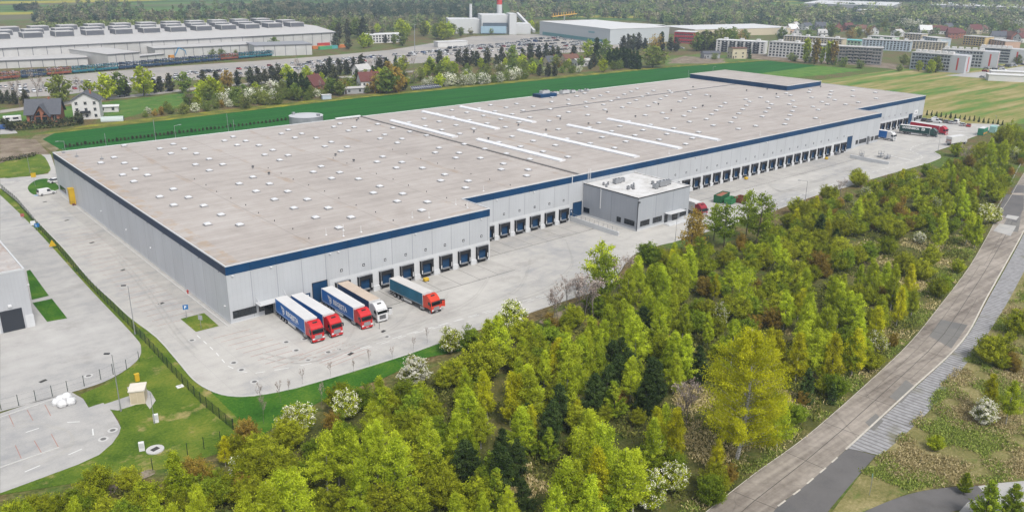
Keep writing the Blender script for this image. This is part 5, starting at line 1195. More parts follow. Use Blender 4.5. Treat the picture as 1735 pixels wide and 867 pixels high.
proto('W', 2, lambda i: make_tree('blossom_shrub', 91 + i, 5., 2.2, .04, round_p, 120, 125, .12, OLIVE, BB, tilt=.9, sig=.085, trunk_r=.06, stems=4, bloom=BLOOM, bloom_p=.20, jit=.3))
proto('V', 1, lambda i: make_tree('white_blossom', 96 + i, 5., 2.3, .04, round_p, 130, 125, .13, OLIVE, BB, tilt=.8, sig=.085, trunk_r=.06, stems=4, bloom=BLOOM, bloom_p=1.0, jit=.25))
def bare(seed, h, rad, dens=1.):
    rr = random.Random(seed); tb = MB(); C = []; rng = np.random.default_rng(seed); T = []
    def br(p, d, L, r, lv):
        q = p + d*L; tb.tube(p, q, r, r*.55, n=4 if lv < 2 else 3, cap=False)
        if lv >= 3:
            n = int(5*dens); k = rng.random(n); C.append(np.array(p)[None] + k[:, None]*np.array(q - p)[None] + rng.normal(size=(n, 3))*.18); T.append(rng.random(n)); return
        for i in range(4 if lv else 6):
            a = rr.uniform(0, 6.28); nd = (d + Vector((math.cos(a), math.sin(a), rr.uniform(.0, .5)))*rr.uniform(.45, .8)).normalized()
            br(p.lerp(q, rr.uniform(.4, 1.)), nd, L*rr.uniform(.45, .62), r*.5, lv + 1)
    br(Vector((0, 0, 0)), Vector((rr.uniform(-.04, .04), rr.uniform(-.04, .04), 1)).normalized(), h*.55, .09, 0)
    C = np.concatenate(C); return tb.mesh('trunk', [BG]), leaves_mesh('crown', C, .11, np.concatenate(T), [TWIG], rng=rng, aspect=3.)
PROTO['N'] = [bare(101 + i, 9., 1.5) for i in range(3)]
PROTO['M'] = [make_tree('sparse_birch', 111 + i, 10., 2.5, .32, ov, 44, 62, .21, [LIME, GREEN][i], [BW, BB][i], tilt=.8, droop=.2, hang=.5, sig=.12, trunk_r=.13) for i in range(2)]
PROTO['K'] = [make_tree('larch', 116, 10., 2.4, .22, birch_p, 60, 44, .2, RUST, BB, tilt=.4, droop=.1, hang=.3, sig=.13, trunk_r=.14)]
PROTO['F'] = [make_tree('fir', 121 + i, 8., 2.0, .04, cone_p, 100, 56, .2, PINE, BB, tilt=-.05, sig=.10, trunk_r=.12, jit=.15) for i in range(2)]
HREF = dict(B=10, T=10, G=10, S=5, D=5, R=5, P=8, Y=6, W=5, V=5, N=9, M=10, K=10, F=8)
KN = dict(B=('birch', 'birch'), T=('birch_clump', 'birch'), G=('golden_birch', 'birch'), S=('shrub', 'shrub'), D=('green_shrub', 'shrub'), R=('rusty_shrub', 'shrub'), P=('pine', 'pine'), Y=('young_pine', 'pine'), W=('blossom_shrub', 'shrub'), V=('blossom_shrub', 'shrub'), N=('bare_tree', 'tree'), M=('broadleaf_tree', 'tree'), K=('larch', 'tree'), F=('fir', 'fir'))
LOOK = dict(B='lime white stemmed birch', T='many stemmed lime birch clump', G='golden green birch', S='olive rounded shrub', D='mid green dense shrub', R='rusty brown shrub', P='dark green pine', Y='light green young pine', W='cream flecked blossom shrub', V='white blossoming shrub', N='bare twiggy grey tree', M='open fresh green tree', K='thin rusty tree', F='dark narrow fir')
REG = [((0, 640, 250, 867), 'below the post fence'), ((250, 640, 430, 867), 'at the wire fence end'), ((400, 700, 560, 867), 'at the lower verge corner'), ((560, 700, 740, 867), 'on the lower grove edge'), ((740, 700, 900, 867), 'left of the small clearing'),
       ((900, 700, 1100, 867), 'right of the small clearing'), ((1100, 700, 1240, 867), 'left of the big golden birch'), ((400, 560, 600, 705), 'on the verge below the trucks'), ((600, 560, 760, 705), 'round the white blossoming shrub'), ((740, 480, 900, 620), 'opposite the orange red truck'),
       ((740, 600, 900, 720), 'in the grove behind the verge'), ((900, 520, 1040, 620), 'below the bare saplings'), ((900, 600, 1040, 720), 'among the left dark pines'), ((920, 400, 1100, 540), 'below the lone fresh tree'), ((1080, 400, 1240, 560), 'below the office annex'),
       ((1040, 540, 1240, 720), 'among the right dark pines'), ((1200, 560, 1340, 760), 'round the big golden birch'), ((1340, 540, 1500, 720), 'beside the lower concrete road'), ((1240, 400, 1370, 560), 'mid grove below the skips'), ((1370, 400, 1500, 560), 'mid grove near the road bend'),
       ((1160, 300, 1340, 420), 'round the waste containers'), ((1340, 290, 1500, 420), 'at the yard edge opposite the docks'), ((1480, 400, 1700, 600), 'beside the upper concrete road'), ((1480, 280, 1600, 400), 'below the far retaining wall'), ((1600, 280, 1735, 400), 'along the white crash barrier'),
       ((1560, 190, 1660, 290), 'near the white box truck'), ((1650, 190, 1735, 290), 'below the green container'), ((1560, 540, 1735, 867), 'on the bank beyond the road')]
def where(u, v):
    best = min(REG, key=lambda r: max(r[0][0] - u, 0, u - r[0][2]) + max(r[0][1] - v, 0, v - r[0][3]) + .02*(abs(u - (r[0][0] + r[0][2])/2) + abs(v - (r[0][1] + r[0][3])/2))); return best[1]
_rt_ = random.Random(5); placed = []
def plant(code, P, h, label=None, wide=1., group='trees and shrubs of the grove'):
    tm, cm = PROTO[code][_rt_.randrange(len(PROTO[code]))]; nm, cat = KN[code]
    if not label:
        u, v = px((P[0], P[1], h*.6)); sz = h/HREF[code]
        label = ('tall ' if sz > 1.12 else 'low ' if sz < .82 else '') + LOOK[code] + ' ' + where(u, v)
    t = thing(nm, label, cat, (P[0], P[1], tz(P[0], P[1]) - .03), _rt_.uniform(0, 6.28), group)
    k = h/HREF[code]; t.scale = (k*wide*_rt_.uniform(.85, 1.15), k*wide*_rt_.uniform(.85, 1.15), k); t.rotation_euler[0] = _rt_.gauss(0, .045); t.rotation_euler[1] = _rt_.gauss(0, .045)
    link('trunk', tm, t); link('crown', cm, t); placed.append((P[0], P[1], h*.22*wide)); return t
def tops(code, txt, h, var=.1, wide=1., grp=None):
    for s in txt.split():
        a = s.split(','); hh = (float(a[2]) if len(a) > 2 else h)*_rt_.uniform(1 - var, 1 + var); P = at(float(a[0]), float(a[1]), hh); plant(code, (P.x, P.y), hh, None, wide)
tops('B', '547,726 567,713 594,729 615,718 636,711 659,742 677,726 726,708 774,696 793,656 609,773 497,794 447,820 290,850 473,796 410,834', 9.6)
tops('B', '902,618 791,655 775,695 960,606 1055,757 975,779 951,772 1000,803 1111,706 951,828 1003,690 1080,760', 9.6)
tops('B', '963,560 989,565 971,582 996,562 1016,567 1004,532 1037,516 1065,519 1080,534 1062,455 1108,445 1128,451 1123,499 1136,562 900,621 847,532 829,540', 9.6)
tops('B', '1083,431 1111,448 1126,446 1174,423 1126,497 1141,497 1068,505 1144,560 1415,467 1428,492 1375,515 1402,521 1387,558 1360,555 1451,495 1382,497 1147,560 1161,565', 9.3)
tops('T', '1154,426 1028,708 1265,452 1421,470 1000,720', 10)
tops('G', '865,631 880,634 944,572 1022,760 1314,555 1151,686 1418,565 1456,553 1530,486 1321,560 1359,562 1690,633,7', 9.3)
tops('B', '1459,334,8 1406,354,6 1637,283 1665,283 1634,304 1604,327 1626,321 1639,329 1654,321 1601,360 1647,357 1662,365 1619,278 1682,233 1703,238,11 1682,253 1522,448 1505,445 1484,438 1375,499 1375,516 1400,519 1456,524 1388,557 1444,494 1365,542 1456,552 1721,646,7 1700,236,10.5', 9.2)
tops('S', '651,658 573,648 730,671 709,705 478,752 426,755 486,705 711,760 764,776 745,797 656,823 693,823 557,826 471,786 423,802 793,810 445,730', 5.2)
tops('S', '814,572,7.5 905,567 875,580 902,597 976,514 1034,499 882,539 763,605 778,608 1118,562 1197,431 1144,423 1235,421 1301,421 1321,454 1329,416 1354,390 1390,388 1360,439 1425,418 1433,403 1456,413 1425,370 1403,365 1367,365 1144,477 1200,505 1255,502 1324,497', 5.4)
tops('S', '1456,286 1412,314 1507,294 1532,286 1436,365 1472,324 1512,334 1533,314 1553,304 1578,296 1596,288 1624,240 1665,245 1700,212,9 1720,205,9 1550,360 1502,362 1423,400 1393,385 1505,398 1368,390 1586,415 1533,428 1535,425 1570,438 1370,342 1393,342 1690,306 1520,372 1563,331 1576,347 1348,333 1408,313 1459,287 1730,524 1685,572 1588,739,2.6 1690,560,6', 5.4)
tops('S', '20,842 58,833 98,842 150,826 190,842 226,832 252,812 292,798 334,788 60,862 128,858 205,862 300,835 345,822 20,868 375,800', 4.4)
tops('B', '330,815,7.5 262,842,7 120,842,6.5 40,850,6.5', 7)
tops('D', '609,650 696,663 758,737 796,552 928,544 918,588 1103,406,7 1215,461 1255,449 1304,395 1182,525 1266,533 1573,276 1474,408 1434,420 1321,665,3.5 680,640 840,770 330,808 360,800', 5.2)
tops('R', '413,708 314,775 346,780 1197,467 1314,517 1390,423,6.5 1530,342 1647,261 1363,662,3 1718,595,3 1721,606,2.5', 5.)
tops('P', '1052,603 1006,634 1114,612 945,652 932,680 778,748 852,729 846,748 800,760 1099,634 787,745 1055,572 1070,592 1103,603 1040,577 1093,519 1188,588 1116,610 1030,620 870,745', 7.6)
tops('Y', '899,714 1046,646 1090,645 994,695 812,791 834,797 929,726 1640,800,3 1684,812,6 1725,818,5', 6.)
tops('W', '505,677 490,692 1220,512 1105,800,5.5 1148,782,5 1492,557 1675,342,6 1690,350,5 763,555 869,506,6.5 1725,248 585,655', 5.)
tops('V', '700,602,5.5 1672,674,4.6 1560,392,3.', 5.)
tops('N', '948,471 963,458 979,453 994,461 1009,468 940,486 1055,428,10 1067,425,10 985,462 1002,462 1311,331 1430,299 1164,637 1170,640 1639,240', 9.)
tops('M', '1021,405,13 1030,428,11.5 1215,344,11 1234,344,11 1272,322,14 1290,328,13 1187,400,9', 11, wide=1.05)
tops('K', '1174,352,13 1182,360,12', 12)
tops('F', '1372,624,6.5 1390,362,8 1415,650,3.5', 8)
# thin avenue saplings on the verge
for u, v, vt in ((441, 690, 643), (476, 682, 638), (490, 668, 640), (513, 650, 623), (561, 640, 614), (600, 633, 613), (626, 618, 590), (665, 610, 583), (700, 596, 577), (724, 580, 566), (447, 718, 665), (545, 690, 640)):
    P = at(u, v); plant('N', (P.x, P.y), max(3.5, top_z(P, vt)), 'thin bare sapling on the bright green verge along the yard', .5, 'saplings along the verge')
# the big golden birch by the road
rngB = random.Random(3); P = at(1248, 779); hB = top_z(P, 556)
tm, cm = make_tree('big_birch', 201, hB, hB*.29, .27, lambda u: min(1., .62 + 1.5*u)*(1 - u)**.5 + .08, 230, 260, .128, GOLD, BW, tilt=.75, droop=.12, hang=.75, sig=.06, jit=.35, trunk_r=.34)
t = thing('golden_birch', 'largest golden birch with black and white trunk standing alone beside the concrete road', 'birch', (P.x, P.y, -.03), 1., 'trees and shrubs of the grove')
link('trunk', tm, t); link('crown', cm, t); placed.append((P.x, P.y, 3.))
# filling undergrowth
def inpoly(x, y, poly):
    c = False; n = len(poly)
    for i in range(n):
        a, b = poly[i], poly[i-1]
        if (a[1] > y) != (b[1] > y) and x < (b[0] - a[0])*(y - a[1])/(b[1] - a[1]) + a[0]: c = not c
    return c
GROVE = [(p.x, p.y) for p in P2('-30,900 120,835 200,835 262,812 350,790 400,770 440,770 500,752 600,712 660,682 720,652 770,622 830,602 900,572 960,540 1010,510 1050,492 1090,452 1150,440 1230,425 1320,385 1400,345 1500,318 1580,298 1640,268 1700,240 1735,235 1735,270 1690,345 1672,385 1640,440 1590,505 1540,565 1470,632 1365,725 1275,795 1180,875 1000,920 400,930')]
CLEAR = [[(p.x, p.y) for p in P2(s)] for s in ('830,800 980,770 990,830 930,867 860,867', '1150,640 1260,690 1330,660 1350,700 1260,800 1180,800 1130,720', '1480,400 1560,400 1650,400 1600,480 1500,520 1440,470 1400,440', '1300,560 1340,560 1350,690 1280,700')]
xs = [p[0] for p in GROVE]; ys = [p[1] for p in GROVE]; n = 0; tries = 0
while n < 430 and tries < 40000:
    tries += 1; x = _rt_.uniform(min(xs), max(xs)); y = _rt_.uniform(min(ys), max(ys))
    if not inpoly(x, y, GROVE) or any(inpoly(x, y, c) for c in CLEAR): continue
    if any((x - a)**2 + (y - b)**2 < (.45 + .8*r)**2 for a, b, r in placed): continue
    u, v = px((x, y, 1))
    if not (-40 < u < 1775 and v < 960): continue
    code = _rt_.choices('SDRWBPG', (6, 4, 1.0, .3, 3.4, .25, .8) if u < 1150 or v > 470 else (11, 4, 2.2, .3, .5, .15, .3))[0]; h = dict(S=4.3, D=4.2, R=3.8, W=4., B=8., P=5.5, G=7.5)[code]*_rt_.uniform(.65, 1.15); plant(code, (x, y), h); n += 1
# right verge shrubs
tops('S', '1715,560,2.5 1700,600,3', 3)
# ground cover: grass tufts and dry stalks (nobody could count them)
def tufts(name, label, polys, n, size, mat, seed, lift=.3, avoid=()):
    rng = np.random.default_rng(seed); C = []
    for poly in polys:
        x0, x1 = min(p[0] for p in poly), max(p[0] for p in poly); y0, y1 = min(p[1] for p in poly), max(p[1] for p in poly); k = 0; g = 0
        m_ = n//len(polys)
        while k < m_ and g < m_*8:
            g += 1; x, y = x0 + (x1 - x0)*rng.random(), y0 + (y1 - y0)*rng.random()
            if inpoly(x, y, poly) and math.sin(x*.31 + seed)*math.sin(y*.27) + .5*math.sin(x*.9)*math.sin(y*.8 + 1) > -.1 + .45*rng.random():
                for _ in range(5): C.append((x + rng.normal()*.25, y + rng.normal()*.25, lift*rng.random() + .08))
                k += 1
    C = np.array(C); me = leaves_mesh(name, C, size, rng.random(len(C)), [mat], hang=-.8, rng=rng, up=.3, aspect=2.6)
    return stuff(link(name, me), label, 'grass')
STRAW = leaf_mat('straw', (.21, .175, .07), (.38, .31, .155), (.54, .45, .26), (.2, .2, .06), .3, .2); TUFT = leaf_mat('grass_blades', (.09, .13, .02), (.17, .23, .04), (.28, .31, .08), (.15, .14, .05), .3, .2)
LIT = leaf_mat('undergrowth_leaves', (.05, .065, .012), (.11, .125, .025), (.19, .185, .05), (.10, .12, .03), .3, .2)
RV = [(p.x, p.y) for p in P2('1460,800 1490,775 1535,732 1606,640 1676,565 1738,478 1800,400 1800,800 1690,815 1603,822 1540,832')]
EDGE = [(p.x, p.y) for p in P2('1190,867 1280,798 1369,733 1474,642 1544,574 1592,515 1641,451 1660,400 1620,400 1560,470 1480,570 1400,640 1330,690 1240,790 1150,867')]
tufts('dry_grass', 'straw coloured dry grass on the bank beside the concrete road', [RV], 11000, .13, STRAW, 3)
tufts('grass', 'green grass tufts on the bank beside the concrete road', [RV, RV, EDGE], 24000, .12, TUFT, 5)
tufts('dry_grass', 'dry stalks in the clearings of the grove', CLEAR + [EDGE], 8000, .14, STRAW, 9, .4)
tufts('undergrowth', 'low leafy undergrowth on the grove floor', [GROVE], 20000, .2, LIT, 13, .7)
# ================================================================ BACKGROUND: houses, works, blocks, woods
def far_tree(seed, h, rad, base, prof, leafm, nb=46, npb=20, size=.62, tilt=.6, stems=1, trunk=.2, bark=None, bloom=None, bp=0.):
    return make_tree('far_tree', seed, h, rad, base, prof, nb, npb, size, leafm, bark or BB, tilt=tilt, sig=.15, trunk_r=trunk, stems=stems, jit=.3, bloom=bloom, bloom_p=bp)
FT = dict(
 g=[far_tree(301 + i, 10, 3.6, .16, ov, FARG) for i in range(3)], l=[far_tree(311 + i, 10, 3.2, .15, ov, LIME) for i in range(2)], d=[far_tree(321 + i, 10, 2.9, .14, lambda u: (1 - u)**.55*min(1, .5 + 2*u), FARD) for i in range(3)],
 f=[far_tree(331 + i, 10, 2.2, .03, cone_p, PINE, 60, 18, .55, tilt=-.05) for i in range(2)], s=[far_tree(341 + i, 10, 6., .02, round_p, FARG, 60, 22, .6, stems=3) for i in range(2)], w=[far_tree(351 + i, 10, 6., .02, round_p, FARG, 60, 22, .55, stems=3, bloom=BLOOM, bp=.5) for i in range(2)],
 r=[far_tree(361, 10, 3.4, .12, ov, RUST), far_tree(362, 10, 5.5, .03, round_p, RUST, stems=3)], p=[far_tree(371 + i, 10, 1.25, .05, lambda u: .55 + .45*math.sin(3*u), LIME if i else RUST, 60, 16, .5, tilt=1.6) for i in range(2)], n=[])
FT['n'] = [(bare(381 + i, 10., 2., .8)) for i in range(2)]
FK = dict(g=('broadleaf_tree', 'tree', 'mid green round tree'), l=('broadleaf_tree', 'tree', 'yellow green tree'), d=('dark_tree', 'tree', 'dark brownish conifer'), f=('fir', 'fir', 'dark pointed fir'), s=('bush', 'bush', 'green bush'), w=('blossom_bush', 'bush', 'pale blossoming bush'), r=('rusty_tree', 'tree', 'reddish tree'), p=('poplar', 'poplar', 'slender poplar'), n=('bare_tree', 'tree', 'bare tree'))
_rb = random.Random(17)
def far_plant(code, u, v, h, place, P=None, wide=1.):
    P = P or at(u, v); tm, cm = FT[code][_rb.randrange(len(FT[code]))]; nm, cat, look = FK[code]
    size = 'tall ' if h > 12.5 else 'small ' if h < 5 else ''
    t = thing(nm, size + look + ' ' + place, cat, (P.x, P.y, tz(P.x, P.y) - .1), _rb.uniform(0, 6.28), 'trees and bushes behind the field')
    k = h/10; t.scale = (k*wide, k*wide, k); link('trunk', tm, t); link('crown', cm, t)
def fp(place, txt):
    for s in txt.split(';'):
        c, u, v, h = s.split(','); far_plant(c.strip(), float(u), float(v), float(h)*_rb.uniform(.93, 1.07), place)
fp('along the road behind the brick house', 'd,3,176,7;d,16,176,7;d,27,177,7;d,44,177,7.5;n,34,183,15;n,66,180,18;g,104,176,14.5;n,137,166,12;l,150,162,8;l,181,169,14;g,203,165,13.5;d,215,164,9;l,244,163,15;d,262,158,8;d,272,156,8;d,289,155,10;g,313,158,11.5;d,345,150,10;d,367,147,9.5;r,386,150,10;d,403,146,9;d,426,146,11;l,342,168,10;l,360,168,11;g,352,170,8')
fp('in the scrub left of the firs', 's,246,199,3.2;r,262,196,3;r,274,195,4;s,290,193,4.;s,312,193,5.;w,330,190,4.5;s,350,188,4.5;s,366,184,4;w,378,178,6;w,395,172,7;s,402,181,5;s,416,184,6;w,424,172,7;s,436,176,6;s,450,178,6.5;w,462,170,6;s,470,177,6.5;w,446,165,5;s,482,168,6;w,464,158,7;g,505,171,6;s,520,170,4.5;s,548,166,4;s,556,160,5;r,330,179,6;g,382,166,7;l,372,166,9')
fp('in the dark roadside row', 'd,438,144,10;d,451,142,9;d,462,141,11;d,472,139,10;l,488,139,10;n,506,132,13;l,520,134,9;s,512,146,6;d,539,136,10;d,550,133,9;d,560,130,11;d,575,128,11;d,588,127,9;d,600,126,10;d,613,124,12;n,628,126,10;n,643,121,12;d,655,120,9;f,671,116,9;l,684,121,11;n,690,122,12;n,701,122,12;l,729,120,9;d,745,112,11;l,757,120,9;d,778,111,11;d,790,118,14;d,808,113,11;d,800,108,9;l,815,117,8;d,826,108,12;d,841,117,10;d,850,108,12;g,868,108,12;d,885,105,10;d,898,102,12;d,913,101,10;d,925,103,12;d,936,102,11;n,955,102,13;d,945,101,10;d,972,101,11;n,984,100,12;l,997,98,14;f,1010,102,16;g,1025,100,14;r,1040,98,9;d,1055,86,12;d,1064,86,13;d,1072,86,13;d,1081,86,14;d,1092,85,10;r,1111,86,14;d,1120,86,13;d,1135,87,12;d,1145,88,12;f,1120,84,14')
fp('beside the red roofed houses', 'f,493,163,13;f,502,164,12;f,513,166,13;f,522,165,11;d,567,147,13;s,587,151,7;g,600,150,7;r,640,157,10;g,655,159,13;g,648,157,11;r,673,157,13;n,666,156,11;d,684,153,9;n,702,152,13;f,605,146,9;s,622,158,4;s,575,160,4.5;g,619,141,8;f,632,138,9;d,644,137,13;r,658,136,12')
fp('in the blossoming scrub', 'w,722,148,5;w,734,146,6;s,742,144,6;w,752,146,7;w,764,145,7;s,775,142,6;w,784,145,6.5;w,797,144,7;s,806,142,6;w,817,143,6;w,826,141,6;s,836,140,5.5;w,846,139,6;s,855,137,6;w,866,136,6;w,876,132,7;s,890,133,6;l,885,114,9;d,914,129,8;d,928,130,9;d,940,130,8;s,952,124,5;s,968,124,5.5;w,980,123,5;d,1006,114,10;l,1022,123,9;s,1040,118,6;s,1050,117,6;g,905,122,6;w,762,136,5;w,790,134,6;s,815,132,6;d,823,124,9;s,700,141,6;g,712,136,8;s,848,126,7;w,860,124,5;s,880,123,6;l,770,126,8;g,745,128,8;g,728,126,9')
fp('in the fir belt by the big willow', 'f,1032,110,12;f,1038,113,13;f,1044,112,13;f,1050,114,13;f,1056,113,13;f,1061,115,13;f,1066,114,12;f,1072,117,13;f,1078,117,12;f,1083,118,10')
far_plant('g', 1106, 115, 15, 'willow at the fir belt end', None, 1.55)
fp('near the red building', 'g,1180,87,16;d,1188,87,15;g,1194,86,17;d,1202,85,15;g,1210,85,17;g,1220,84,17;g,1230,83,18;g,1240,82,17;r,1250,75,12;g,1260,72,12;f,1270,100,8;s,1210,101,5')
fp('in front of the apartment blocks', 'p,1363.5,107,19;p,1380,109,19;p,1391,108,12;p,1402,109,17;p,1410,110,18;s,1427,113,7;s,1412,110,6;s,1372,106,5;s,1457,116,6;g,1531,111,8;s,1524,121,5;l,1556,121,8;s,1545,112,6;l,1575,124,10;g,1585,123,11;l,1590,121,9;g,1724,110,8;s,1339,102,6;s,1345,104,5;s,1620,120,4;g,1323,70,13;g,1408,64,12;r,1440,66,11;g,1455,64,10;r,1470,62,11;g,1520,66,8;s,1370,64,9;w,1532,48,12;w,1545,50,13;w,1555,50,12;g,1500,52,12;g,1570,55,11;s,1600,57,10;g,1615,60,10;g,1680,55,14;g,1700,57,13;g,1718,58,12;w,1726,52,13;d,1600,52,10;g,1660,52,10')
fp('among the works sidings', 'g,107,88,11;g,127,84,12;l,125,92,7;d,140,86,11;g,245,86,11;g,255,80,8;l,272,73,7;l,285,71,8;g,320,70,9;g,335,69,9;g,350,69,10;d,394,70,9;d,404,70,9;s,360,97,6;s,376,97,6;g,400,96,5;g,466,88,12;d,480,70,9;g,512,66,9;g,566,62,14;d,575,66,14;d,590,64,17;g,605,64,19;d,615,66,18;l,617,82,13;l,625,80,12;d,569,82,12;d,590,84,11;d,653,73,8;g,668,75,8;g,682,78,14;d,632,72,12;l,640,56,10;g,718,62,15;l,722,60,14;g,740,66,14;l,750,68,17;l,760,66,16;g,767,62,12;g,780,62,9;g,790,52,13;g,800,54,9;l,680,60,16;l,690,62,12;l,900,52,12;g,910,54,11;d,865,52,10;g,1048,63,10;d,1106,58,9')
# more wild growth between the road and the field
SCRUB = '232,197 300,189 350,186 420,178 470,172 560,164 640,156 735,149 860,138 1000,122 1030,116 1030,106 1000,104 900,106 800,116 700,126 600,134 520,142 480,150 440,155 400,160 360,166 340,180 250,192'
_sp = [tuple(map(float, q_.split(','))) for q_ in SCRUB.split()]; _n = 0
while _n < 200:
    u, v = _rb.uniform(232, 1030), _rb.uniform(104, 197)
    if not inpoly(u, v, _sp): continue
    c = _rb.choices('swgldrn', (9, 3., 4.5, 3., .8, 1, 1.2))[0]; h = dict(s=4., w=4., g=8., l=7.5, d=8., r=6., n=9.)[c]*_rb.uniform(.6, 1.2)
    far_plant(c, u, v, h, ('left of the red roofed houses' if u < 500 else 'round the red roofed houses' if u < 700 else 'left of the fir belt' if u < 900 else 'by the small cottages')); _n += 1
# small hedge plants along the foot of the rear and right walls
hm = far_tree(391, 2, .7, .02, ov, FARD, 16, 12, .3); hmC = far_tree(392, 4, .8, .02, cone_p, PINE, 24, 14, .4)
for i in range(60):
    f = i/59.; P = at(112 + 392*f, 249.5 - 47.5*f + .3*math.sin(i)); t = thing('hedge_shrub', 'small dark shrub in the thin planted line along the near field edge', 'shrub', (P.x, P.y, 0), i, 'shrubs along the near field edge'); k = _rb.uniform(.5, .85); t.scale = (k, k, k*.9); link('trunk', hm[0], t); link('crown', hm[1], t)
for i in range(17):
    u = 1570 + i*8.; v = 196 + i*.95 + (1 if i > 10 else 0); P = at(u, v); t = thing('conifer', 'small dark columnar conifer in the row behind the staff cars', 'conifer', (P.x, P.y, 0), i, 'conifers behind the staff cars'); k = _rb.uniform(.5, .72); t.scale = (k*.9, k*.9, k); link('trunk', hmC[0], t); link('crown', hmC[1], t)
# hedge round the brick house, and low hedge on the bank
def hedge(label, pts, w, h, mat, n, size=.35):
    rng = np.random.default_rng(len(label)); C = []
    for a, b in zip(pts, pts[1:]):
        L = (b - a).length; k = rng.random(int(n*L)); 
        for t_ in k:
            p = a.lerp(b, t_); ang = rng.uniform(0, 3.14159); C.append((p.x + rng.normal()*w*.3, p.y + rng.normal()*w*.3, h*(abs(math.sin(ang))**.5)*rng.uniform(.75, 1.05)*rng.random()**.4))
    t = thing('hedge', label, 'hedge'); link('foliage', leaves_mesh('foliage', np.array(C), size, rng.random(len(C)), [mat], rng=rng), t)
hedge('dark clipped conifer hedge round the brick house garden', P2('4,214 20,222 60,219 100,216 138,211 132,201'), 2.2, 4.2, FARD, 46, .5)
hedge('low dark hedge on the lawn bank by the junction', P2('0,274 30,271 62,264'), 1.2, 1.6, FARD, 40, .3)

# ---------------------------------------------------------------- houses
TILE = lambda n, c: plain(n, c, .8, .2, 1.)
RT = dict(red=TILE('red_tiles', (.14, .045, .038)), grey=TILE('grey_tiles', (.10, .105, .12)), brown=TILE('brown_tiles', (.16, .075, .05)), white=TILE('white_roof', (.66, .66, .65)), pale=TILE('pale_roof', (.48, .47, .45)))
WT = dict(white=plain('white_render', (.66, .65, .63), .8, .06), brick=plain('brick_wall', (.33, .13, .075), .85, .25, 3.), cream=plain('cream_wall', (.58, .50, .36), .8, .07), grey=plain('grey_wall', (.34, .345, .355), .8, .1), yellow=plain('yellow_wall', (.62, .45, .20), .8, .07), pink=plain('peach_wall', (.56, .38, .28), .8, .08), green=plain('mint_wall', (.45, .60, .42), .8, .06), blue=plain('pale_blue_wall', (.46, .53, .60), .8, .06), raw=plain('raw_block_wall', (.27, .255, .24), .9, .14, 1.))
def win_mesh(w, h):
    q = MB(); q.b2((-w/2, -.05, 0), (w/2, .0, h)); return q
WM = {}
def wins(parent, x0, x1, z0, z1, nx, nz, w, h, y, side='f', skip=()):
    """windows on the local facade, each a part with its own frame bars"""
    key = (round(w, 2), round(h, 2), side)
    if key not in WM:
        q = MB()
        if side == 'f': q.b2((-w/2, -.05, 0), (w/2, .03, h), 0); q.b2((-.03, -.07, 0), (.03, -.045, h), 1); q.b2((-w/2 - .08, -.1, -.1), (w/2 + .08, .0, 0), 1)
        else: q.b2((-.05, -w/2, 0), (.05, w/2, h), 0); q.b2((-.07, -w/2, -.1), (.07, w/2, 0), 1)
        WM[key] = q.mesh('window', [GLASS, WT['white']])
    for i in range(nx):
        for j in range(nz):
            if (i, j) in skip: continue
            a = x0 + (x1 - x0)*(i + .5)/nx; z = z0 + (z1 - z0)*j/max(1, nz - 1) if nz > 1 else z0
            link('window', WM[key], parent, (a, y, z) if side == 'f' else (y, a, z))
def house(label, P, rz, w, d, h, rh, wall, roof, nx=3, nz=2, chim=True, name='house', group=None, gable_x=True, over=.5):
    t = thing(name, label, 'house', tuple(P), rz, group); q = MB(); q.b2((-w/2, -d/2, -.3), (w/2, d/2, h))
    if gable_x:   # ridge along x
        for s_ in (-1, 1): q.face([(s_*w/2, -d/2, h), (s_*w/2, d/2, h), (s_*w/2, 0, h + rh)])
    else:
        for s_ in (-1, 1): q.face([(-w/2, s_*d/2, h), (w/2, s_*d/2, h), (0, s_*d/2, h + rh)])
    q.build('wall', WT[wall], t); q = MB(); o = over; e = rh*o/(d/2 if gable_x else w/2)
    th = .22
    for s_ in (-1, 1):
        if gable_x: A = [(-w/2 - o, s_*(d/2 + o), h - e), (w/2 + o, s_*(d/2 + o), h - e), (w/2 + o, 0, h + rh), (-w/2 - o, 0, h + rh)]
        else: A = [(s_*(w/2 + o), -d/2 - o, h - e), (s_*(w/2 + o), d/2 + o, h - e), (0, d/2 + o, h + rh), (0, -d/2 - o, h + rh)]
        B = [(x, y, z + th) for x, y, z in A]; q.face(A); q.face(B)
        for i in range(4): j = (i + 1) % 4; q.face([A[i], A[j], B[j], B[i]])
    rf = q.build('roof', RT[roof], t)
    if chim: q = MB(); q.b2((w*.15, -.3, h + rh*.4), (w*.15 + .7, .4, h + rh + .9)); q.build('chimney', WT['brick'], rf)
    if nx:
        wins(t, -w/2, w/2, .9, .9 + 2.8*(nz - 1), nx, nz, 1.1, 1.3, -d/2 - .01); wins(t, -d/2, d/2, .9, .9 + 2.8*(nz - 1), 2, nz, 1.1, 1.3, -w/2 - .01, 's')
        q = MB(); q.b2((-w/2 + .5, -d/2 - .06, 0), (-w/2 + 1.5, -d/2 - .0, 2.1)); q.build('door', plain('house_door', (.07, .05, .04), .6, .2) if 'house_door' not in bpy.data.materials else bpy.data.materials['house_door'], t)
    return t
h1 = house('brick chalet house with dark grey roof and big gable window behind the dark hedge', at(79, 204), R(-24), 13, 10.5, 4.2, 5.2, 'brick', 'grey', 0, 1, True, gable_x=True, over=.9)
q = MB(); q.b2((-2.6, -8.2, -.3), (2.6, -5.2, 3.6)); q.face([(-2.6, -8.2, 3.6), (2.6, -8.2, 3.6), (0, -8.2, 7.4)]); q.build('bay', WT['brick'], h1)
q = MB(); 
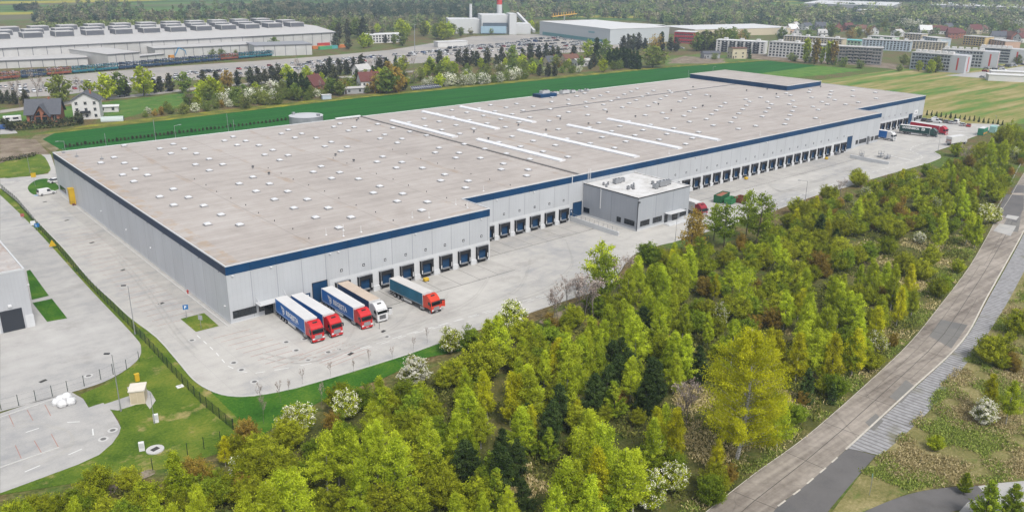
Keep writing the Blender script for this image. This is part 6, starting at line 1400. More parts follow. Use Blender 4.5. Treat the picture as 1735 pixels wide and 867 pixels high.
for s_ in (-1, 1):
    A = [(s_*3.4, -9.2, 2.7), (s_*3.4, -1., 2.7), (0, -1., 7.8), (0, -9.2, 7.8)]; B = [(x, y, z + .25) for x, y, z in A]; q.face(A); q.face(B); q.face([A[0], A[3], B[3], B[0]]); q.face([A[0], A[1], B[1], B[0]])
q.build('gable_roof', RT['grey'], h1)
for x in (-1.3, 1.3):
    q = MB(); q.b2((x - 1., -8.27, .2), (x + 1., -8.21, 3.)); q.build('window', GLASS, h1); q = MB(); q.face([(x - 1., -8.26, 3.4), (x + 1., -8.26, 3.4), (x + (.9 if x < 0 else -.9), -8.26, 5.6), (x - (.3 if x < 0 else -.3), -8.26, 4.6)]); q.build('gable_window', GLASS, h1)
wins(h1, -6, -3, 1, 1, 1, 1, 1.6, 1.9, -5.27); wins(h1, 3, 6, 1, 1, 1, 1, 1.6, 1.9, -5.27)
h2 = house('tall white three storey house with dark roof beside the brick chalet', at(151, 199), R(-22), 11, 10, 8.4, 3.2, 'white', 'grey', 3, 3, True, gable_x=False, over=.7)
q = MB(); q.b2((-2.4, -6.2, 2.9), (1.8, -5.0, 3.05)); q.b2((-2.4, -6.2, 3.05), (1.8, -6.14, 3.9)); q.build('balcony', FRAME, h2)
house('white house with dark red roof among trees behind the field', at(625, 154), R(-15), 11, 9, 6.2, 4.2, 'white', 'red', 3, 2)
house('low house with dark red roof half hidden by firs', at(531, 153), R(30), 11, 8, 3.5, 5., 'brick', 'red', 2, 1)
house('small cottage with grey roof in the scrub before the dark firs', at(934, 112), R(-10), 10, 8, 3.6, 3.4, 'cream', 'grey', 3, 1)
house('white ruin like cottage right of the grey roofed cottage', at(985, 112), R(-12), 12, 7, 4.0, 1.2, 'white', 'pale', 4, 1)
house('pale shed with flat roof below the red roofed house', at(599, 158), R(-14), 12, 5, 3, .5, 'grey', 'pale', 2, 1, False); house('small white shed beside the red roofed house', at(598, 142), R(-12), 5, 4, 3, 1., 'white', 'pale', 1, 1, False)
house('white garage with flat roof behind the white house', at(184, 189), R(-20), 9, 5, 2.6, .4, 'white', 'white', 2, 1, False)
house('beige cottage behind the hazel bushes near the fir belt', at(965, 106), R(-12), 12, 7, 3.4, 2.6, 'cream', 'brown', 3, 1)
house('green roofed shed in the trees by the road', at(613, 128), R(10), 10, 7, 4, 3., 'white', 'pale', 2, 1, False)
house('stone outbuilding by the road end near the apartments', at(1248, 99), R(-30), 12, 9, 8, .5, 'cream', 'brown', 2, 2, False); house('grey shed beside the stone outbuilding', at(1203, 99), R(-25), 14, 6, 4, 1.5, 'grey', 'grey', 2, 1, False)
# polytunnel, caravan, solar panels
t = thing('polytunnel', 'white half round polytunnel in the garden of the white house', 'greenhouse', tuple(at(191, 205)), R(-24)); q = MB(); n = 10
for i in range(n):
    a0, a1 = math.pi*i/n, math.pi*(i + 1)/n; q.face([(-4.6, 1.7*math.cos(a0), 2.1*math.sin(a0)), (4.6, 1.7*math.cos(a0), 2.1*math.sin(a0)), (4.6, 1.7*math.cos(a1), 2.1*math.sin(a1)), (-4.6, 1.7*math.cos(a1), 2.1*math.sin(a1))])
for s_ in (-1, 1): q.face([(s_*4.6, 1.7*math.cos(math.pi*i/n), 2.1*math.sin(math.pi*i/n)) for i in range(n + 1)])
q.build('film', plain('white_film', (.46, .52, .50), .5, .08), t); q = MB(); q.b2((4.6, -.5, 0), (4.66, .5, 1.8)); q.build('door', FRAME, t)
t = thing('caravan', 'pale caravan in the garden left of the brick chalet', 'caravan', tuple(at(22, 207)), R(-10)); q = MB(); q.b2((-3.5, -1.2, .5), (3.5, 1.2, 2.8)); q.build('body', TWHITE, t, bevel=.2); q = MB(); q.b2((-2.6, -1.23, 1.4), (-1, -1.205, 2.2)); q.build('window', GLASS, t); q = MB(); q.b2((.2, -1.23, 1.4), (2.4, -1.205, 2.2)); q.build('window', GLASS, t)
t = thing('solar_array', 'row of dark solar panels at the field edge', 'solar panels', tuple(at(722, 151)), R(-1)); q = MB(); q.v += [(-19, -2.2, .8), (19, -2.2, .8), (19, 2.2, 4.2), (-19, 2.2, 4.2), (-19, -2.2, .7), (19, -2.2, .7), (19, 2.2, 4.1), (-19, 2.2, 4.1)]; t.scale = (.52, .6, .5); q.f += [(0, 1, 2, 3), (7, 6, 5, 4), (0, 4, 5, 1), (2, 6, 7, 3)]; q.m += [0]*4
for i in range(14): x = -19 + i*38/13; q.face([(x - .12, -2.2, .83), (x + .12, -2.2, .83), (x + .12, 2.2, 4.23), (x - .12, 2.2, 4.23)], 1)
q.face([(-19, -.1, 2.46), (19, -.1, 2.46), (19, .1, 2.62), (-19, .1, 2.62)], 1)
q.build('panel', [plain('solar_cells', (.02, .028, .05), .3, .15), SKYW], t); q = MB()
for i in range(8): x = -18 + i*36/7; q.b2((x - .1, 1.6, 0), (x + .1, 1.8, 3.7)); q.b2((x - .1, -1.9, 0), (x + .1, -1.7, .9))
q.build('frame', STEEL, t)
t = thing('garden_trampoline', 'small pale blue shed roof at the field edge below the bushes', 'shed', tuple(at(553, 168)), R(-10)); q = MB(); q.b2((-2.4, -1.2, 0), (2.4, 1.2, 2.2)); q.build('wall', WT['blue'], t); q = MB(); q.b2((-2.6, -1.4, 2.2), (2.6, 1.4, 2.4)); q.build('roof', RT['white'], t)

# village on the right
rv = random.Random(9)
vill = [(1341, 56, 'pink', 'white', 7), (1305, 43, 'pink', 'red', 5), (1346, 49, 'cream', 'pale', 6), (1365, 51, 'white', 'grey', 7), (1389, 51, 'grey', 'grey', 6), (1420, 53, 'brick', 'brown', 7), (1436, 52, 'brick', 'red', 6), (1395, 61, 'white', 'pale', 5), (1350, 62, 'white', 'pale', 5), (1455, 55, 'white', 'brown', 6), (1520, 62, 'white', 'pale', 6), (1566, 58, 'white', 'white', 7), (1595, 58, 'white', 'red', 6), (1612, 66, 'brick', 'red', 9), (1622, 64, 'brick', 'red', 8), (1650, 58, 'cream', 'red', 8), (1665, 56, 'cream', 'brown', 7), (1705, 66, 'brick', 'red', 7), (1712, 69, 'brick', 'brown', 7), (1728, 72, 'white', 'red', 7), (1690, 68, 'white', 'grey', 6), (1605, 53, 'white', 'grey', 6), (1585, 55, 'cream', 'brown', 6), (1733, 61, 'white', 'brown', 6), (1325, 60, 'white', 'pale', 6), (1480, 58, 'white', 'brown', 6)]
for i, (u, v, w_, r_, h) in enumerate(vill):
    P = at(u, v); wd = rv.uniform(10, 15)
    house(f"{dict(pink='peach', brick='brick').get(w_, w_)} house with {dict(white='whitish', pale='pale grey').get(r_, r_)} roof " + ['behind the cream apartment block', 'at the foot of the wood', 'beside the garden trees', 'near the yellow flats'][i % 4], P, R(rv.uniform(-60, 60)), wd, rv.uniform(8, 10), h*.7, rv.uniform(3, 5), w_, r_, 3, 2, True, group='village houses before the wood')

# ---------------------------------------------------------------- blocks, halls and works
def block(label, a, b, z, depth, wall, roofm, floors=0, cols=0, cat='apartment block', name='apartment_block', ww=1.6, wh=1.5, ends=0, base=None, inset=None, group=None, pen=0):
    """a long building whose facade's top edge runs between pixels a and b; z: height, or the end and picture row where its foot shows"""
    if isinstance(z, str): e = a if z[0] == 'a' else b; z = top_z(at(e[0], float(z[1:])), e[1])
    A, B = at(*a, z), at(*b, z); A.z = B.z = 0; d = B - A; L = d.length; rz = math.atan2(d.y, d.x)
    t = thing(name, label, cat, (A.x, A.y, tz(A.x, A.y)), rz, group)
    t['top'] = z; q = MB(); q.b2((0, 0, -1), (L, depth, z)); q.build('wall', wall, t)
    q = MB(); q.b2((-.3, -.3, z), (L + .3, depth + .3, z + .35)); rf = q.build('roof', roofm, t)
    if floors: 
        fh = (z - .6)/floors; wins(t, .6, L - .6, .9, .9 + fh*(floors - 1), cols, floors, ww, min(wh, fh*.62), -.02)
        if ends: wins(t, 1, depth - 1, .9, .9 + fh*(floors - 1), ends, floors, ww, min(wh, fh*.62), -.02, 's')
    for i in range(pen): q = MB(); x = L*(i + .5)/pen; q.b2((x - 1.5, depth*.4, z + .35), (x + 1.5, depth*.7, z + 1.9)); q.build('roof_hatch', WT['white'], rf)
    return t, L
def balconies(t, x0, x1, n, floors, fh, mat, y=-1.2):
    for i in range(n):
        x = x0 + (x1 - x0)*(i + .5)/n; w = (x1 - x0)/n*.36
        q = MB()
        for j in range(floors): q.b2((x - w, y, .5 + fh*j), (x + w, 0, .65 + fh*j)); q.b2((x - w, y, .65 + fh*j), (x + w, y + .08, .5 + fh*(j + .45)))
        q.build('balcony_stack', mat, t)
t, L = block('white five storey apartment block with dark balconies, left of the line', (1214, 68), (1297, 72), 'a88', 12, WT['white'], RT['white'], 5, 12, ends=2, pen=3); balconies(t, 4, L - 4, 5, 5, (t['top'] - .6)/5, DGREY)
t, L = block('white apartment block with rows of dark windows behind the poplars', (1303, 71), (1421, 79), 'a96', 12, WT['white'], RT['pale'], 5, 19, pen=4)
t, L = block('unfinished grey apartment block without windows or render', (1422, 79), (1496, 82.5), 'b111', 12, WT['raw'], RT['pale'], 5, 14, ends=3, wh=1.7); balconies(t, 6, L - 6, 4, 5, (t['top'] - .6)/5, WT['raw'])
t, L = block('long cream apartment block behind the white blocks', (1328, 61), (1428, 67), 'a76', 12, WT['cream'], RT['pale'], 5, 20, pen=4); 
t, L = block('pale blue and cream apartment block continuing the cream row', (1461, 67), (1545, 71), 'b88', 12, WT['blue'], RT['pale'], 5, 14, pen=4)
t, L = block('cream apartment block end right of the pale blue one', (1546, 70), (1604, 73), 'b87', 12, WT['cream'], RT['pale'], 5, 10, pen=2)
t, L = block('low green hall with turquoise roof between the cream blocks', (1429, 68), (1460, 70), 'b81', 14, WT['green'], plain('turquoise_roof', (.16, .48, .46), .6, .08), 2, 5)
SLATE = plain('light_slab', (.42, .44, .46), .8, .06)
for i, (a, b, s_) in enumerate((((1545, 89), (1613, 94), 'front'), ((1597, 84), (1668, 88), 'middle'), ((1660, 81), (1714, 84), 'rear'))):
    t, L = block(f'grey slab block with stacked balconies and red end stripe, {s_} one of three', a, b, {'front': 'b123', 'middle': 'b116', 'rear': 'b109'}[s_], 13, SLATE, RT['pale'], 5, 12, ends=0, pen=6, group='grey slab blocks'); zt = t['top']; balconies(t, 3, L - 8, 6, 5, (zt - .6)/5, plain('balcony_panel', (.30, .33, .37), .7, .1) if i == 0 else bpy.data.materials['balcony_panel'])
    q = MB(); q.b2((L, 0, -1), (L + 9.5, 13, zt + .2)); q.b2((L + 9.4, 5.5, 1), (L + 9.58, 7.3, zt - 1), 1); q.b2((L + 4.0, -.08, 2), (L + 5.0, -.005, zt - 1.5), 1); q.build('end_wall', [bpy.data.materials['end_wall'] if i else plain('end_wall', (.50, .51, .53), .8, .06), plain('red_stripe', (.48, .05, .03), .7, .1) if i == 0 else bpy.data.materials['red_stripe']], t)
block('yellow apartment building with peach bands at the right', (1632, 61), (1670, 64), 'b80', 14, WT['yellow'], RT['pale'], 4, 8, ends=2); block('peach apartment building right of the yellow one', (1671, 66), (1704, 71), 'b84', 14, WT['pink'], RT['pale'], 4, 7)
block('beige flats with flat roof behind the pale blue block', (1532, 57), (1562, 59), 'b73', 14, WT['cream'], RT['pale'], 4, 6); block('mint green school like building behind the turquoise roof', (1470, 61), (1513, 64), 'b75', 14, WT['green'], RT['pale'], 3, 9); block('white flats right of the beige ones', (1563, 62), (1590, 66), 'b78', 13, WT['blue'], RT['pale'], 4, 6)
block('long white garage row by the right edge', (1676, 127), (1745, 130), 'a137', 9, WT['white'], RT['white'], 0, 0, 'garage', 'garage_row'); block('second white garage row behind the first', (1680, 121), (1745, 124), 'a129', 8, WT['white'], RT['white'], 0, 0, 'garage', 'garage_row')
TEALG = plain('teal_glazing', (.10, .26, .27), .3, .15); PALEH = plain('pale_metal', (.50, .53, .54), .6, .06); WHITER = plain('white_metal_roof', (.64, .64, .63), .6, .06)
t, L = block('white and teal factory hall with glazed base beyond the car lot', (914.6, 36.5), (1034, 50), 'a60', 70, PALEH, WHITER, 0, 0, 'factory', 'factory_hall')
q = MB(); q.b2((6, -.15, 1), (L - 4, -.02, 4.)); q.build('glazed_strip', TEALG, t)
q = MB(); q.b2((L*.72, -.2, t['top']*.62), (L*.8, -.02, t['top']*.74)); q.build('wall_sign', plain('sign_teal', (.2, .36, .4), .5, .1), t)
t, L = block('grey glazed front hall right of the white and teal factory', (1052, 49), (1126, 43), 'b60', 40, WT['grey'], WHITER, 0, 0, 'factory', 'factory_hall'); q = MB(); q.b2((1, -.15, 1), (L*.55, -.02, t['top']*.7)); q.build('glazed_strip', plain('blue_glazing', (.13, .17, .22), .3, .2), t)
t, L = block('red three storey office building before a white hall', (1143, 54), (1177, 55.5), 'a73', 16, plain('red_panels', (.40, .025, .035), .6, .1), WHITER, 3, 9, 'office building', 'red_office')
block('wide white flat hall behind the red building', (1178, 51), (1340, 47), 'a63', 60, WT['cream'], WHITER, 0, 0, 'warehouse', 'white_hall')
# power plant
PWW = plain('plant_white', (.60, .61, .61), .7, .06)
t = thing('power_plant', 'white power plant with red topped chimney and glazed boiler house', 'power plant'); 
def slab(pt, u0, v0, u1, z, depth, mat, name='wall', zb=-1):
    A, B = at(u0, v0), at(u1, v0); d = (B - A); L = d.length; rz = math.atan2(d.y, d.x); q = MB(); c = A + d/2 + Vector((-math.sin(rz), math.cos(rz), 0))*depth/2
    q.box((c.x, c.y, (z + zb)/2), (L, depth, z - zb), rz); return q.build(name, mat, pt)
TZ = lambda u, v, vt: top_z(at(u, v), vt)
slab(t, 760, 57, 815, TZ(760, 57, 33), 30, PWW, 'low_hall'); slab(t, 816, 58, 862, TZ(816, 58, 26), 34, PWW, 'boiler_house'); slab(t, 870, 58, 899, TZ(870, 58, 41), 26, PWW, 'turbine_hall'); slab(t, 863, 59, 875, TZ(863, 59, 24), 24, PWW, 'stair_tower'); slab(t, 818, 58.4, 860, TZ(818, 58.4, 39), .8, plain('blue_band_glazing', (.10, .13, .16), .3, .2), 'glazing', TZ(818, 58.4, 32)*0 + TZ(818, 58.4, 46)); slab(t, 815, 58.6, 858, TZ(815, 58.6, 45), 2., plain('sky_blue', (.34, .48, .58), .6, .1), 'blue_base', 1)
P = at(809.5, 56); P = Vector((P.x, P.y + 12, 0)); q = MB(); q.tube(P, (P.x, P.y, top_z(P, 7)), 1.7, 1.4, n=14); q.build('chimney', PWW, t)
P = at(856, 54); P = Vector((P.x, P.y + 10, 0)); z1, z2 = top_z(P, 8), top_z(P, -4); q = MB(); q.tube(P, (P.x, P.y, z1), 3.2, 2.9, n=18); q.tube((P.x, P.y, z1), (P.x, P.y, z2), 2.9, 2.8, n=18, m=1); q.tube((P.x, P.y, z2), (P.x, P.y, z2 + 9), 2.8, 2.6, n=18); q.build('red_topped_chimney', [PWW, plain('chimney_red', (.55, .05, .04), .7, .08)], t)
A, B = at(876, 50), at(905, 57); q = MB(); q.tube((A.x, A.y, 17), (B.x, B.y, 2), 2., 2., n=4); q.build('conveyor', PWW, t)
# works on the left: long saw roof hall and lower halls, sidings with car carriers
def striped(per):
    m = NT('striped_wall', .8, .2); s_ = m.sep(m.obj()); m.color(m.mix(m.lines(s_[0], per, .5, .1), m.ramp(m.noise(.2, 3), [(.3, (.50, .49, .475)), (.7, (.58, .57, .555))]), (.2, .2, .21))); return m.mat
SAW = plain('saw_roof', (.49, .48, .465), .7, .08, .3); SAWD = plain('rooflight_dark', (.13, .135, .15), .4, .2, .5)
t = thing('works_hall', 'vast pale works hall with rows of dark roof lanterns at upper left', 'factory'); A = at(-20, 83, 11); B = at(548, 52, 11); A.z = B.z = 0; B.y = A.y + .035*(B.x - A.x); d = (B - A); L = d.length; rz = math.atan2(d.y, d.x)
t.location = (A.x, A.y, 0); t.rotation_euler = (0, 0, rz); DEP = 120
q = MB(); q.b2((0, 0, -1), (L, DEP, 11)); q.build('wall', striped(9.), t)
q = MB(); q.v += [(-.5, -.6, 11), (L + .5, -.6, 11), (L + .5, 34, 14.5), (-.5, 34, 14.5), (L + .5, DEP, 14.6), (-.5, DEP, 14.6)]; q.f += [(0, 1, 2, 3), (3, 2, 4, 5)]; q.m += [0, 0]; rf = q.build('roof', SAW, t)
q = MB(); q.b2((-.5, -.75, 10.5), (L + .5, -.62, 11.1)); q.build('eaves', plain('eaves_grey', (.16, .16, .17), .6, .1), t)
for j, (y, off) in enumerate(((30, 0), (62, 9), (94, 0))):
    for i in range(int(L/21)):
        x = 8 + off + i*21; q = MB(); q.b2((x, y, 13.8), (x + 13, y + 13, 18.2), 0); q.face([(x + .3, y - .03, 14.6), (x + 12.7, y - .03, 14.6), (x + 12.7, y - .03, 17.9), (x + .3, y - .03, 17.9)], 1); q.face([(x - .03, y + .3, 14.6), (x - .03, y + 12.7, 14.6), (x - .03, y + 12.7, 17.9), (x - .03, y + .3, 17.9)], 1)
        q.build('roof_lantern', [SAW, SAWD], rf)
def hall(label, a, b, z, depth, stripes=7., roof=None):
    t, L = block(label, a, b, z, depth, striped(stripes), roof or SAW, 0, 0, 'hall', 'works_hall')
    z = t['top']; q = MB(); q.b2((-.3, -.4, z - .5), (L + .3, -.31, z + .3)); q.build('eaves', bpy.data.materials['eaves_grey'], t); return t, L
hall('tall pale works block standing in the middle of the sidings at upper left', (182, 93), (236, 89), 'b109', 62, 6.)
hall('low white works hall at the left edge behind the rail sidings', (-10, 104), (148, 98), 'a117', 55); hall('long low white hall with striped wall right of the tall block', (262, 83), (440, 75), 'a100', 58); hall('low grey roofed hall ending the works row', (430, 78), (528, 75), 'b93', 28, 8., plain('slate_sheet', (.28, .285, .30), .6, .1))
hall('small white annex between the tall block and the long low hall', (236, 96), (277, 92), 'a106', 8)
block('white office with window bands among trees beyond the sidings', (625, 60), (686, 58), 'a74', 16, WT['white'], RT['white'], 3, 12, 'office building', 'office_building')
block('white shed with blue end beside the car lot', (742, 72), (792, 70.5), 'a81', 10, WT['white'], WHITER, 0, 0, 'shed', 'lorry_shed')
# car carrier wagons
WBLUE = plain('wagon_blue', (.02, .06, .13), .6, .25, 1.); WORG = plain('wagon_orange', (.30, .085, .045), .6, .3, 1.); WTEAL = plain('wagon_teal', (.02, .17, .22), .6, .2, 1.)
A, B = at(-12, 137), at(520, 90); d = B - A; L = d.length; d.normalize(); rz = math.atan2(d.y, d.x); nW = int(L/15.2); lc = ['white', 'grey', 'silver', 'black', 'silver']
mx = {}
for nm, mt in (('o', WORG), ('b', WBLUE), ('t', WTEAL)):
    q = MB(); q.b2((-7.2, -1.4, .9), (7.2, 1.4, 1.3)); q.b2((-7.2, -1.4, 3.2), (7.2, 1.4, 3.4))
    for i in range(7):
        for s_ in (-1, 1): q.b2((-7.1 + i*2.35, s_*1.4 - .12, 1.3), (-6.85 + i*2.35, s_*1.4 + .12, 4.6))
    for s_ in (-1, 1): q.b2((-7.2, s_*1.4 - .1, 4.1), (7.2, s_*1.4 + .1, 4.3)); q.b2((-7.2, s_*1.42 - .1, 1.3), (7.2, s_*1.42 + .1, 2.1))
    mx[nm] = q.mesh('frame', [mt])
q = MB(); q.b2((-1.6, -1.1, .15), (1.6, 1.1, .9)); WGW = q.mesh('bogie', [CHASS])
for i in range(nW):
    P = A + d*(i*15.2 + 7.6); u, v = px(P); k = 'o' if u < 30 or 92 < u < 140 or 380 < u < 412 else 'b' if u < 88 or 215 < u < 372 else 't'
    t = thing('car_carrier_wagon', dict(o='orange', b='dark blue', t='teal')[k] + ' car carrier wagon loaded with new cars', 'railway wagon', (P.x, P.y, 0), rz, 'car carrier wagons on the siding'); link('frame', mx[k], t); [link('bogie', WGW, t, (xx, 0, 0)) for xx in (-5, 0, 5)]
    for z in (1.3, 3.4):
        for j in range(3):
            o = link('new_car', CARS['hatch'], None, P + d*(-4.7 + j*4.7) + Vector((0, 0, z)), rz + R(90)); cn = lc[(i*3 + j + int(z)) % 5]; o.color = CCOL[cn]; tag(o, cn + ' new car on the ' + ('upper' if z > 2 else 'lower') + ' deck of a siding wagon', 'car', 'new cars on the wagons')
# stored cars
rc = random.Random(23); n = 0; spots = []
for (ua, va, ub, vb, row) in ((0, 160, 200, 146, 0), (0, 155, 200, 142, 0), (0, 149, 190, 138, 0), (205, 144, 330, 134, 0), (205, 138, 330, 129, 0), (300, 128, 440, 115, 0), (330, 133, 440, 124, 0), (440, 124, 560, 112, 0), (440, 118, 600, 103, 0), (450, 113, 640, 97, 0), (560, 110, 730, 92, 0), (600, 101, 760, 86, 0), (730, 95, 880, 84, 0), (730, 90, 900, 76, 0), (760, 83, 920, 70, 0), (860, 75, 1000, 66, 0), (860, 80, 1020, 70, 0), (860, 85, 1030, 74, 0), (870, 90, 1000, 82, 0), (900, 67, 1060, 60, 0), (1100, 86, 1170, 82, 0), (880, 69, 960, 65, 0), (1660, 119, 1735, 110, 0), (1662, 123, 1700, 119, 0), (1664, 132, 1674, 131, 0)):
    a, b = at(ua, va), at(ub, vb); L = (b - a).length; step = 3.1; m_ = int(L/step)
    for i in range(m_):
        if rc.random() < .62: spots.append((a.lerp(b, i/m_) + Vector((rc.uniform(-.5, .5), rc.uniform(-1.2, 1.2), 0)), math.atan2((b - a).y, (b - a).x)))
spots.sort(key=lambda s: (s[0] - Vector(CAM)).length)
kinds = ['hatch', 'hatch', 'estate', 'van']
far_mb = []
for i, (p, a) in enumerate(spots):
    k = rc.choice(kinds); c = rc.choices(('white', 'silver', 'grey', 'black', 'red', 'blue'), (9, 4, 2.5, 2, .8, .5))[0]; r_ = a + R(rc.choice((0, 180))) + R(rc.uniform(-4, 4))
    if i < 200: car(k, c, tuple(p), r_, c + ' ' + dict(hatch='hatchback', estate='estate car', van='van')[k] + ' in the pale storage lot ' + ('near the left edge' if p.x < 110 else 'behind the tree row' if p.x < 260 else 'far from the road'), 'cars in the storage lot')
    else: far_mb.append((p, r_, k, c))
def merged_cars(lst):
    V = []; F = []; MI = []
    cols = list(CCOL); 
    for p, r_, k, c in lst:
        me = CARS[k]; b = len(V); cs, sn = math.cos(r_), math.sin(r_)
        for v in me.vertices: V.append((p.x + v.co.x*cs - v.co.y*sn, p.y + v.co.x*sn + v.co.y*cs, p.z + v.co.z))
        for f in me.polygons: F.append(tuple(b + j for j in f.vertices)); MI.append(cols.index(c) if f.material_index == 0 else 6 if f.material_index == 1 else 7)
    me = bpy.data.meshes.new('far_cars'); me.from_pydata(V, [], F)
    for c in cols: me.materials.append(plain('far_paint_' + c, CCOL[c][:3], .4, .05))
    me.materials.append(CABGLASS); me.materials.append(TYRE); me.polygons.foreach_set('material_index', MI); return link('far_cars', me)
if far_mb: stuff(merged_cars(far_mb), 'hundreds of mostly pale cars filling the far storage lot', 'cars')
# site hoardings, lorries and masts
lamp('slim white floodlight mast in the car lot', at(703, 90), 22, [R(0)], .35, 'masts over the car lot', 1.5)
lamp('grey floodlight mast by the works sidings', at(126, 84), 18, [R(0), R(180)], .3, 'masts over the car lot', 2.)
t = thing('tower_crane', 'yellow lattice boom resting across the pale factory roof', 'crane'); P = at(952, 60); q = MB()
for s_ in (-1, 1): q.tube((P.x - 14, P.y + s_, 19), (P.x + 20, P.y + s_, 21), .5, n=4)
for i in range(9): q.tube((P.x - 14 + i*3.7, P.y - 1, 19 + i*.2), (P.x - 12 + i*3.7, P.y + 1, 22 + i*.2), .3, n=4)
q.build('boom', plain('crane_yellow', (.62, .36, .06), .6, .1), t); q = MB(); q.tube((P.x, P.y - 3, 0), (P.x, P.y - 3, 20), .5, n=6); q.build('mast', STEEL, t)
t = thing('excavator', 'blue handling crane with orange cab beside the long white hall', 'excavator', tuple(at(292, 101)), .2); q = MB(); q.b2((-2.5, -1.5, 0), (2.5, 1.5, 1.2)); q.b2((-2.2, -1.3, 1.2), (1.2, 1.3, 3.2), 1); q.build('body', [CHASS, plain('digger_orange', (.6, .28, .05), .6, .1)], t); q = MB(); q.tube((2, 0, 2), (6, 0, 8), .4, n=6); q.tube((6, 0, 8), (11, 0, 5.5), .35, n=6); q.tube((11, 0, 5.5), (11.5, 0, 2.5), .3, n=6); q.build('arm', plain('digger_blue', (.04, .22, .42), .5, .1), t)
ccc = [('red', (.5, .05, .04)), ('orange', (.6, .2, .05)), ('green', (.08, .35, .15)), ('teal', (.1, .4, .4))]
for i, (u, v) in enumerate(((535, 77), (540, 83), (551, 84), (561, 83), (548, 78), (576, 81), (583, 80), (554, 69))):
    nm, c = ccc[i % 4]; t = thing('freight_container', nm + ' freight container in the stack beyond the sidings ' + ('on the near row' if i < 4 else 'on the far row'), 'container', tuple(at(u, v)), R(4), 'freight containers beyond the sidings'); q = MB(); q.b2((-6, -1.2, 0), (6, 1.2, 2.6)); q.b2((-6.02, -1.1, .1), (-6.0, 1.1, 2.5)); q.build('body', plain('container_' + nm, c, .6, .15) if 'container_' + nm not in bpy.data.materials else bpy.data.materials['container_' + nm], t)
# far white logistics sheds
block('huge far white logistics shed at the edge of the hills', (1360, 6), (1512, 12), 12, 160, WT['grey'], WHITER, 0, 0, 'warehouse', 'far_shed'); block('second far white logistics shed to the right', (1578, 9), (1760, 14), 12, 120, WT['grey'], WHITER, 0, 0, 'warehouse', 'far_shed')
block('far grey shed with dark front between the white sheds', (1450, 17), (1520, 20), 9, 40, WT['grey'], WHITER, 0, 0, 'warehouse', 'far_shed')
P = at(1462, 34); t = thing('sports_dome', 'pale inflated sports dome among the trees', 'dome', tuple(P)); q = MB()
for i in range(12):
    for j in range(5):
        f = lambda i, j: (13*math.cos(2*math.pi*i/12)*math.cos(j*math.pi/10), 13*math.sin(2*math.pi*i/12)*math.cos(j*math.pi/10), 11*math.sin(j*math.pi/10)); q.face([f(i, j), f(i + 1, j), f(i + 1, j + 1), f(i, j + 1)])
q.build('membrane', WT['cream'], t); q = MB(); q.b2((-2, -13.5, 0), (2, -12, 3)); q.build('entrance', WT['grey'], t)
# ---------------------------------------------------------------- far woods: each reads as one mass
def wood(name, label, poly, n, h, mats, seed, k=110, size=1.4, wide=.36):
    """crowns scattered over a picture polygon, one mass"""
    rng = np.random.default_rng(seed); poly = [tuple(map(float, s.split(','))) for s in poly.split()]; C = []; T = []; MI = []
    u0, u1 = min(p[0] for p in poly), max(p[0] for p in poly); v0, v1 = min(p[1] for p in poly), max(p[1] for p in poly); c = 0; g = 0
    while c < n and g < n*12:
        g += 1; u = u0 + (u1 - u0)*rng.random(); v = v0 + (v1 - v0)*rng.random()
        if not inpoly(u, v, poly): continue
        P = at(u, v); hh = h*rng.uniform(.65, 1.2); r_ = hh*wide*rng.uniform(.8, 1.25); m_ = int(k*rng.uniform(.7, 1.2)); a = rng.normal(size=(m_, 3)); a /= np.linalg.norm(a, axis=1)[:, None]; a *= rng.random(m_)[:, None]**.33
        Q = a*np.array([r_, r_, hh*.45]) + np.array([P.x, P.y, tz(P.x, P.y) + hh*.55]); Q += np.sin(Q*1.3 + c)*.5
        C.append(Q); T.append(.6*rng.random() + .4*rng.random(m_)); MI.append(np.full(m_, rng.choice(len(mats), p=None))); c += 1
    me = leaves_mesh(name, np.concatenate(C), size, np.concatenate(T), mats, np.concatenate(MI), rng=rng, up=.6, aspect=1.3); return stuff(link(name, me), label, 'wood')
GREYW = leaf_mat('budding_wood', (.09, .085, .055), (.16, .15, .09), (.25, .235, .14), (.15, .17, .08), .3, .2)
DKW = leaf_mat('dark_wood', (.022, .040, .024), (.042, .068, .036), (.075, .11, .05), (.06, .08, .045), .3, .15)
LGW = leaf_mat('spring_wood', (.10, .13, .04), (.19, .23, .07), (.30, .34, .11), (.20, .18, .10), .3, .2)
MDW = leaf_mat('mixed_wood', (.06, .095, .03), (.12, .17, .05), (.20, .25, .08), (.16, .16, .08), .3, .2)
wood('wood', 'belt of dark and budding trees behind the works hall', '55,38 70,22 120,18 180,24 300,26 445,28 445,36 300,38 180,40 70,43', 330, 10, [DKW, GREYW, GREYW, MDW], 1)
wood('wood', 'thin young green belt along the rear of the works', '60,46 180,43 440,38 440,42 180,47 60,50', 160, 6, [LGW], 2, 40, 1.5, .6)
wood('wood', 'grey budding copse and trees on the far fields', '25,18 60,12 70,18 40,22', 30, 8, [GREYW, DKW], 3)
wood('wood', 'budding copse on the far fields above the works', '100,14 150,8 220,10 250,14 220,22 120,24', 60, 9, [GREYW, MDW], 4)
wood('wood', 'scattered far trees at the top left', '275,18 330,10 440,8 440,22 330,22', 50, 9, [GREYW, DKW, MDW], 5)
wood('wood', 'dense dark forest across the top beyond the works', '430,10 520,16 640,12 805,16 850,22 850,36 760,34 640,33 540,36 430,36', 800, 12, [DKW, DKW, GREYW], 6)
wood('wood', 'budding trees before the dark forest', '430,30 560,34 700,34 770,36 770,50 690,54 560,48 460,44', 260, 9, [LGW, GREYW, GREYW, MDW], 7, 55, 1.5)
wood('wood', 'forest slope across the top centre', '430,0 700,-6 1000,-6 1340,-6 1340,8 1000,12 860,14 640,6', 420, 14, [DKW, MDW, GREYW, LGW], 8, 60, 2.6)
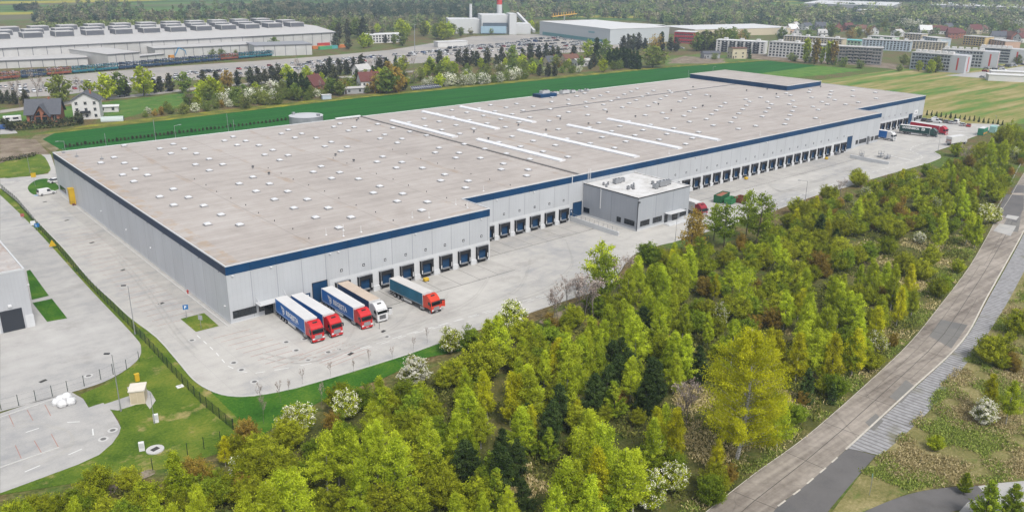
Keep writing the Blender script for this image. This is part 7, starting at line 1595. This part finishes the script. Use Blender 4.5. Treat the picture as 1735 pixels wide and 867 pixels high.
wood('wood', 'mixed budding forest behind the factories', '866,14 1000,10 1200,8 1330,12 1350,30 1350,48 1180,50 1120,44 1050,34 920,34 868,44', 900, 13, [MDW, GREYW, LGW, MDW, DKW, GREYW], 9, 70, 1.9)
wood('wood', 'dark forested ridge at the top right', '1330,-8 1740,-8 1740,4 1560,5 1360,4', 620, 22, [DKW, DKW, MDW], 10, 60, 3.4)
wood('wood', 'long wood behind the village houses', '1340,24 1420,18 1520,22 1600,16 1735,14 1745,48 1640,50 1580,46 1500,44 1400,42 1350,46', 900, 14, [MDW, GREYW, DKW, LGW, GREYW], 11, 75, 1.9)
wood('wood', 'garden trees scattered through the village', '1300,46 1500,46 1735,50 1735,60 1600,62 1450,58 1320,56', 170, 8, [MDW, LGW, GREYW, DKW], 12, 60, 1.4)
wood('wood', 'scrub at the edge of the works sidings', '530,50 620,44 760,44 880,56 860,62 700,56 560,58', 130, 6, [MDW, GREYW], 13, 45, 1.2)

# ---------------------------------------------------------------- the air between: one box of thin even haze
q = MB(); q.b2((-2950, -2400, -14.), (4300, 4300, 190.)); hzo = q.build('haze', None); hzo.data.materials.clear()
hm_ = bpy.data.materials.new('haze'); hm_.use_nodes = True; hm_.node_tree.nodes.clear()
pv = hm_.node_tree.nodes.new('ShaderNodeVolumePrincipled'); pv.inputs['Color'].default_value = (.68, .82, 1., 1); pv.inputs['Density'].default_value = HAZE; pv.inputs['Anisotropy'].default_value = .2
ho = hm_.node_tree.nodes.new('ShaderNodeOutputMaterial'); hm_.node_tree.links.new(pv.outputs[0], ho.inputs['Volume']); hzo.data.materials.append(hm_); stuff(hzo, 'thin pale haze lying over the far land', 'haze')

# ---------------------------------------------------------------- labels: tell look-alikes apart by their order in the row
ORD = 'first second third fourth fifth sixth seventh eighth ninth tenth eleventh twelfth thirteenth fourteenth fifteenth sixteenth seventeenth eighteenth nineteenth twentieth'.split() + ['twenty-' + w for w in 'first second third fourth fifth sixth seventh eighth ninth'.split()] + ['thirtieth']
bpy.context.view_layer.update(); same = {}
for o in bpy.data.objects:
    if o.get('category') and not o.parent and o.get('label'): same.setdefault(o['label'], []).append(o)
for lab, lst in same.items():
    if not 1 < len(lst) <= 30: continue
    lst.sort(key=lambda o: px(tuple(o.location))[0])
    for i, o in enumerate(lst): o['label'] = lab + (', leftmost of them' if i == 0 else ', rightmost of them' if i == len(lst) - 1 else ', ' + ORD[i] + ' from left')
